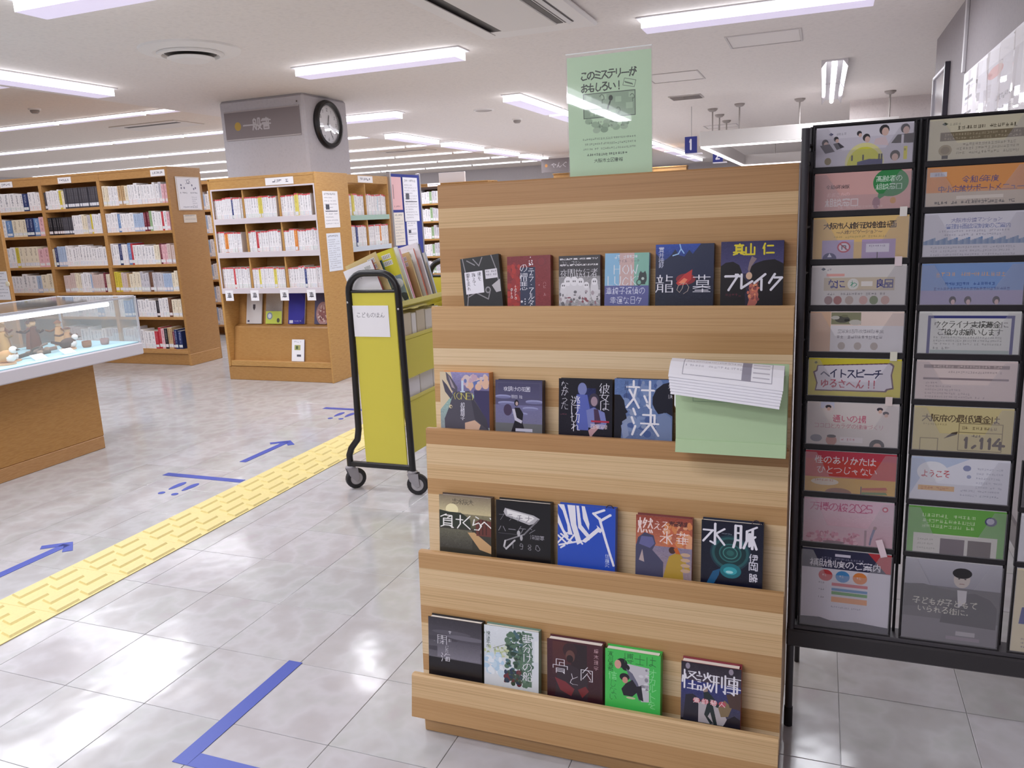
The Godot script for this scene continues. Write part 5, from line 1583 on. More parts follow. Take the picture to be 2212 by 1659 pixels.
func green_box() -> void:
	# a leaflet holder of green card: back, front with folded base, and a sheaf of leaflets bent over its top edge
	var o := thing("leaflet_holder", "pale green card leaflet holder leaning on the stand's second ledge", "leaflet holder", Vector3(-0.163, 0.748, -1.664))
	var green := mat("b6cfa4", 0.75)
	put("back_card", Geo.new().box(Vector3(0, 0.092, -0.022), Vector3(0.222, 0.185, 0.002), 0.0, Transform3D(Basis(Vector3.RIGHT, -0.05), Vector3.ZERO)), green, o)
	var im := sheet(440, 320, k("b9d2a8"))
	frame(im, 70, 40, 270, 74, 3, k("8fae8a"))
	rc(im, 66, 38, 14, 20, k("b9d2a8"))
	type(im, "ご自由にお持ち", 104, 62, 22, k("55664e"), 0.1, false, 1.25)
	put("front_card", printed(0.222, 0.165, 0.002, pic(im, 0.75)), green, o, Vector3(0, 0.004, 0.024))
	put("base_card", span(Vector3(-0.111, 0.0, -0.022), Vector3(0.111, 0.003, 0.023)), green, o)
	put("bottom_fold", Geo.new().box(Vector3(0, 0.013, 0), Vector3(0.222, 0.028, 0.0015), 0.0, Transform3D(Basis(Vector3.RIGHT, -0.22), Vector3(0, 0.001, 0.031))), green, o)
	for s in [-1, 1]:
		put("side_card", span(Vector3(s * 0.110 - 0.001, 0.003, -0.022), Vector3(s * 0.110 + 0.001, 0.12, 0.021)), green, o)
	# leaflets
	var ip := sheet(420, 260, k("f4f2f8"))
	small_print(ip, 60, 60, 240, 12, k("9a96a4"), 3)
	for i in 4:
		small_print(ip, 60, 92 + i * 26, 230, 11, k("b0acb8"), 4 + i)
	frame(ip, 50, 130, 330, 92, 3, k("a9a6b2"))
	rc(ip, 270, 130, 34, 92, k("9a96a4"))
	for i in 4:
		rc(ip, 310, 142 + i * 20, 60, 5, k("c4c0ca"))
	var pm := pic(ip, 0.6)
	for n in 7:
		var g := Geo.new()
		var top := Geo.new()
		var d := (6 - n) * 0.0021   # sheets below lie deeper and peep out under the one above
		var prof := []   # (z, y): rises behind the front card, bends over it and slopes down in front
		for q in [[-0.014, 0.09], [-0.016, 0.135], [-0.013, 0.170], [-0.004, 0.190], [0.010, 0.199], [0.028, 0.196], [0.044, 0.186], [0.057, 0.174]]:
			prof.append(Vector2(q[0] - d * 0.2, q[1] - d))
		prof.append(prof[-1] + Vector2(0.004, -0.0045) + Vector2(0.0020, -0.0036) * (6 - n))
		var sag := 0.026   # the loose end by the rack hangs lower
		for i in prof.size() - 1:
			var a: Vector2 = prof[i]
			var b: Vector2 = prof[i + 1]
			var va := 1.0 - float(i) / (prof.size() - 1)
			var vb := 1.0 - float(i + 1) / (prof.size() - 1)
			var xa := -0.114 - n * 0.001
			var xb := 0.098 + n * 0.001
			var da := sag * i / prof.size()
			var db := sag * (i + 1) / prof.size()
			var p := [Vector3(xa, b.y, b.x), Vector3(xb, b.y - db, b.x), Vector3(xb, a.y - da, a.x), Vector3(xa, a.y, a.x)]
			(top if n == 6 else g).quad(p[0], p[1], p[2], p[3], Rect2(0, 1.0 - va, 1, va - vb))
			var up: Vector3 = (p[1] - p[0]).cross(p[3] - p[0]).normalized() * 0.0008
			g.quad(p[3] - up, p[2] - up, p[1] - up, p[0] - up)
		if n == 6:
			g.more.append([top, pm])
		put("leaflet", g, mat("f3f1f8", 0.6), o)


func top_sign() -> void:
	var o := thing("sign_holder", "upright acrylic sign holder with a pale green poster on top of the stand", "sign", Vector3(-0.464, 1.325, -1.878))
	var im := sheet(480, 660, k("cfeac8"))
	var ink := k("2c3a30")
	type(im, "このミステリーが", 78, 84, 42, ink, 0.15, false, 0.96, 1.0, 0.98)
	type(im, "おもしろい!", 78, 148, 42, ink, 0.15, false, 0.96, 1.0, 0.98)
	var st := [Vector2(330, 136), Vector2(394, 152), Vector2(384, 186), Vector2(320, 172)]
	for i in 4:
		line(im, st[i], st[(i + 1) % 4], 3, k("6a8068"))
	for i in 5:
		line(im, st[0] + Vector2(2 + i * 9, 18 + i * 3), st[0] + Vector2(8 + i * 9, 24 + i * 3), 5, k("5a705a"))
	rc(im, 90, 200, 300, 134, k("9fb89c"))
	for p in [[106, 212, 34], [160, 262, 30], [130, 292, 34], [276, 228, 34], [336, 264, 38], [244, 296, 32], [352, 210, 32], [196, 210, 30]]:
		rc(im, p[0], p[1], p[2], p[2] * 0.85, k("b8d2b4"))
	frame(im, 90, 200, 300, 134, 4, k("4a5a4c"))
	for p in [[176, 210, 46], [352, 220, 40], [128, 276, 44], [272, 284, 40]]:
		type(im, "?", p[0], p[1], p[2], k("6a806a"), 0.1)
	oval(im, 250, 232, 12, 15, ink)
	line(im, Vector2(246, 250), Vector2(240, 266), 8, ink)
	line(im, Vector2(236, 272), Vector2(233, 286), 8, ink)
	oval(im, 229, 306, 10, 12, ink)
	for i in 12:
		oval(im, 120 + (i * 53) % 220, 348 + (i * 31) % 52, 22, 16, k(["a8c2a4", "94ae92", "b4ccb0"][i % 3]))
	for i in 6:
		small_print(im, 120 + (i * 61) % 190, 352 + (i * 23) % 46, 34, 11, k("4a5a4c"), i)
	for i in 3:
		small_print(im, 82, 440 + i * 27, 310, 11, k("5a6c5a"), 7 + i)
	small_print(im, 104, 524, 250, 13, k("4a5a4c"), 12)
	type(im, "大阪市立図書館", 148, 554, 20, k("3a4a3c"), 0.1, false, 1.2)
	put("poster", printed(0.196, 0.272, 0.0008, pic(im, 0.7)), mat("cfeac8", 0.7), o, Vector3(0, 0.006, 0))
	var clear := glass("f0f8f4", 0.03, 0.02)
	put("front_sheet", span(Vector3(-0.1, 0.004, 0.0012), Vector3(0.1, 0.284, 0.0036)), clear, o)
	put("back_sheet", span(Vector3(-0.1, 0.004, -0.0038), Vector3(0.1, 0.284, -0.0014)), clear, o)
	put("top_edge", span(Vector3(-0.1, 0.2842, -0.0038), Vector3(0.1, 0.2862, 0.0036), 0.0005), mat("f2f6f6", 0.15), o)
	put("foot", span(Vector3(-0.1, 0.0, -0.03), Vector3(0.1, 0.003, 0.012), 0.0008), clear, o)


# ---------------------------------------------------------------- leaflet rack
const RACK_TOPS := [1.41, 1.315, 1.222, 1.119, 1.019, 0.916, 0.817, 0.705, 0.594, 0.473]
const RACK_X := [[-0.018, 0.174], [0.199, 0.390], [0.413, 0.604]]


func leaflet_rack() -> void:
	var black := mat("252226", 0.4)
	var inner := mat("17151a", 0.6)
	var o := thing("leaflet_rack", "black floor rack with clear pockets full of leaflets", "leaflet rack", Vector3(0, 0, -1.85))
	# posts with feet, seen beside the stand and far out of the picture
	for x in [-0.0365, 0.630]:
		var post := put("post", Geo.new().tube([Vector3(x, 0.0, 0.0), Vector3(x, 1.405, 0.0)], 0.009, 10), mat("3c393e", 0.35), o)
		put("foot_cap", Geo.new().tube([Vector3(x, 0.001, 0.0), Vector3(x, 0.05, 0.0)], 0.0105, 10), inner, post)
		put("back_post", Geo.new().tube([Vector3(x + 0.012, 0.0, -0.30), Vector3(x + 0.012, 1.36, -0.05)], 0.007, 8), black, o)
	for y in [1.372, 1.335, 1.20, 1.10, 0.95, 0.80, 0.66, 0.52, 0.40]:
		put("cross_wire", Geo.new().tube([Vector3(-0.040, y, -0.004), Vector3(-0.024, y, -0.074)], 0.0042, 6), black, o)
	put("top_wire", Geo.new().tube([Vector3(-0.024, 1.412, -0.072), Vector3(0.612, 1.412, -0.072)], 0.0042, 6), black, o)
	put("bottom_rail", span(Vector3(-0.046, 0.218, -0.030), Vector3(0.645, 0.262, 0.012), 0.004), mat("3a373a", 0.4), o)
	put("bottom_tray", span(Vector3(-0.030, 0.262, -0.045), Vector3(0.625, 0.272, 0.006), 0.002), mat("4a474c", 0.4), o)
	for x in [-0.026, 0.187, 0.400, 0.611]:
		put("upright_wire", Geo.new().tube([Vector3(x, 0.272, -0.03), Vector3(x, 1.412, -0.068)], 0.0035, 6), black, o)
		put("upright_bar", span(Vector3(x - 0.011, 0.42, -0.078), Vector3(x + 0.011, 1.41, -0.072)), inner, o)
	var clear := glass("d9d6de", 0.09, 0.06)
	for c in 3:
		for i in 10:
			if c == 2 and i < 7:
				continue
			var x0: float = RACK_X[c][0]
			var x1: float = RACK_X[c][1]
			var w := x1 - x0
			var t: float = RACK_TOPS[i]
			var low: float = RACK_TOPS[i + 1] + 0.010 if i < 9 else 0.276
			var z := -0.05 + 0.006 * i   # front of the pocket
			var pk := put("pocket", bx(Vector3(0, (t - low) / 2 - 0.004, -0.0112), Vector3(w + 0.006, t - low + 0.006, 0.0012)), inner, o, Vector3((x0 + x1) / 2, low, z))
			var fr := Geo.new()
			fr.box(Vector3(0, -0.006, -0.0055), Vector3(w + 0.008, 0.0125, 0.0100), 0.001)
			for s in [-1, 1]:
				fr.box(Vector3(s * (w / 2 + 0.0025), (t - low) / 2, -0.0055), Vector3(0.003, t - low, 0.0095), 0.0008)
			put("pocket_frame", fr, black, pk)
			# clear front with a wide notch cut into its upper edge
			var h := t - low - 0.006
			var deep := h * (0.42 if i < 9 else 0.70)
			put("pocket_front", Geo.new().prism([Vector2(-w / 2, 0), Vector2(w / 2, 0), Vector2(w / 2, h), Vector2(w * 0.37, h), Vector2(w * 0.22, deep), Vector2(-w * 0.22, deep), Vector2(-w * 0.37, h), Vector2(-w / 2, h)], 0.001, Transform3D(Basis(), Vector3(0, 0, -0.0002))), clear, pk)
	var says := [
		"leaflet with a photo collage of office people and a yellow badge", "salmon pink leaflet with a green speech bubble", "orange-yellow leaflet with traffic sign pictures", "pale leaflet with blue title on a beige panel", "white and peach leaflet with a photo of tiles", "yellow leaflet with a burst frame and bold words", "cream leaflet with faces and a pink title", "red and orange leaflet with white words and a rainbow flag", "pink cherry blossom leaflet with a jumping figure", "white leaflet with a navy head and coloured bars",
		"beige leaflet with a brown banner and a small round emblem", "orange leaflet with violet title words", "white leaflet with a blue skyline strip", "sky blue leaflet with an orange line of words", "white leaflet inside a dark blue frame", "pale pink leaflet with grey table bars", "yellow leaflet with big brown numerals", "pale blue and white leaflet with red letters", "green leaflet with a round picture and two dark photos", "grey photo leaflet of a young man in a dark jacket",
		"white leaflet with a black line drawing", "yellow and cream leaflet with people in blue",
	]
	var n := 0
	for e in [[0, 0, 10], [1, 0, 10], [2, 8, 10]]:
		for i in range(e[1], e[2]):
			var x0: float = RACK_X[e[0]][0]
			var x1: float = RACK_X[e[0]][1]
			var w := x1 - x0 - 0.004
			var t: float = RACK_TOPS[i]
			var h: float = (0.150 if i < 9 else 0.196)
			var low: float = RACK_TOPS[i + 1] + 0.010 if i < 9 else 0.276
			var vis := t - low - 0.004   # how much of the sheet stands above the next pocket's edge
			var im := leaflet(n, 400, int(400 * vis / w))
			var s := put("leaflet", printed(w, vis, 0.006, pic(im, 0.5)), mat("f0edf2", 0.7))
			s.position = Vector3((x0 + x1) / 2, low + 0.001, -1.85 - 0.05 + 0.006 * i - 0.0035)
			tag(s, "%s, in the leaflet rack" % says[n], "leaflet")
			n += 1
	# paper slips marking copies
	for p in [[0, 2, 0.155, "ead9dc", "pink"], [0, 4, 0.155, "e9e6d4", "cream"], [0, 1, 0.160, "eee9e2", "white"], [0, 8, 0.150, "f2dbe4", "rose"], [0, 5, 0.150, "ecdcd8", "pale pink"]]:
		var t: float = RACK_TOPS[p[1] + 1]
		var s := put("paper_slip", bx(Vector3(0, 0, 0), Vector3(0.014, 0.042 if p[1] == 8 else 0.020, 0.0008)), mat(p[3], 0.7))
		s.position = Vector3(p[2], t + (0.012 if p[1] == 8 else 0.004), -1.9 + 0.006 * p[1] + 0.0045)
		s.rotation.z = 0.3 if p[1] == 8 else 0.0
		tag(s, "%s paper slip clipped to a pocket of the leaflet rack" % p[4], "paper slip")


func leaflet(n: int, W: int, H: int) -> Image:
	var im := sheet(W, H, k("efecf2"))
	var ink := k("2c2a3c")
	match n:
		0:
			im.fill(k("cfcad6"))
			rc(im, 0, 0, W, 50, k("dcd8e2"))
			for p in [[38, 70, 14], [84, 56, 10], [180, 38, 10], [210, 58, 15], [282, 30, 20], [366, 30, 18]]:
				oval(im, p[0], p[1] - 4, p[2], p[2] * 1.1, k("2e2a30"))
				oval(im, p[0] + 4, p[1] + 4, p[2] * 0.7, p[2] * 0.9, k("d9b8ac"))
			shape(im, [0.04, 0.45, 0.14, 0.42, 0.2, 0.62, 0.1, 0.66], k("4a4450"))
			shape(im, [0.18, 0.42, 0.24, 0.4, 0.3, 0.52, 0.22, 0.58], k("3c3842"))
			shape(im, [0.62, 0.36, 0.72, 0.32, 0.76, 0.55, 0.6, 0.5], k("d9c4c8"))
			shape(im, [0.84, 0.3, 1, 0.28, 1, 0.52, 0.78, 0.5], k("3a332f"))
			rc(im, 352, 52, 10, 40, k("ded8e2"))
			oval(im, 205, H - 10, 80, 86, k("e2dd9a"))
			oval(im, 205, H + 6, 72, 84, k("d6d63a"))
			shape(im, [0.44, 0.92, 0.56, 0.86, 0.7, 0.88, 0.7, 1, 0.44, 1], k("232a6a"))
			for x in [150, 196, 262, 272]:
				rc(im, x, H - 44, 7, 24, k("3a3a3a"))
			oval(im, 330, H - 34, 20, 22, k("3a342f"))
			oval(im, 330, H - 26, 13, 16, k("d6b4a6"))
			rc(im, 364, H - 70, 14, 56, k("dfd64a"))
			small_print(im, 365, H - 60, 14, 10, ink, 2)
			oval(im, 52, H - 24, 14, 16, k("8a7a4a"))
			small_print(im, 74, 26, 60, 10, k("8a8692"), 3)
			shape(im, [0.13, 0.18, 0.155, 0.14, 0.18, 0.18, 0.155, 0.22], k("4a4a72"))
		1:
			im.fill(k("dcaca6"))
			oval(im, 318, 52, 72, 62, k("2f8a48"))
			shape(im, [0.68, 0.52, 0.78, 0.6, 0.66, 0.78], k("2f8a48"))
			type(im, "高齢者の", 258, 24, 24, k("cfe4d2"), 0.12, false, 1.12)
			type(im, "相談窓口", 258, 58, 24, k("cfe4d2"), 0.12, false, 1.12)
			type(im, "令和6年度版", 50, 54, 16, k("5a4a4c"), 0.1, false, 1.1)
			type(im, "おおさかの", 52, 88, 18, k("eec8c8"), 0.1, false, 1.1)
			type(im, "相談窓口", 48, 116, 32, k("efe2e2"), 0.14, false, 1.1)
			oval(im, 262, 140, 16, 26, k("a87a86"))
			oval(im, 330, 132, 12, 14, k("d8a060"))
			small_print(im, 100, H - 18, 190, 11, k("efd2d0"), 4)
		2:
			im.fill(k("e6c27e"))
			type(im, "大阪市人権行政推進計画", 46, 26, 26, k("2e2630"), 0.12, false, 1.06)
			type(im, "〜人権ナビゲーション〜", 100, 60, 16, k("5a4a4c"), 0.09, false, 1.1)
			small_print(im, 90, 86, 230, 9, k("a8905c"), 3)
			rc(im, 40, 104, 136, H - 104, k("b6a8cc"))
			rc(im, 210, 104, 140, H - 104, k("b6a0c8"))
			oval(im, 134, 136, 28, 25, k("c2384e"))
			oval(im, 134, 136, 22, 19, k("e6dce8"))
			line(im, Vector2(118, 122), Vector2(150, 150), 5, k("c2384e"))
			line(im, Vector2(126, 146), Vector2(126, 130), 4, k("4a3a4a"))
			line(im, Vector2(126, 130), Vector2(142, 130), 4, k("4a3a4a"))
			line(im, Vector2(142, 130), Vector2(142, 146), 4, k("4a3a4a"))
			oval(im, 74, H - 2, 30, 26, k("3a3a72"))
			shape(im, [0.16, 0.96, 0.185, 0.86, 0.21, 0.96], k("e2dff0"))
			rc(im, 228, 124, 96, 38, k("e9e4f0"))
			small_print(im, 240, 130, 76, 8, k("8a7a9a"), 5)
			rc(im, 274, 162, 4, 30, k("4a4450"))
		3:
			im.fill(k("d9d4d2"))
			shape(im, [0.1, 0.09, 0.125, 0.05, 0.15, 0.09, 0.125, 0.13], k("3a4a5a"))
			small_print(im, 66, 14, 40, 10, k("8a8692"), 3)
			rc(im, 64, 38, 78, 12, k("e0a49c"))
			rc(im, 54, 56, 300, 60, k("c6b8a4"))
			type(im, "なに", 72, 66, 36, k("3a3f86"), 0.12, false, 1.0)
			oval(im, 180, 86, 24, 26, k("d9d6d2"))
			type(im, "わ", 166, 70, 30, k("4a9a7a"), 0.08)
			rc(im, 214, 74, 48, 22, k("e2dcd8"))
			type(im, "良品", 274, 66, 36, k("3a3f86"), 0.12, false, 1.0)
			small_print(im, 70, 126, 260, 11, k("5a545a"), 4)
			for p in [[76, "9a7a7a"], [116, "a8605a"], [166, "b9a498"], [226, "d0a49c"], [270, "7a8a5e"], [318, "c9a49a"]]:
				oval(im, p[0], H - 22, 18, 20, k(p[1]))
		4:
			im.fill(k("e4e0e4"))
			rc(im, 0, 0, 90, H, k("d6b296"))
			rc(im, 90, 0, W - 90, 66, k("ead6cc"))
			rc(im, 92, 4, 128, 56, k("8a8a6c"))
			for p in [[140, 36, 32, "55544c"], [110, 28, 18, "c2bfb6"], [196, 50, 26, "c9c4bc"], [150, 20, 14, "7a7a5c"], [160, 40, 12, "2f2e2c"]]:
				oval(im, p[0], p[1], p[2], p[2] * 0.5, k(p[3]))
			type(im, "空家利活用改修補助事業", 122, 84, 16, k("8a848c"), 0.09, false, 1.12)
			small_print(im, 120, 112, 210, 14, k("8a848c"), 3)
			for i in 3:
				oval(im, 140 + i * 70, H - 28, 16, 18, k("b9aca4"))
		5:
			im.fill(k("d6c930"))
			poly(im, PackedVector2Array([Vector2(38, 34), Vector2(356, 18), Vector2(370, 30), Vector2(362, 74), Vector2(372, 140), Vector2(346, 146), Vector2(340, 156), Vector2(30, 158), Vector2(36, 120), Vector2(20, 66), Vector2(34, 58)]), k("5a3048"))
			poly(im, PackedVector2Array([Vector2(42, 38), Vector2(350, 23), Vector2(363, 34), Vector2(356, 76), Vector2(365, 134), Vector2(340, 140), Vector2(334, 150), Vector2(36, 152), Vector2(42, 120), Vector2(28, 70), Vector2(40, 62)]), k("e0dae4"))
			type(im, "ヘイトスピーチ", 56, 54, 36, k("2c2c52"), 0.14, false, 1.06)
			type(im, "ゆるさへん!!", 56, 104, 34, k("b23a52"), 0.14, false, 1.12)
			shape(im, [0.06, 0.12, 0.08, 0.08, 0.1, 0.12, 0.08, 0.16], k("6a6a2a"))
		6:
			im.fill(k("e2d9d6"))
			rc(im, 60, 0, 60, 30, k("d4d6ea"))
			for p in [[96, 30], [320, 34], [346, 52]]:
				oval(im, p[0], p[1], 20, 20, k("e6d8d6"))
				oval(im, p[0] - 2, p[1] - 8, 13, 9, k("3a3440"))
				oval(im, p[0], p[1] + 2, 8, 9, k("dfb8a8"))
			type(im, "通いの場", 116, 62, 32, k("cf7288"), 0.11, false, 1.16)
			type(im, "ココロとカラダの健康づくり", 34, 104, 21, k("c88a98"), 0.08, false, 1.12)
			oval(im, 112, H - 22, 24, 26, k("c88a7c"))
			oval(im, 112, H - 42, 20, 8, k("3a2e30"))
			oval(im, 312, H - 6, 32, 30, k("2f282e"))
			oval(im, 314, H + 2, 18, 20, k("d8b0a4"))
			oval(im, 44, H - 30, 26, 18, k("8a8a98"))
			rc(im, 150, H - 40, 100, 26, k("f0e8ea"))
			small_print(im, 156, H - 34, 84, 11, k("c05a6a"), 3)
		7:
			im.fill(k("d0443c"))
			rc(im, 0, 0, W, 40, k("c83a50"))
			rc(im, 0, int(H * 0.64), W, H, k("dfae34"))
			type(im, "性のありかたは", 44, 26, 34, k("efe6ea"), 0.12, false, 1.14)
			type(im, "ひとつじゃない", 54, 76, 34, k("efe0e4"), 0.1, false, 1.12)
			oval(im, 90, H - 52, 62, 18, k("efe4d0"))
			small_print(im, 44, H - 64, 92, 10, k("c8784a"), 3)
			oval(im, 152, H + 2, 60, 26, k("9a5a30"))
			for i in 3:
				shape(im, [0.64, 0.85 + i * 0.05, 0.9, 0.80 + i * 0.06, 0.92, 0.86 + i * 0.06, 0.64, 0.9 + i * 0.05], k(["c8502c", "d08a34", "6a8a3c"][i]))
			rc(im, 250, H - 38, 5, 38, k("5a3a2a"))
		8:
			im.fill(k("dfc0cf"))
			fade(im, 0, 60, W, H - 60, k("dfc4d0"), k("d7a3b2"), 0.02)
			type(im, "万博の桜2025", 30, 20, 40, k("c46a8c"), 0.09, false, 1.05)
			oval(im, 362, 34, 13, 13, k("d0506a"))
			oval(im, 362, 34, 7, 7, k("eedce4"))
			spots(im, 20, H - 56, 230, 54, 70, 4, 12, [k("d88aa0"), k("c8708a"), k("e4b0be"), k("b8607a")], 4)
			oval(im, 140, H - 6, 50, 8, k("7a4a5c"))
			line(im, Vector2(318, H - 86), Vector2(306, H - 40), 11, k("7a7aa0"))
			line(im, Vector2(306, H - 40), Vector2(302, H - 10), 8, k("5a5a86"))
			oval(im, 322, H - 96, 8, 9, k("a88a8c"))
			rc(im, 276, H - 80, 10, 80, k("a4808c"))
		9:
			im.fill(k("dcd8e4"))
			rc(im, 0, 0, W, 100, k("262648"))
			shape(im, [0.74, 0.0, 1, 0.0, 1, 0.24, 0.95, 0.24], k("b8323c"))
			rc(im, 150, 20, 70, 14, k("dcd8ea"))
			small_print(im, 90, 40, 200, 11, k("a8a6c0"), 3)
			type(im, "補助制度のご案内", 38, 54, 36, k("e9e6f0"), 0.12, false, 1.12)
			for p in [[110, "c83a40"], [188, "3f8ac8"], [266, "e0843c"]]:
				oval(im, p[0], 136, 32, 30, k(p[1]))
				small_print(im, p[0] - 16, 130, 34, 11, k("f0e6e6"), 5)
			for b in [[172, 16, "d0606c"], [200, 14, "4a8ac0"], [218, 16, "5aa04e"], [246, 28, "e8a068"]]:
				rc(im, 140, b[0], 162, b[1], k(b[2]))
			for y in [172, 208, 250]:
				small_print(im, 80, y, 34, 9, k("6a6676"), y)
			small_print(im, 130, 296, 160, 8, k("8a86a0"), 7)
			poly(im, PackedVector2Array([Vector2(0, H - 42), Vector2(90, H - 46), Vector2(140, H - 34), Vector2(260, H - 40), Vector2(400, H - 30), Vector2(400, H), Vector2(0, H)]), k("28243a"))
		10:
			im.fill(k("d2cbb0"))
			shape(im, [0.12, 0.13, 0.15, 0.09, 0.18, 0.13, 0.15, 0.17], k("3f4a3a"))
			small_print(im, 78, 20, 50, 10, k("8a8672"), 3)
			small_print(im, 110, 34, 240, 14, k("5a523f"), 4)
			rc(im, 44, 58, 330, 36, k("786c52"))
			for i in 2:
				small_print(im, 60, 64 + i * 16, 300, 10, k("b9ae92"), 6 + i)
			for i in 3:
				small_print(im, 110, 106 + i * 18, 240, 11, k("7a725c"), 8 + i)
			oval(im, 66, H - 40, 26, 24, k("a89a78"))
			oval(im, 66, H - 40, 18, 16, k("8a7c5c"))
			rc(im, 54, H - 18, 24, 14, k("3f392c"))
		11:
			im.fill(k("e09a5a"))
			rc(im, 0, 110, W, H, k("cfc0ae"))
			rc(im, 12, 22, 66, 20, k("cfd0dc"))
			small_print(im, 18, 26, 54, 11, k("6a6a8a"), 3)
			type(im, "令和6年度", 140, 44, 26, k("6a5a86"), 0.1, false, 1.18)
			type(im, "中小企業サポートメニュー", 46, 82, 26, k("5f5488"), 0.1, false, 1.06)
			rc(im, 120, 126, 180, 14, k("ece2d4"))
			small_print(im, 160, 142, 90, 9, k("6a6258"), 4)
			small_print(im, 36, H - 20, 320, 12, k("4a4440"), 5)
		12:
			im.fill(k("d6d4de"))
			type(im, "大阪市分譲マンション", 106, 24, 18, k("8a8ab0"), 0.1, false, 1.1)
			type(im, "管理計画認定制度のご案内", 86, 50, 19, k("8088b4"), 0.1, false, 1.1)
			small_print(im, 60, 76, 280, 9, k("9a98aa"), 3)
			small_print(im, 80, 92, 240, 9, k("9a98aa"), 4)
			for i in 50:
				var hh := 10 + (i * 37) % 17
				rc(im, i * 8, 132 - hh, 8, hh + 6, k(["7a94b8", "6a88b4", "8aa0be"][i % 3]))
			for i in 3:
				small_print(im, 30, 146 + i * 16, 330, 9, k("9a98a6"), 6 + i)
		13:
			im.fill(k("7d9cce"))
			rc(im, 0, 120, W, H, k("a39cc0"))
			small_print(im, 60, 40, 290, 18, k("d8a884"), 3)
			small_print(im, 96, 84, 200, 13, k("3c5a9c"), 4)
			small_print(im, 40, 106, 320, 12, k("465f9e"), 5)
			for x in [130, 190, 300]:
				oval(im, x, H - 20, 14, 18, k("2c2636"))
				oval(im, x + 2, H - 12, 8, 12, k("d6b4b4"))
		14:
			im.fill(k("dcdcd8"))
			frame(im, 36, 18, 340, 300, 12, k("33387c"))
			type(im, "ウクライナ支援募金に", 62, 44, 27, k("44443f"), 0.1, false, 1.08)
			type(im, "ご協力お願いします", 76, 78, 27, k("44443f"), 0.1, false, 1.06)
			for i in 3:
				small_print(im, 62, 112 + i * 15, 280, 9, k("8a8a86"), 3 + i)
			small_print(im, 62, 160, 80, 11, k("6a6a66"), 9)
			rc(im, 50, H - 16, 312, 16, k("a9b8b4"))
		15:
			im.fill(k("dccbc8"))
			rc(im, 30, 20, 340, 16, k("9a8c8c"))
			small_print(im, 70, 22, 280, 11, k("dccbc8"), 3)
			rc(im, 30, 80, 340, 9, k("8f8084"))
			small_print(im, 130, 48, 220, 9, k("9a8a8c"), 4)
			for i in 6:
				small_print(im, 40, 100 + i * 16, 60 + (i * 47) % 220, 9, k("a09092"), 5 + i)
		16:
			im.fill(k("cfc18c"))
			type(im, "大阪府の最低賃金は", 36, 38, 32, k("5a4a34"), 0.11, false, 1.08)
			frame(im, 186, 74, 176, 130, 3, k("7a6a48"))
			small_print(im, 200, 90, 150, 13, k("7a6a48"), 3)
			rc(im, 186, 116, 176, 3, k("7a6a48"))
			small_print(im, 240, 126, 60, 12, k("5a4a34"), 4)
			type(im, "1,114", 200, 142, 46, k("4a3a2a"), 0.24, false, 1.12)
			frame(im, 30, 150, 76, 80, 3, k("7a6a48"))
			shape(im, [0.32, 0.72, 0.4, 0.58, 0.46, 0.55, 0.45, 0.62], k("4a3c2c"))
			small_print(im, 40, 80, 100, 9, k("9a8a60"), 5)
		17:
			im.fill(k("e0e0ea"))
			shape(im, [0, 0, 0.6, 0, 0.4, 0.2, 0.1, 0.5, 0, 0.9], k("bcc8e0"))
			oval(im, 90, 70, 64, 50, k("e6e6ec"))
			oval(im, 230, 44, 16, 14, k("8a90b4"))
			oval(im, 240, 84, 9, 9, k("a0a6c4"))
			type(im, "ようこそ", 42, 64, 30, k("c0565e"), 0.11, false, 1.02)
			rc(im, 34, H - 70, 150, 24, k("dfb070"))
			small_print(im, 46, H - 64, 124, 12, k("c07a3c"), 3)
			for i in 5:
				small_print(im, 270, 40 + i * 22, 110, 9, k("a8a8bc"), 4 + i)
			for i in 2:
				small_print(im, 210, H - 60 + i * 22, 160, 9, k("9a9aae"), 14 + i)
		18:
			im.fill(k("68a84a"))
			for i in 3:
				small_print(im, 60, 34 + i * 26, 230, 17, k("c4dcb0"), 3 + i)
			oval(im, 340, 52, 24, 22, k("4a4a72"))
			oval(im, 338, 50, 16, 15, k("b4b0c4"))
			rc(im, 26, H - 96, 346, 100, k("d6d2cc"))
			rc(im, 140, H - 76, 100, 80, k("5a4650"))
			rc(im, 254, H - 76, 94, 80, k("54443f"))
			for i in 3:
				small_print(im, 44, H - 70 + i * 22, 84, 9, k("a09c96"), 7 + i)
		19:
			fade(im, 0, 0, W, 130, k("b4b2bc"), k("9c9aa4"))
			rc(im, 0, 130, W, H, k("5c585e"))
			shape(im, [0, 0.32, 0.2, 0.3, 0.4, 0.34, 0.6, 0.36, 0.6, 0.55, 0, 0.6], k("4a484c"))
			rc(im, 0, int(H * 0.72), W, H, k("77727a"))
			shape(im, [0.42, 0.62, 0.5, 0.44, 0.64, 0.38, 0.74, 0.36, 0.9, 0.42, 0.98, 0.52, 0.98, 0.78, 0.4, 0.76], k("38363c"))
			oval(im, 240, 84, 34, 44, k("c2b8b4"))
			oval(im, 240, 54, 40, 26, k("2c2a2e"))
			shape(im, [0.56, 0.34, 0.66, 0.34, 0.66, 0.48, 0.58, 0.56], k("d0ccd0"))
			for x in [228, 254]:
				oval(im, x, 82, 4, 3, k("3a3638"))
			line(im, Vector2(232, 108), Vector2(250, 108), 3, k("8a6a68"))
			type(im, "子どもが子どもで", 40, 196, 30, k("dcd6c8"), 0.11, false, 1.14)
			type(im, "いられる街に。", 62, 236, 30, k("dcd6c8"), 0.11, false, 1.14)
			rc(im, 230, H - 62, 80, 22, k("b4aeb4"))
			rc(im, 190, H - 34, 140, 18, k("8f848e"))
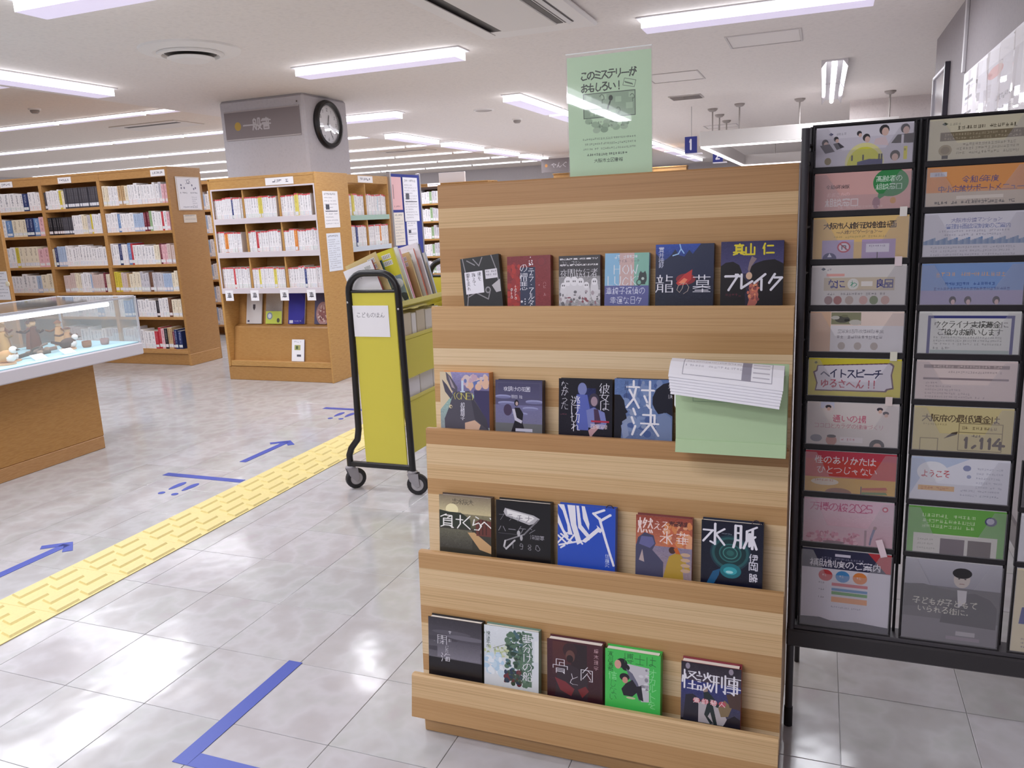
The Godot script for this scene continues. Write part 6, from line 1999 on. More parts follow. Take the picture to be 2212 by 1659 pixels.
		20:
			im.fill(k("e6e4ea"))
			line(im, Vector2(20, 70), Vector2(120, 60), 6, k("4a4850"))
			line(im, Vector2(60, 30), Vector2(40, 120), 6, k("4a4850"))
			for i in 5:
				small_print(im, 30, 100 + i * 18, 330, 10, k("8a8892"), i)
		_:
			im.fill(k("e6d9b8"))
			rc(im, 60, 0, 340, 170, k("d8b83c"))
			oval(im, 60, 150, 20, 22, k("4a5a5c"))
			shape(im, [0.08, 0.46, 0.2, 0.44, 0.24, 0.66, 0.06, 0.66], k("3a4a94"))
			oval(im, 250, 190, 30, 34, k("c85a4a"))
			for i in 3:
				small_print(im, 40, H - 70 + i * 20, 320, 10, k("8a7a8c"), 3 + i)
	return im


# ---------------------------------------------------------------- on the column and the walls
func wall_things() -> void:
	# clock on the side of the column that faces the aisle
	var c := thing("wall_clock", "round white wall clock with a thick black rim on the column", "clock", Vector3(-3.95, 2.075, -6.06), PI / 2)
	var onto := Transform3D(Basis(Vector3.RIGHT, PI / 2), Vector3.ZERO)
	put("rim", Geo.new().lathe([Vector2(0.160, 0.0), Vector2(0.194, 0.0), Vector2(0.198, 0.02), Vector2(0.188, 0.042), Vector2(0.170, 0.046), Vector2(0.156, 0.036), Vector2(0.156, 0.012)], 40, onto), mat("1c191c", 0.35), c)
	var im := sheet(360, 360, k("e9e6ea"))
	for i in 12:
		var a := TAU * i / 12
		var at := Vector2(180 + 138 * sin(a), 180 - 138 * cos(a))
		var txt := str(12 if i == 0 else i)
		type(im, txt, at.x - 8 * txt.length(), at.y - 14, 28, k("4a484e"), 0.16, false, 1.0, 1.0, 0.8)
	for i in 60:
		var a := TAU * i / 60
		line(im, Vector2(180 + 168 * sin(a), 180 - 168 * cos(a)), Vector2(180 + 174 * sin(a), 180 - 174 * cos(a)), 3, k("6a686e"))
	var disc := Geo.new()
	for i in 40:
		var a0 := TAU * i / 40
		var a1 := TAU * (i + 1) / 40
		var p0 := Vector2(cos(a0), sin(a0))
		var p1 := Vector2(cos(a1), sin(a1))
		disc.tri(Vector3(0, 0, 0.0115), Vector3(p0.x, p0.y, 0) * 0.157 + Vector3(0, 0, 0.0115), Vector3(p1.x, p1.y, 0) * 0.157 + Vector3(0, 0, 0.0115), Vector3.BACK, Vector3.BACK, Vector3.BACK, Vector2(0.5, 0.5), Vector2(0.5 + p0.x * 0.5, 0.5 - p0.y * 0.5), Vector2(0.5 + p1.x * 0.5, 0.5 - p1.y * 0.5))
	put("dial", disc, pic(im, 0.5), c)
	for h in [[0.085, 0.009, -0.25, "hour_hand"], [0.13, 0.006, 0.45 + PI, "minute_hand"]]:
		put(h[3], Geo.new().box(Vector3(0, h[0] * 0.42, 0.017), Vector3(h[1], h[0], 0.002), 0.0, Transform3D(Basis(Vector3.BACK, h[2]), Vector3.ZERO)), mat("26242a", 0.4), c)
	put("hub", Geo.new().lathe([Vector2(0.0, 0.020), Vector2(0.009, 0.020), Vector2(0.009, 0.012)], 14, onto), mat("26242a", 0.4), c)
	put("cover_glass", Geo.new().lathe([Vector2(0.157, 0.030), Vector2(0.10, 0.034), Vector2(0.0, 0.036)], 40, onto), glass("f4f6fa", 0.10, 0.02), c)
	# hanging sign on the front of the column
	var s := thing("column_sign", "grey panel sign with a yellow dot on the front of the column", "sign", Vector3(-4.37, 1.975, -5.744))
	var si := sheet(600, 190, k("857a7c"))
	rc(si, 0, 0, 600, 8, k("b4abac"))
	rc(si, 0, 182, 600, 8, k("b4abac"))
	oval(si, 104, 100, 26, 28, k("b59440"))
	type(si, "一般書", 150, 60, 70, k("b9b2b6"), 0.13, false, 1.06)
	put("sign_panel", printed(0.755, 0.235, 0.005, pic(si, 0.5)), mat("9a9092", 0.5), s)
	put("screw", Geo.new().blob(Vector3(0.36, 0.262, 0.0), Vector3(0.008, 0.008, 0.004), Basis(), 8), mat("6a6264", 0.4), s)
	# right wall: notices behind crumpled clear film, a framed board, a cable duct
	var wp := sheet(520, 300, k("e9e6ee"))
	for i in 6:
		rc(wp, 30, 30 + i * 42, 70, 7, k("7a7884"))
		small_print(wp, 30, 44 + i * 42, 80, 9, k("a8a6b0"), i)
	rc(wp, 150, 40, 330, 220, k("d6d2dc"))
	oval(wp, 300, 60, 60, 14, k("d8a4a4"))
	rc(wp, 220, 150, 60, 80, k("b9b28a"))
	for i in 4:
		small_print(wp, 320, 120 + i * 30, 140, 12, k("8a8894"), 9 + i)
	paper("wall_poster", 1.55, 0.55, Vector3(0.70, 1.34, -4.38), -PI / 2, pic(wp, 0.5), "long white wall poster under crumpled clear film beside the leaflet rack", "poster", 0.003)
	var film := Geo.new()
	var r := RandomNumberGenerator.new()
	r.seed = 9
	var nx := 26
	var ny := 7
	var hs := []
	for i in nx + 1:
		for j in ny + 1:
			hs.append(0.012 + 0.010 * sin(i * 1.1 + 0.25 * j) + r.randf() * 0.006)
	for i in nx:
		for j in ny:
			var p := []
			for e in [[i, j], [i + 1, j], [i + 1, j + 1], [i, j + 1]]:
				p.append(Vector3(-0.62 + 1.22 * e[0] / nx, 0.5 * e[1] / ny, hs[e[0] * (ny + 1) + e[1]]))
			film.quad(p[0], p[1], p[2], p[3])
	var fo := put("clear_film", film, glass("ffffff", 0.05, 0.03))
	fo.position = Vector3(0.696, 1.365, -4.20)
	fo.rotation.y = -PI / 2
	tag(fo, "crumpled shiny clear film hung over the long wall poster", "plastic film")
	var fb := thing("framed_board", "small glossy framed board at the end of the wall above the rack", "framed board", Vector3(0.70, 1.62, -6.05), -PI / 2)
	put("board", span(Vector3(-0.33, 0.0, 0.0), Vector3(0.27, 0.40, 0.012), 0.002), mat("8d8890", 0.12), fb)
	put("frame_bar", span(Vector3(0.27, -0.01, 0.0), Vector3(0.30, 0.43, 0.03), 0.003), mat("3a3640", 0.35), fb)
	put("frame_bar", span(Vector3(-0.33, 0.40, 0.0), Vector3(0.27, 0.42, 0.024), 0.003), mat("cfcbd2", 0.3), fb)
	put("frame_bar", span(Vector3(-0.352, -0.01, 0.0), Vector3(-0.33, 0.42, 0.024), 0.003), mat("cfcbd2", 0.3), fb)
	tag(put("cable_duct", span(Vector3(0.682, 1.90, -5.17), Vector3(0.70, LOW, -5.14), 0.003), mat("d6d2d6", 0.4)), "white vertical cable duct on the wall above the long poster", "cable duct")


# ---------------------------------------------------------------- beyond the stand
func far_things() -> void:
	# counter frame hung from the ceiling with lines of light along its lower edge
	var o := thing("counter_canopy", "white suspended frame with lit lower edges over the service counter", "suspended frame", Vector3(-0.35, 0, -10.6))
	var x0 := -0.84
	var x1 := 1.0
	var z0 := 2.0
	var z1 := -2.6
	var pale := mat("d8d3d0", 0.6)
	for b in [[x0, x1, z0 - 0.06, z0], [x0, x1, z1, z1 + 0.06], [x0, x0 + 0.06, z1 + 0.06, z0 - 0.06], [x1 - 0.06, x1, z1 + 0.06, z0 - 0.06]]:
		var bm := put("beam", span(Vector3(b[0], 1.852, b[2]), Vector3(b[1], 1.998, b[3]), 0.004), pale, o)
		put("lamp_strip", span(Vector3(b[0] + 0.01, 1.836, b[2] + 0.01), Vector3(b[1] - 0.01, 1.852, b[3] - 0.01)), glow("fff4fa", 2.4), bm)
	for p in [[x0 + 0.03, 1.20], [x0 + 0.03, 0.55], [x0 + 0.03, -0.2], [x0 + 0.34, 1.45], [x0 + 0.94, 1.42], [x1 - 0.05, 1.4], [x0 + 0.5, -2.5]]:
		var rod := put("rod", Geo.new().tube([Vector3(p[0], 1.99, p[1]), Vector3(p[0], LOW, p[1])], 0.008, 8), mat("a59d98", 0.4), o)
		put("ceiling_rose", Geo.new().lathe([Vector2(0.010, LOW - 0.036), Vector2(0.034, LOW - 0.030), Vector2(0.052, LOW - 0.014), Vector2(0.055, LOW)], 18, Transform3D(Basis(), Vector3(p[0], 0, p[1]))), mat("a39a95", 0.4), rod)
	for e in [[2.03, 0.0, 1.8], [0.0, 0.0, 1.8]]:
		var l := AreaLight3D.new()
		l.name = "canopy_light"
		l.area_size = Vector2(1.7, 0.05)
		l.light_color = k("fff4fa")
		l.light_energy = 0.35
		l.shadow_enabled = true
		l.area_range = 20.0
		l.area_attenuation = 2.0
		l.position = Vector3(0.08, 1.83, e[0] - 0.06)
		l.rotation_degrees = Vector3(-90, 0, 0)
		o.add_child(l)
	# number signs: three-sided blocks that hang under the frame
	for e in [["1", -1.335, -9.0, 0.17, "at the front of the suspended frame"], ["2", -1.31, -11.2, 0.17, "farther back along the suspended frame"]]:
		var s := thing("number_sign", "blue three-sided hanging sign with a white figure %s, %s" % [e[0], e[4]], "number sign", Vector3(e[1], 1.82, e[2]))
		var im := sheet(120, 160, k("2c3488"))
		type(im, e[0], 34, 30, 92, k("eceaf4"), 0.2, false, 1.0, 1.0, 0.6)
		var body := Geo.new().prism([Vector2(-0.065, 0.0), Vector2(0.065, 0.0), Vector2(0.0, 0.11)], 0.17, Transform3D(Basis(Vector3.RIGHT, -PI / 2), Vector3(0, 0.0, 0)))
		put("sign_body", body, mat("2c3488", 0.4), s, Vector3(0, 0.17, 0))
		var fr := Geo.new()
		fr.quad(Vector3(-0.065, 0, 0.001), Vector3(0.065, 0, 0.001), Vector3(0.065, 0.17, 0.001), Vector3(-0.065, 0.17, 0.001))
		put("sign_face", fr, pic(im, 0.4), s)
		put("sign_base", span(Vector3(-0.065, -0.012, -0.11), Vector3(0.11, 0.0, 0.0), 0.002), mat("e9e6f0", 0.4), s)
		put("hanger", Geo.new().tube([Vector3(0.0, 0.17, -0.04), Vector3(0.0, LOW - 1.82, -0.04)], 0.004, 6), mat("b9b4b4", 0.4), s)
	# fixture seen end-on: an open reflector trough with a bare tube
	for i in 2:
		var t := thing("trough_lamp", "open reflector lamp running lengthwise above the service counter", "ceiling lamp", Vector3(0.055, LOW, -7.5 - i * 1.3), PI / 2, "reflector lamps over the counter")
		var tr := Geo.new()
		tr.prism([Vector2(-0.095, -0.055), Vector2(-0.095, 0), Vector2(0.095, 0), Vector2(0.095, -0.055), Vector2(0.092, -0.055), Vector2(0.06, -0.012), Vector2(-0.06, -0.012), Vector2(-0.092, -0.055)], 1.24, Transform3D(Basis(Vector3.UP, PI / 2), Vector3(0.62, 0, 0)))
		put("reflector", tr, mat("e6e4ea", 0.15, 0.6), t)
		put("lamp_tube", Geo.new().tube([Vector3(-0.59, -0.034, 0), Vector3(0.59, -0.034, 0)], 0.02, 10), glow("fffaff", 3.0), t)
		var l := AreaLight3D.new()
		l.name = "lamp_light"
		l.area_size = Vector2(1.18, 0.07)
		l.light_color = k(LAMP_TINT)
		l.light_energy = LAMP_ENERGY
		l.shadow_enabled = true
		l.area_range = 30.0
		l.area_attenuation = 2.0
		l.position = Vector3(0, -0.062, 0)
		l.rotation_degrees = Vector3(-90, 0, 0)
		t.add_child(l)
	# section sign over the far shelves
	var y := thing("section_sign", "grey hanging section sign with an orange mark behind the green poster", "sign", Vector3(-4.35, 1.97, -14.0))
	var si := sheet(400, 150, k("7d7476"))
	oval(si, 50, 74, 14, 18, k("c88a4a"))
	type(si, "やんぐ", 100, 48, 50, k("c4bec2"), 0.12, false, 1.06)
	put("sign_panel", printed(0.74, 0.235, 0.03, pic(si, 0.5)), mat("8f8688", 0.5), y)
	for s in [-1, 1]:
		put("hanger", Geo.new().tube([Vector3(s * 0.34, 0.235, -0.015), Vector3(s * 0.34, LOW - 1.97, -0.015)], 0.005, 6), mat("b4aeb0", 0.4), y)
	# far bookcase in the gap between the notice board and the stand
	var w1 := grained("b68a50", wood, Vector3(0.8, 6, 0.8), 0.42)
	var b := thing("bookcase", "distant bookcase with a dark frame between notice board and display stand", "bookcase", Vector3(-5.55, 0, -11.5))
	put("back_panel", span(Vector3(-0.6, 0, -0.24), Vector3(0.6, 1.74, -0.22)), w1, b)
	put("top_board", span(Vector3(-0.6, 1.70, -0.22), Vector3(0.6, 1.74, 0.0), 0.003), mat("3c2c26", 0.5), b)
	for s in [-1, 1]:
		put("upright", span(Vector3(s * 0.59 - 0.015, 0, -0.22), Vector3(s * 0.59 + 0.015, 1.70, 0.0), 0.002), w1, b)
	plate(b, 0.22, 0.05, Vector3(-0.1, 1.745, 0.0), 0.0, "shelf_label", label_pic(23))
	for i in 6:
		put("shelf", span(Vector3(-0.575, 0.10 + i * 0.272, -0.22), Vector3(0.575, 0.128 + i * 0.272, -0.003), 0.002), w1, b)
	var into := [SurfaceTool.new(), SurfaceTool.new()]
	for i in 6:
		far_row([["white", 2], ["pale blue", 2], ["navy", 1], ["white", 3], ["green", 1], ["pale grey", 2], ["white", 9], ["cream", 2], ["pale blue", 3]], Vector3(-6.11, 0.128 + i * 0.272, -11.508), 1.12, 600 + i, into)
	far_books(into, "rows of books in the distant bookcase behind the notice board")
	# things on top of the far cases
	tag(put("sign_board", span(Vector3(-6.95, 1.92, -14.42), Vector3(-6.40, 2.11, -14.38), 0.003), mat("efe9ea", 0.6)), "blank white board standing on the distant shelves", "sign board")
	for e in [[-7.6, -5.9, 1.92, "long"], [-6.3, -5.95, 1.93, "short"], [-4.6, -2.2, 1.96, "sign-side"]]:
		var c := thing("low_bookcase", "distant closed %s wooden shelf back beyond the stand" % e[3], "bookcase", Vector3((e[0] + e[1]) / 2, 0, -14.3 - (0.4 if e[3] == "short" else 0.0)))
		var half: float = (e[1] - e[0]) / 2
		put("back_board", span(Vector3(-half, 0.08, -0.2), Vector3(half, e[2] - 0.02, -0.02), 0.003), w1, c)
		put("top_board", span(Vector3(-half - 0.01, e[2] - 0.02, -0.21), Vector3(half + 0.01, e[2], 0.0), 0.003), w1, c)
		put("plinth", span(Vector3(-half + 0.01, 0, -0.19), Vector3(half - 0.01, 0.08, -0.03), 0.003), mat("6b4a30", 0.5), c)

# ---------------------------------------------------------------- lettering
# Strokes of characters on a grid of ten by ten (x to the side, y down): "0595" is a line from (0, 5) to (9, 5).
const STROKES := {
	"一": "0595", "二": "1282 0898", "人": "504409 4499", "亻": "7014 5359", "口": "1119 119199 1999", "ロ": "1119 119199 1999", "日": "2029 208089 2484 2989", "目": "2029 208089 2383 2686 2989",
	"田": "1119 119199 1595 5159 1999", "月": "202609 208089 2383 2686", "木": "0393 5059 5309 5399", "言": "4051 0292 2474 2575 2729 278789 2989", "氵": "2052 0335 1956",
	"扌": "0292 505928 0795", "忄": "5059 1306 7294", "女": "402589 836719 0393", "彳": "7013 8307 5559", "土": "1484 5059 0999", "士": "0494 5059 1989", "火": "1225 8274 505409 5499",
	"灬": "1208 3248 6278 8298", "心": "1408 32387886 5164 8396", "艹": "0595 3139 6169", "宀": "5053 1308 139387", "辶": "1022 042418 183999", "門": "0009 004044 0242 0444 5054 509099 5292 5494",
	"囗": "0009 009099 0999", "广": "5051 1292 121609", "厂": "1191 111609", "阝": "2029 2080538537", "攵": "3004 2292 725609 2499", "刂": "2126 808958",
	"頁": "0090 5042 1217 128287 1484 1585 1787 3709 6799", "貝": "2027 208087 2282 2585 2787 3709 6799", "禾": "7021 0393 5159 5309 5399", "金": "5004 5094 2474 1686 5459 0999 2738 7768",
	"糸": "502263 812585 5559 3609 7698", "隹": "4004 2329 6062 2292 2494 2696 2999 6269", "車": "1181 2327 238387 2585 2787 0898 5059", "子": "108053 535938 0595", "大": "0393 505409 5499",
	"犬": "0393 505409 5499 7192", "夫": "1282 0494 505509 5599", "水": "505938 034308 9264 5499", "氷": "505938 044408 9264 5499 2032", "山": "131989 8389 5059", "川": "202609 5158 8089",
	"井": "0393 0696 303619 7079", "了": "108053 535938", "夜": "5051 0292 3206 2429 6346 648449 5699", "才": "0393 606948 6308", "立": "5052 1383 3448 7468 0999", "方": "5052 0292 423609 45857958",
	"旅右": "3003 2292 8334 3539 3696 5599", "亍": "1181 0494 646948", "者": "1181 5053 0393 9008 3539 357579 3777 3979", "可": "0191 717958 2326 235356 2656", "罙": "0003 009093 3213 6283",
	"卜": "4049 4484", "幸": "1181 0393 3334 6364 1585 0797 5053 5559", "冖": "0109 019199", "龍右": "2023 2191 13838515 15199997 3686 3787", "毌": "1119 119199 0595 5159 1999", "十": "0595 5059",
	"罒": "0109 019199 0999 3139 6169", "良": "5041 217175 2373 2575 212957 8667 4599", "真": "1181 5052 2227 227277 2474 2575 0797 3809 6899", "力": "13837958 504509", "カ": "13837958 504509",
	"内": "1219 12828969 505428 5477", "肉": "1219 12828969 5024 5274 5428 5578", "匕": "10188997 8215", "袁": "1181 5053 0393 2426 247476 2676 5609 5699", "皮": "121609 129284 5054 258539 3699",
	"兆": "403609 60689897 1123 0635 9173 7496", "七": "0493 404898", "刀": "11817958 413609", "西": "0090 1319 138389 1989 303526 606686", "彦": "5051 1181 3243 7263 1494 141709 7526 7738 8849",
	"文": "5052 0292 725609 2399", "寸": "0393 606948 2547", "夬": "127275 0595 505509 5599", "韋": "1181 5053 0393 2426 247476 2676 0888 5659", "⺈": "4008 338359",
	"辰": "1191 111609 3383 2595 4549 4968 8667 6599", "毎": "3003 2191 3428 348488 0696 2888 5448", "⺌": "5054 1123 8173 0509 059599", "酋": "2032 7062 0292 2429 248489 2686 2989 4245 6265",
	"幽": "03099993 5059 3214351847 8264856887", "玄": "5052 0292 522565 741989 7699", "夕": "4005 328219 3456", "華下": "0292 0595 1888 2226 7276 5059", "斎": "5051 0191 7104 2194 242709 7479 3464 2575 4648",
	"左": "0292 4009 3575 5559 2999", "九": "402609 0272 72778897", "食": "5004 5094 2474 2429 247477 2666 5699", "自": "5042 2229 228289 2484 2686 2989", "由": "1319 138389 1686 1989 5059", "ち": "1282 402564866939", "ユ": "217178 0898",
	"王": "0090 1585 0999 5059", "今": "5004 5094 3464 167649", "脈右": "9022 222609 4348 4867 5399 8465 6169", "尹": "118186 0393 1686 514619", "岡": "0009 00909979 3132 6162 2373 2528 2878 7578 5458",
	"瞬右": "7011 1222 4243 8172 0406 049496 2519 3747 6569 5585 5898", "分": "4004 6094 24746948 4419", "舟": "5031 212609 21818968 0595 4354 4657", "八": "3109 6099",
	"聿": "218185 0393 2585 1686 0898 5059", "小": "505938 2307 7397", "白": "5042 2229 228289 2585 2989", "泰": "1080 0292 1383 504308 5398 5559 3547 2848 6778",
	"骨": "2024 207074 4244 4272 0494 0406 9496 2629 26767968 2777 2878", "竹": "2005 1343 7055 6393", "卩": "2129 21818666", "里": "1015 108085 1383 1585 5059 1787 0999", "于": "1181 0494 515938",
	"甫": "0191 5058 1319 138389 1585 1787 8091", "東": "0191 2326 237376 2474 2676 5059 4609 5699", "馬": "2026 2080 2282 2484 5056 26968979 1809 3849 6869", "哉": "0292 3034 0464 1518 154548 1848 607699 9549 8091",
	"又": "118109 2399", "开": "0191 0494 313509 6169", "事": "0191 2224 227274 2474 157578 0696 1878 505938", "龶": "1282 1585 0999 5059", "卯": "7112 121857", "石": "0090 5006 3439 348489 3989",
	"高": "5051 0191 3234 326264 3464 1519 15858979 3638 366668 3868", "歯": "5053 5181 2023 0393 0509 0999 9599 2446 7446 4448 2666", "令": "5004 5094 3464 167658 3769", "穴": "5052 1215 129295 4325 6385",
	"ム": "401776 6399", "年": "3004 2191 2484 2427 0797 5159", "廿": "0393 2027 7077 2777", "片": "202609 6164 2484 2666 6669", "反": "1191 111609 348429 4599", "市": "5052 0292 1418 14848878 5259",
	"正": "0191 5159 5484 2429 0999", "画": "0090 0309 0999 9399 2227 227277 2474 2777 5057", "工": "1181 5159 0999", "豕": "1181 5105 33565938 4508 8365 6599", "千": "7021 0494 5159",
	"用": "101609 108089 1383 1686 5059", "己": "11818515 15188887", "夂": "4005 328209 2499", "彡": "8014 8318 8619", "衤": "5051 028207 4549 4697 7456", "且": "2028 208088 2383 2686 0898",
	"業": "3032 6062 1122 8172 0393 1585 0797 5359 4709 5799", "マ": "119146 3568", "勿": "0090 3004 23838979 5326 6339", "生": "2004 1383 5059 1686 0999", "万": "0191 413509 44847958",
	"制左": "2003 1282 0494 5059 1619 168689", "中": "1216 128286 1686 5059", "止": "5059 5484 2429 0999", "衣": "5052 0292 5206 3439 4956 5399 8466", "疋": "1181 5158 5585 2409 3799",
	"爫": "8011 1224 4254 8273", "友": "0292 4009 347419 3599", "耳": "0090 2028 7079 2373 2676 0998", "氐": "8021 2128 2846 1484 5098 2969", "壬": "8011 5159 0494 1989", "殳": "202406 206065 6595 168619 3799",
	"書": "117174 0292 1474 0595 5055 2629 267679 2777 2979", "包": "3004 22828678 2464 6467 2467 24289897", "走": "1181 5054 0494 5458 5676 3609 3799", "亜": "0090 0999 3039 6069 0393 0696", "々": "3005 328249 4565", "亠": "5054 0696",
	"こ": "217162 25173988", "の": "51452806134171948759", "も": "4036497986 1373 1676", "し": "3027497885", "ろ": "2070155385784938", "い": "11163847 7296", "か": "1363755948 403419 7295",
	"お": "1372 4048291735758769 7193", "と": "3044 8235284989", "ほ": "1119 4181 4494 616849385799", "ん": "501945597996", "を": "1272 40154457 8446385989", "え": "4061 237319566999", "て": "119153465889",
	"れ": "3039 13431763747898", "な": "1252 3015 7293 646849385799", "は": "1119 4393 606849385799", "っ": "2564866849", "つ": "0362947738", "た": "1262 4019 5494 566999", "け": "1119 4393 707659",
	"く": "702579", "ら": "4061 322664866939", "へ": "063398", "ヘ": "063398", "に": "1119 4282 465898", "す": "0292 5055463544555739", "ま": "1282 2575 505839284789", "ひ": "02411639687195",
	"あ": "1282 4048 74391835759769", "り": "2025 707549", "リ": "2025 707549", "ゆ": "111742828657 505739", "る": "207016538578493857", "さ": "1382 4075 263979", "や": "04629465 4152 2259", "ゃ": "15647556 4354 3469",
	"よ": "505839184789 5383", "そ": "20701484464879", "う": "3061 24637549", "わ": "3039 13431763958759",
	"ミ": "2082 2475 1789", "ス": "117119 5599", "テ": "2070 0393 535629", "ー": "0595", "ラ": "2070 138339", "ア": "118154 5329", "ル": "303509 505895", "タ": "4005 328229 3567", "フ": "118139", "レ": "202884",
	"イ": "7015 5359", "ク": "4015 428229", "チ": "7021 0494 515529", "ナ": "0393 505519", "ハ": "3208 6298", "ケ": "3005 2393 6339", "ン": "1143 1883", "ト": "3039 3486", "ヒ": "101888 7214",
	"サ": "0393 2026 707539", "ホ": "0393 5059 2508 7598", "メ": "7019 2388", "ニ": "1282 0898", "ュ": "246468 1898", "シ": "2042 0335 1993", "ョ": "247479 2676 2979", "ウ": "5052 1215 128249",
	"コ": "118188 1888", "オ": "0393 606948 6308", "゛": "7081 8091", "゜": "709081817", "・": "4555", "!": "5056 5859", "?": "2240617375565557 5859", "。": "1727281817", "〜": "0526456795", "(": "604369", ")": "304739",
	"0": "40201727496987854050", "1": "324049", "2": "2230507273192979", "3": "20706456768629", "4": "50168696 6369", "5": "702024647578482918", "6": "603316284868776525", "7": "107049", "8": "4023446678694927466473604", "9": "742423305072746939",
	",": "5739", "A": "094089 2666", "C": "83512418396987", "E": "802029 2474 2989", "F": "802029 2474", "H": "1019 8089 1484", "I": "4049 2060 2969", "K": "2029 8024 3489", "L": "202989", "N": "19108980", "O": "40131649698683604",
	"U": "101749798680", "W": "001935698090", "Y": "1045 8045 4549", "a": "34747579 75352739596876", "e": "1575735324173878", "l": "4049", "r": "3339 355373", "t": "404969 2363",
}
# Characters put together from others: "|4" side by side with the seam at four tenths, "-5" one above the other, "~" beside a running road sign, "^" inside a gate, "o" inside a frame, "g" under a roof, "+" on top of each other.
const JOINED := {
	"仁": "|3亻二", "間": "^門日", "閉": "^門才", "音": "-5立日", "闇": "^門音", "旅": "|4方旅右", "行": "|4彳亍", "奇": "-4大可", "椅": "|4木奇", "罙木": "-3罙木", "探": "|4扌罙木", "貞": "-3卜貝", "偵": "|3亻貞",
	"軍": "-3冖車", "運": "~辶軍", "龍左": "-5立月", "龍": "|5龍左龍右", "大土": "-5大土", "日大土": "-4日大土", "墓": "-3艹日大土", "貫": "-3毌貝", "罒心": "-4罒心", "徳右": "-3十罒心", "徳": "|3彳徳右", "郎": "|6良阝",
	"加": "|5力口", "納": "|4糸内", "朋": "|5月月", "明": "|4日月", "化": "|4亻匕", "花": "-3艹化", "園": "o囗袁", "因": "o囗大", "恩": "-6因心", "圭": "-5土土", "陸": "|3阝圭", "彼": "|3彳皮", "逃": "~辶兆", "切": "|4七刀",
	"罒幸": "-4罒幸", "澤": "|3氵罒幸", "口木": "-4口木", "保": "|3亻口木", "対": "|5文寸", "決": "|3氵夬", "村": "|5木寸", "韋亍": "|6韋亍", "衛": "|3彳韋亍", "負": "-3⺈貝", "志": "-5士心", "海": "|3氵毎", "口土": "-4口土", "堂": "-4⺌口土",
	"尊": "-6酋寸", "夕犬": "|5夕犬", "然": "-7夕犬灬", "燃": "|3火然", "華": "-3艹華下", "王王": "|5王王", "琴": "-5王王今", "古": "-4十口", "古月": "|5古月", "湖": "|3氵古月", "脈": "|4月脈右", "伊": "|3亻尹", "瞬": "|4目瞬右",
	"冖夕": "-3冖夕", "罒冖夕": "-4罒冖夕", "夢": "-3艹罒冖夕", "八口": "-5八口", "船": "|5舟八口", "津": "|3氵聿", "白小": "-6白小", "原": "g厂白小", "良卩": "|5良卩", "竹良卩": "-3竹良卩", "櫛": "|4木竹良卩", "理": "|4王里", "宇": "-4宀于",
	"甫寸": "-6甫寸", "博": "|3十甫寸", "信": "|3亻言", "篤": "-3竹馬", "又土": "-5又土", "怪": "|3忄又土", "炎": "-5火火", "談": "|4言炎", "刑": "|6开刂", "青": "-5龶月", "卯卩": "|5卯卩", "柳": "|4木卯卩", "王白": "|5王白", "碧": "-5王白石",
	"齢": "|6歯令", "相": "|5木目", "ム心": "-4ム心", "窓": "-4穴ム心", "和": "|6禾口", "廿又": "-4廿又", "度": "g广廿又", "版": "|4片反", "阪": "|3阝反", "権": "|4木隹", "政": "|5正攵", "推": "|4扌隹", "進": "~辶隹", "計": "|5言十", "口口": "|5口口",
	"品": "-5口/口口", "空": "-5穴工", "家": "-3宀豕", "利": "|6禾刂", "舌": "-4千口", "活": "|3氵舌", "改": "|4己攵", "夂彡": "-5夂彡", "修": "|3亻夂彡", "補": "|4衤甫", "助": "|5且力", "甬": "-3マ用", "通": "~辶甬", "日勿": "-4日勿", "場": "|4土日勿",
	"傷": "|3亻日勿", "健": "|3亻聿", "康": "g广聿", "性": "|3忄生", "⺌女": "-3⺌女", "桜": "|4木⺌女", "制": "|6制左刂", "女木": "-5女木", "案": "-3宀女木", "企": "-4人止", "井衣": "-5井衣", "譲": "|4言井衣", "宀目": "-4宀目", "管": "-4竹宀目",
	"刀心": "-5刀心", "認": "|4言刀心", "定": "-4宀疋", "支": "-5十又", "爫友": "-3爫友", "援": "|4扌爫友", "大力": "-4大力", "日大力": "-3日大力", "募": "-3艹日大力", "力力": "|5力力", "力力力": "-5力/力力", "協": "|3十力力力", "願": "|5原頁", "付": "|4亻寸",
	"府": "g广付", "耳又": "|5耳又", "最": "-4日耳又", "低": "|3亻氐", "亻壬": "|3亻壬", "賃": "-4亻壬貝", "圭亍": "|6圭亍", "街": "|3彳圭亍", "般": "|5舟殳", "抱": "|4扌包", "田日": "-5田日", "憎": "|3忄田日", "悪": "-5亜心", "建": "~辶聿",
	"佐": "|3亻左", "月泰": "|4月泰", "藤": "-3艹月泰", "究": "-5穴九", "図": "o囗メ", "官": "-4宀目", "館": "|5食官", "寺": "-4土寸", "持": "|4扌寺", "ゴ": "+コ゛", "が": "+か゛", "げ": "+け゛", "ど": "+と゛", "べ": "+へ゛", "ご": "+こ゛", "じ": "+し゛", "ぐ": "+く゛", "で": "+て゛", "づ": "+つ゛", "ブ": "+フ゛", "プ": "+フ゜", "ピ": "+ヒ゜", "ポ": "+ホ゜", "ダ": "+タ゛", "ビ": "+ヒ゛", "ゲ": "+ケ゛", "ド": "+ト゛",
}
var glyph_cache := {}


func known(s: String) -> bool:
	return STROKES.has(s) or JOINED.has(s)


func part_name(text: String, at: int) -> String:   # the longest known name that starts here
	for n in [4, 3, 2, 1]:
		var s := text.substr(at, n)
		if s.length() == n and (STROKES.has(s) or JOINED.has(s)):
			return s
	return ""


func placed(lines: Array, x: float, y: float, w: float, h: float) -> Array:
	var out := []
	for l in lines:
		var q := PackedVector2Array()
		for p in l:
			q.append(Vector2(x + p.x * w, y + p.y * h))
		out.append(q)
	return out


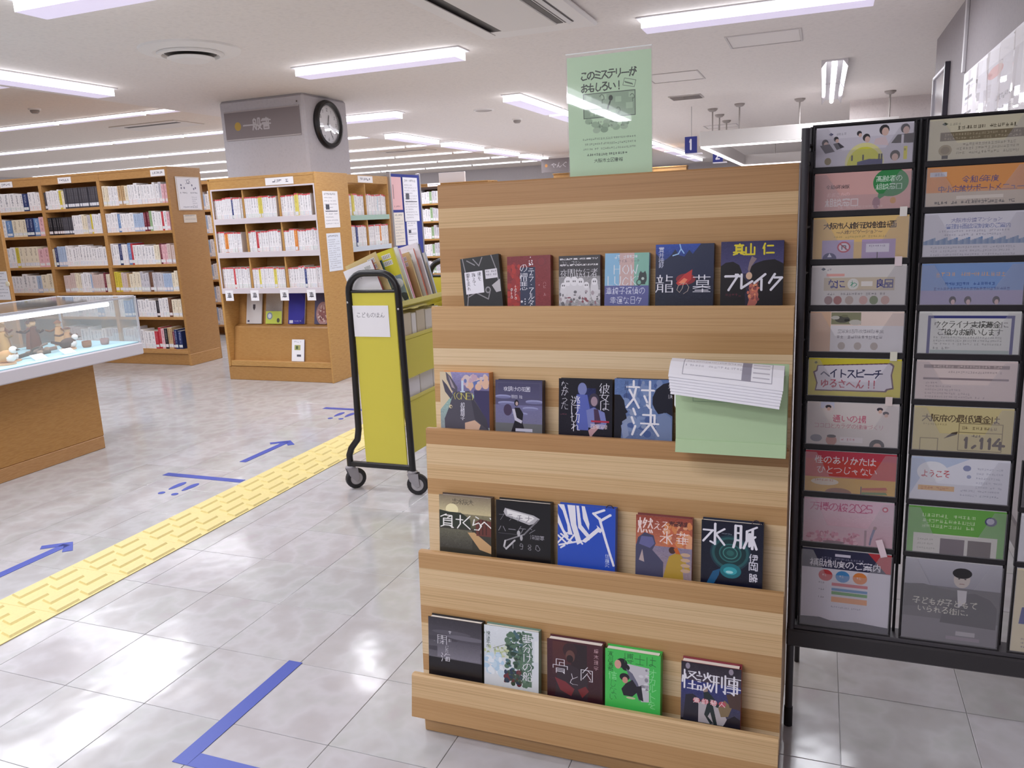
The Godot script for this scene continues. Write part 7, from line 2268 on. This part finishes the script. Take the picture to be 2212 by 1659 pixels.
func glyph(c: String) -> Array:   # polylines in a unit square
	if glyph_cache.has(c):
		return glyph_cache[c]
	var out := []
	if STROKES.has(c):
		for word in STROKES[c].split(" "):
			var q := PackedVector2Array()
			for i in word.length() / 2:
				q.append(Vector2(float(word[i * 2]), float(word[i * 2 + 1])) / 9.0)
			out.append(q)
	elif JOINED.has(c):
		var f: String = JOINED[c]
		var op := f[0]
		var at := 2 if op in "|-" else 1
		var a := part_name(f, at)
		var b := f.substr(at + a.length())
		if "/" in f:
			a = f.substr(at).get_slice("/", 0)
			b = f.get_slice("/", 1)
		while a.length() > 1 and not (known(a) and known(b)):   # the longest first part can swallow too much
			a = a.substr(0, a.length() - 1)
			b = f.substr(at + a.length())
		if op == "|":
			var s := float(f[1]) / 10.0
			out = placed(glyph(a), 0, 0, s - 0.05, 1) + placed(glyph(b), s + 0.05, 0, 0.95 - s, 1)
		elif op == "-":
			var s := float(f[1]) / 10.0
			out = placed(glyph(a), 0, 0, 1, s - 0.05) + placed(glyph(b), 0, s + 0.05, 1, 0.95 - s)
		elif op == "~":
			out = glyph(a) + placed(glyph(b), 0.34, 0, 0.64, 0.82)
		elif op == "^":
			out = glyph(a) + placed(glyph(b), 0.24, 0.54, 0.52, 0.46)
		elif op == "o":
			out = glyph(a) + placed(glyph(b), 0.18, 0.16, 0.64, 0.68)
		elif op == "g":
			out = glyph(a) + placed(glyph(b), 0.28, 0.34, 0.68, 0.66)
		else:
			out = glyph(a) + glyph(b)
	glyph_cache[c] = out
	return out


# ---------------------------------------------------------------- print on paper: flat pictures and lettering on an Image
func sheet(w: int, h: int, c: Color) -> Image:
	var im := Image.create(w, h, false, Image.FORMAT_RGB8)
	im.fill(c)
	return im


func rc(im: Image, x: float, y: float, w: float, h: float, c: Color) -> void:
	im.fill_rect(Rect2i(roundi(x), roundi(y), maxi(1, roundi(w)), maxi(1, roundi(h))), c)


func frame(im: Image, x: float, y: float, w: float, h: float, t: float, c: Color) -> void:
	rc(im, x, y, w, t, c)
	rc(im, x, y + h - t, w, t, c)
	rc(im, x, y, t, h, c)
	rc(im, x + w - t, y, t, h, c)


func oval(im: Image, cx: float, cy: float, rx: float, ry: float, c: Color) -> void:
	for y in range(ceili(cy - ry), floori(cy + ry) + 1):
		var k := 1.0 - pow((y - cy) / maxf(ry, 0.5), 2)
		if k > 0.0:
			var half := rx * sqrt(k)
			rc(im, cx - half, y, half * 2.0, 1, c)


func poly(im: Image, pts: PackedVector2Array, c: Color) -> void:
	var lo := INF
	var hi := -INF
	for p in pts:
		lo = minf(lo, p.y)
		hi = maxf(hi, p.y)
	for y in range(maxi(0, floori(lo)), mini(im.get_height() - 1, ceili(hi)) + 1):
		var xs := []
		var yy := y + 0.5
		for i in pts.size():
			var a := pts[i]
			var b := pts[(i + 1) % pts.size()]
			if (a.y <= yy) != (b.y <= yy):
				xs.append(a.x + (yy - a.y) / (b.y - a.y) * (b.x - a.x))
		xs.sort()
		for i in xs.size() / 2:
			if roundi(xs[i * 2 + 1]) > roundi(xs[i * 2]):
				rc(im, xs[i * 2], y, xs[i * 2 + 1] - xs[i * 2], 1, c)


func shape(im: Image, flat: Array, c: Color) -> void:   # a filled outline, points as shares of the sheet
	var q := PackedVector2Array()
	for i in flat.size() / 2:
		q.append(Vector2(flat[i * 2] * im.get_width(), flat[i * 2 + 1] * im.get_height()))
	poly(im, q, c)


func line(im: Image, a: Vector2, b: Vector2, t: float, c: Color) -> void:
	var d := (b - a)
	var n := Vector2(-d.y, d.x).normalized() * t * 0.5
	if d.length() > 0.3:
		poly(im, PackedVector2Array([a + n, b + n, b - n, a - n]), c)
	oval(im, a.x, a.y, t * 0.5, t * 0.5, c)
	oval(im, b.x, b.y, t * 0.5, t * 0.5, c)


func fade(im: Image, x: float, y: float, w: float, h: float, a: Color, b: Color, mottle := 0.0) -> void:   # a printed colour wash
	var r := RandomNumberGenerator.new()
	r.seed = int(x * 7 + y * 13 + w)
	for i in int(h):
		var c := a.lerp(b, i / h)
		rc(im, x, y + i, w, 1, c)
	if mottle > 0.0:
		for i in int(w * h / 90.0):
			var py := r.randf() * h
			var c := a.lerp(b, py / h)
			var k := r.randf_range(-mottle, mottle)
			oval(im, x + r.randf() * w, y + py, r.randf_range(2, 7), r.randf_range(1, 4), Color(c.r + k, c.g + k, c.b + k).clamp())


func type(im: Image, text: String, x: float, y: float, size: float, c: Color, weight := 0.1, upright := false, gap := 1.1, thin := 1.0, squash := 1.0) -> void:
	# size: height of a character; squash: its width against that; thin: how much thinner level strokes are; upright: written downwards
	for ch in text:
		if ch != " ":
			for l in glyph(ch):
				var pts := PackedVector2Array()
				for p in l:
					var q := Vector2(x + p.x * size * squash, y + p.y * size)
					if ch == "ー" and upright:
						q = Vector2(x + p.y * size * squash, y + p.x * size)
					pts.append(q)
				for i in pts.size() - 1:
					var d := (pts[i + 1] - pts[i]).normalized()
					line(im, pts[i], pts[i + 1], maxf(1.0, size * weight * lerpf(1.0, thin, absf(d.x) * absf(d.x))), c)
				if pts.size() == 1:
					oval(im, pts[0].x, pts[0].y, size * weight, size * weight, c)
		var step := size * gap * (0.6 if ch == " " or ch.unicode_at(0) < 128 else 1.0)
		if upright:
			y += step
		else:
			x += step * squash


func small_print(im: Image, x: float, y: float, w: float, size: float, c: Color, salt := 1) -> void:   # a line too small to read: strokes of the size and spacing of characters
	var r := RandomNumberGenerator.new()
	r.seed = salt * 977 + int(y)
	var at := x
	while at < x + w - size:
		if r.randf() < 0.92:
			for i in 4:
				if r.randf() < 0.5:
					rc(im, at, y + r.randf() * size, size * 0.8, size * 0.13, c)
				else:
					rc(im, at + r.randf() * size * 0.8, y, size * 0.13, size * 0.9, c)
		at += size * 1.08


func spots(im: Image, x: float, y: float, w: float, h: float, n: int, r0: float, r1: float, cols: Array, salt := 1) -> void:
	var r := RandomNumberGenerator.new()
	r.seed = salt
	for i in n:
		oval(im, x + r.randf() * w, y + r.randf() * h, r.randf_range(r0, r1), r.randf_range(r0, r1), cols[r.randi() % cols.size()])


func k(hex: String) -> Color:
	return Color.html(hex)
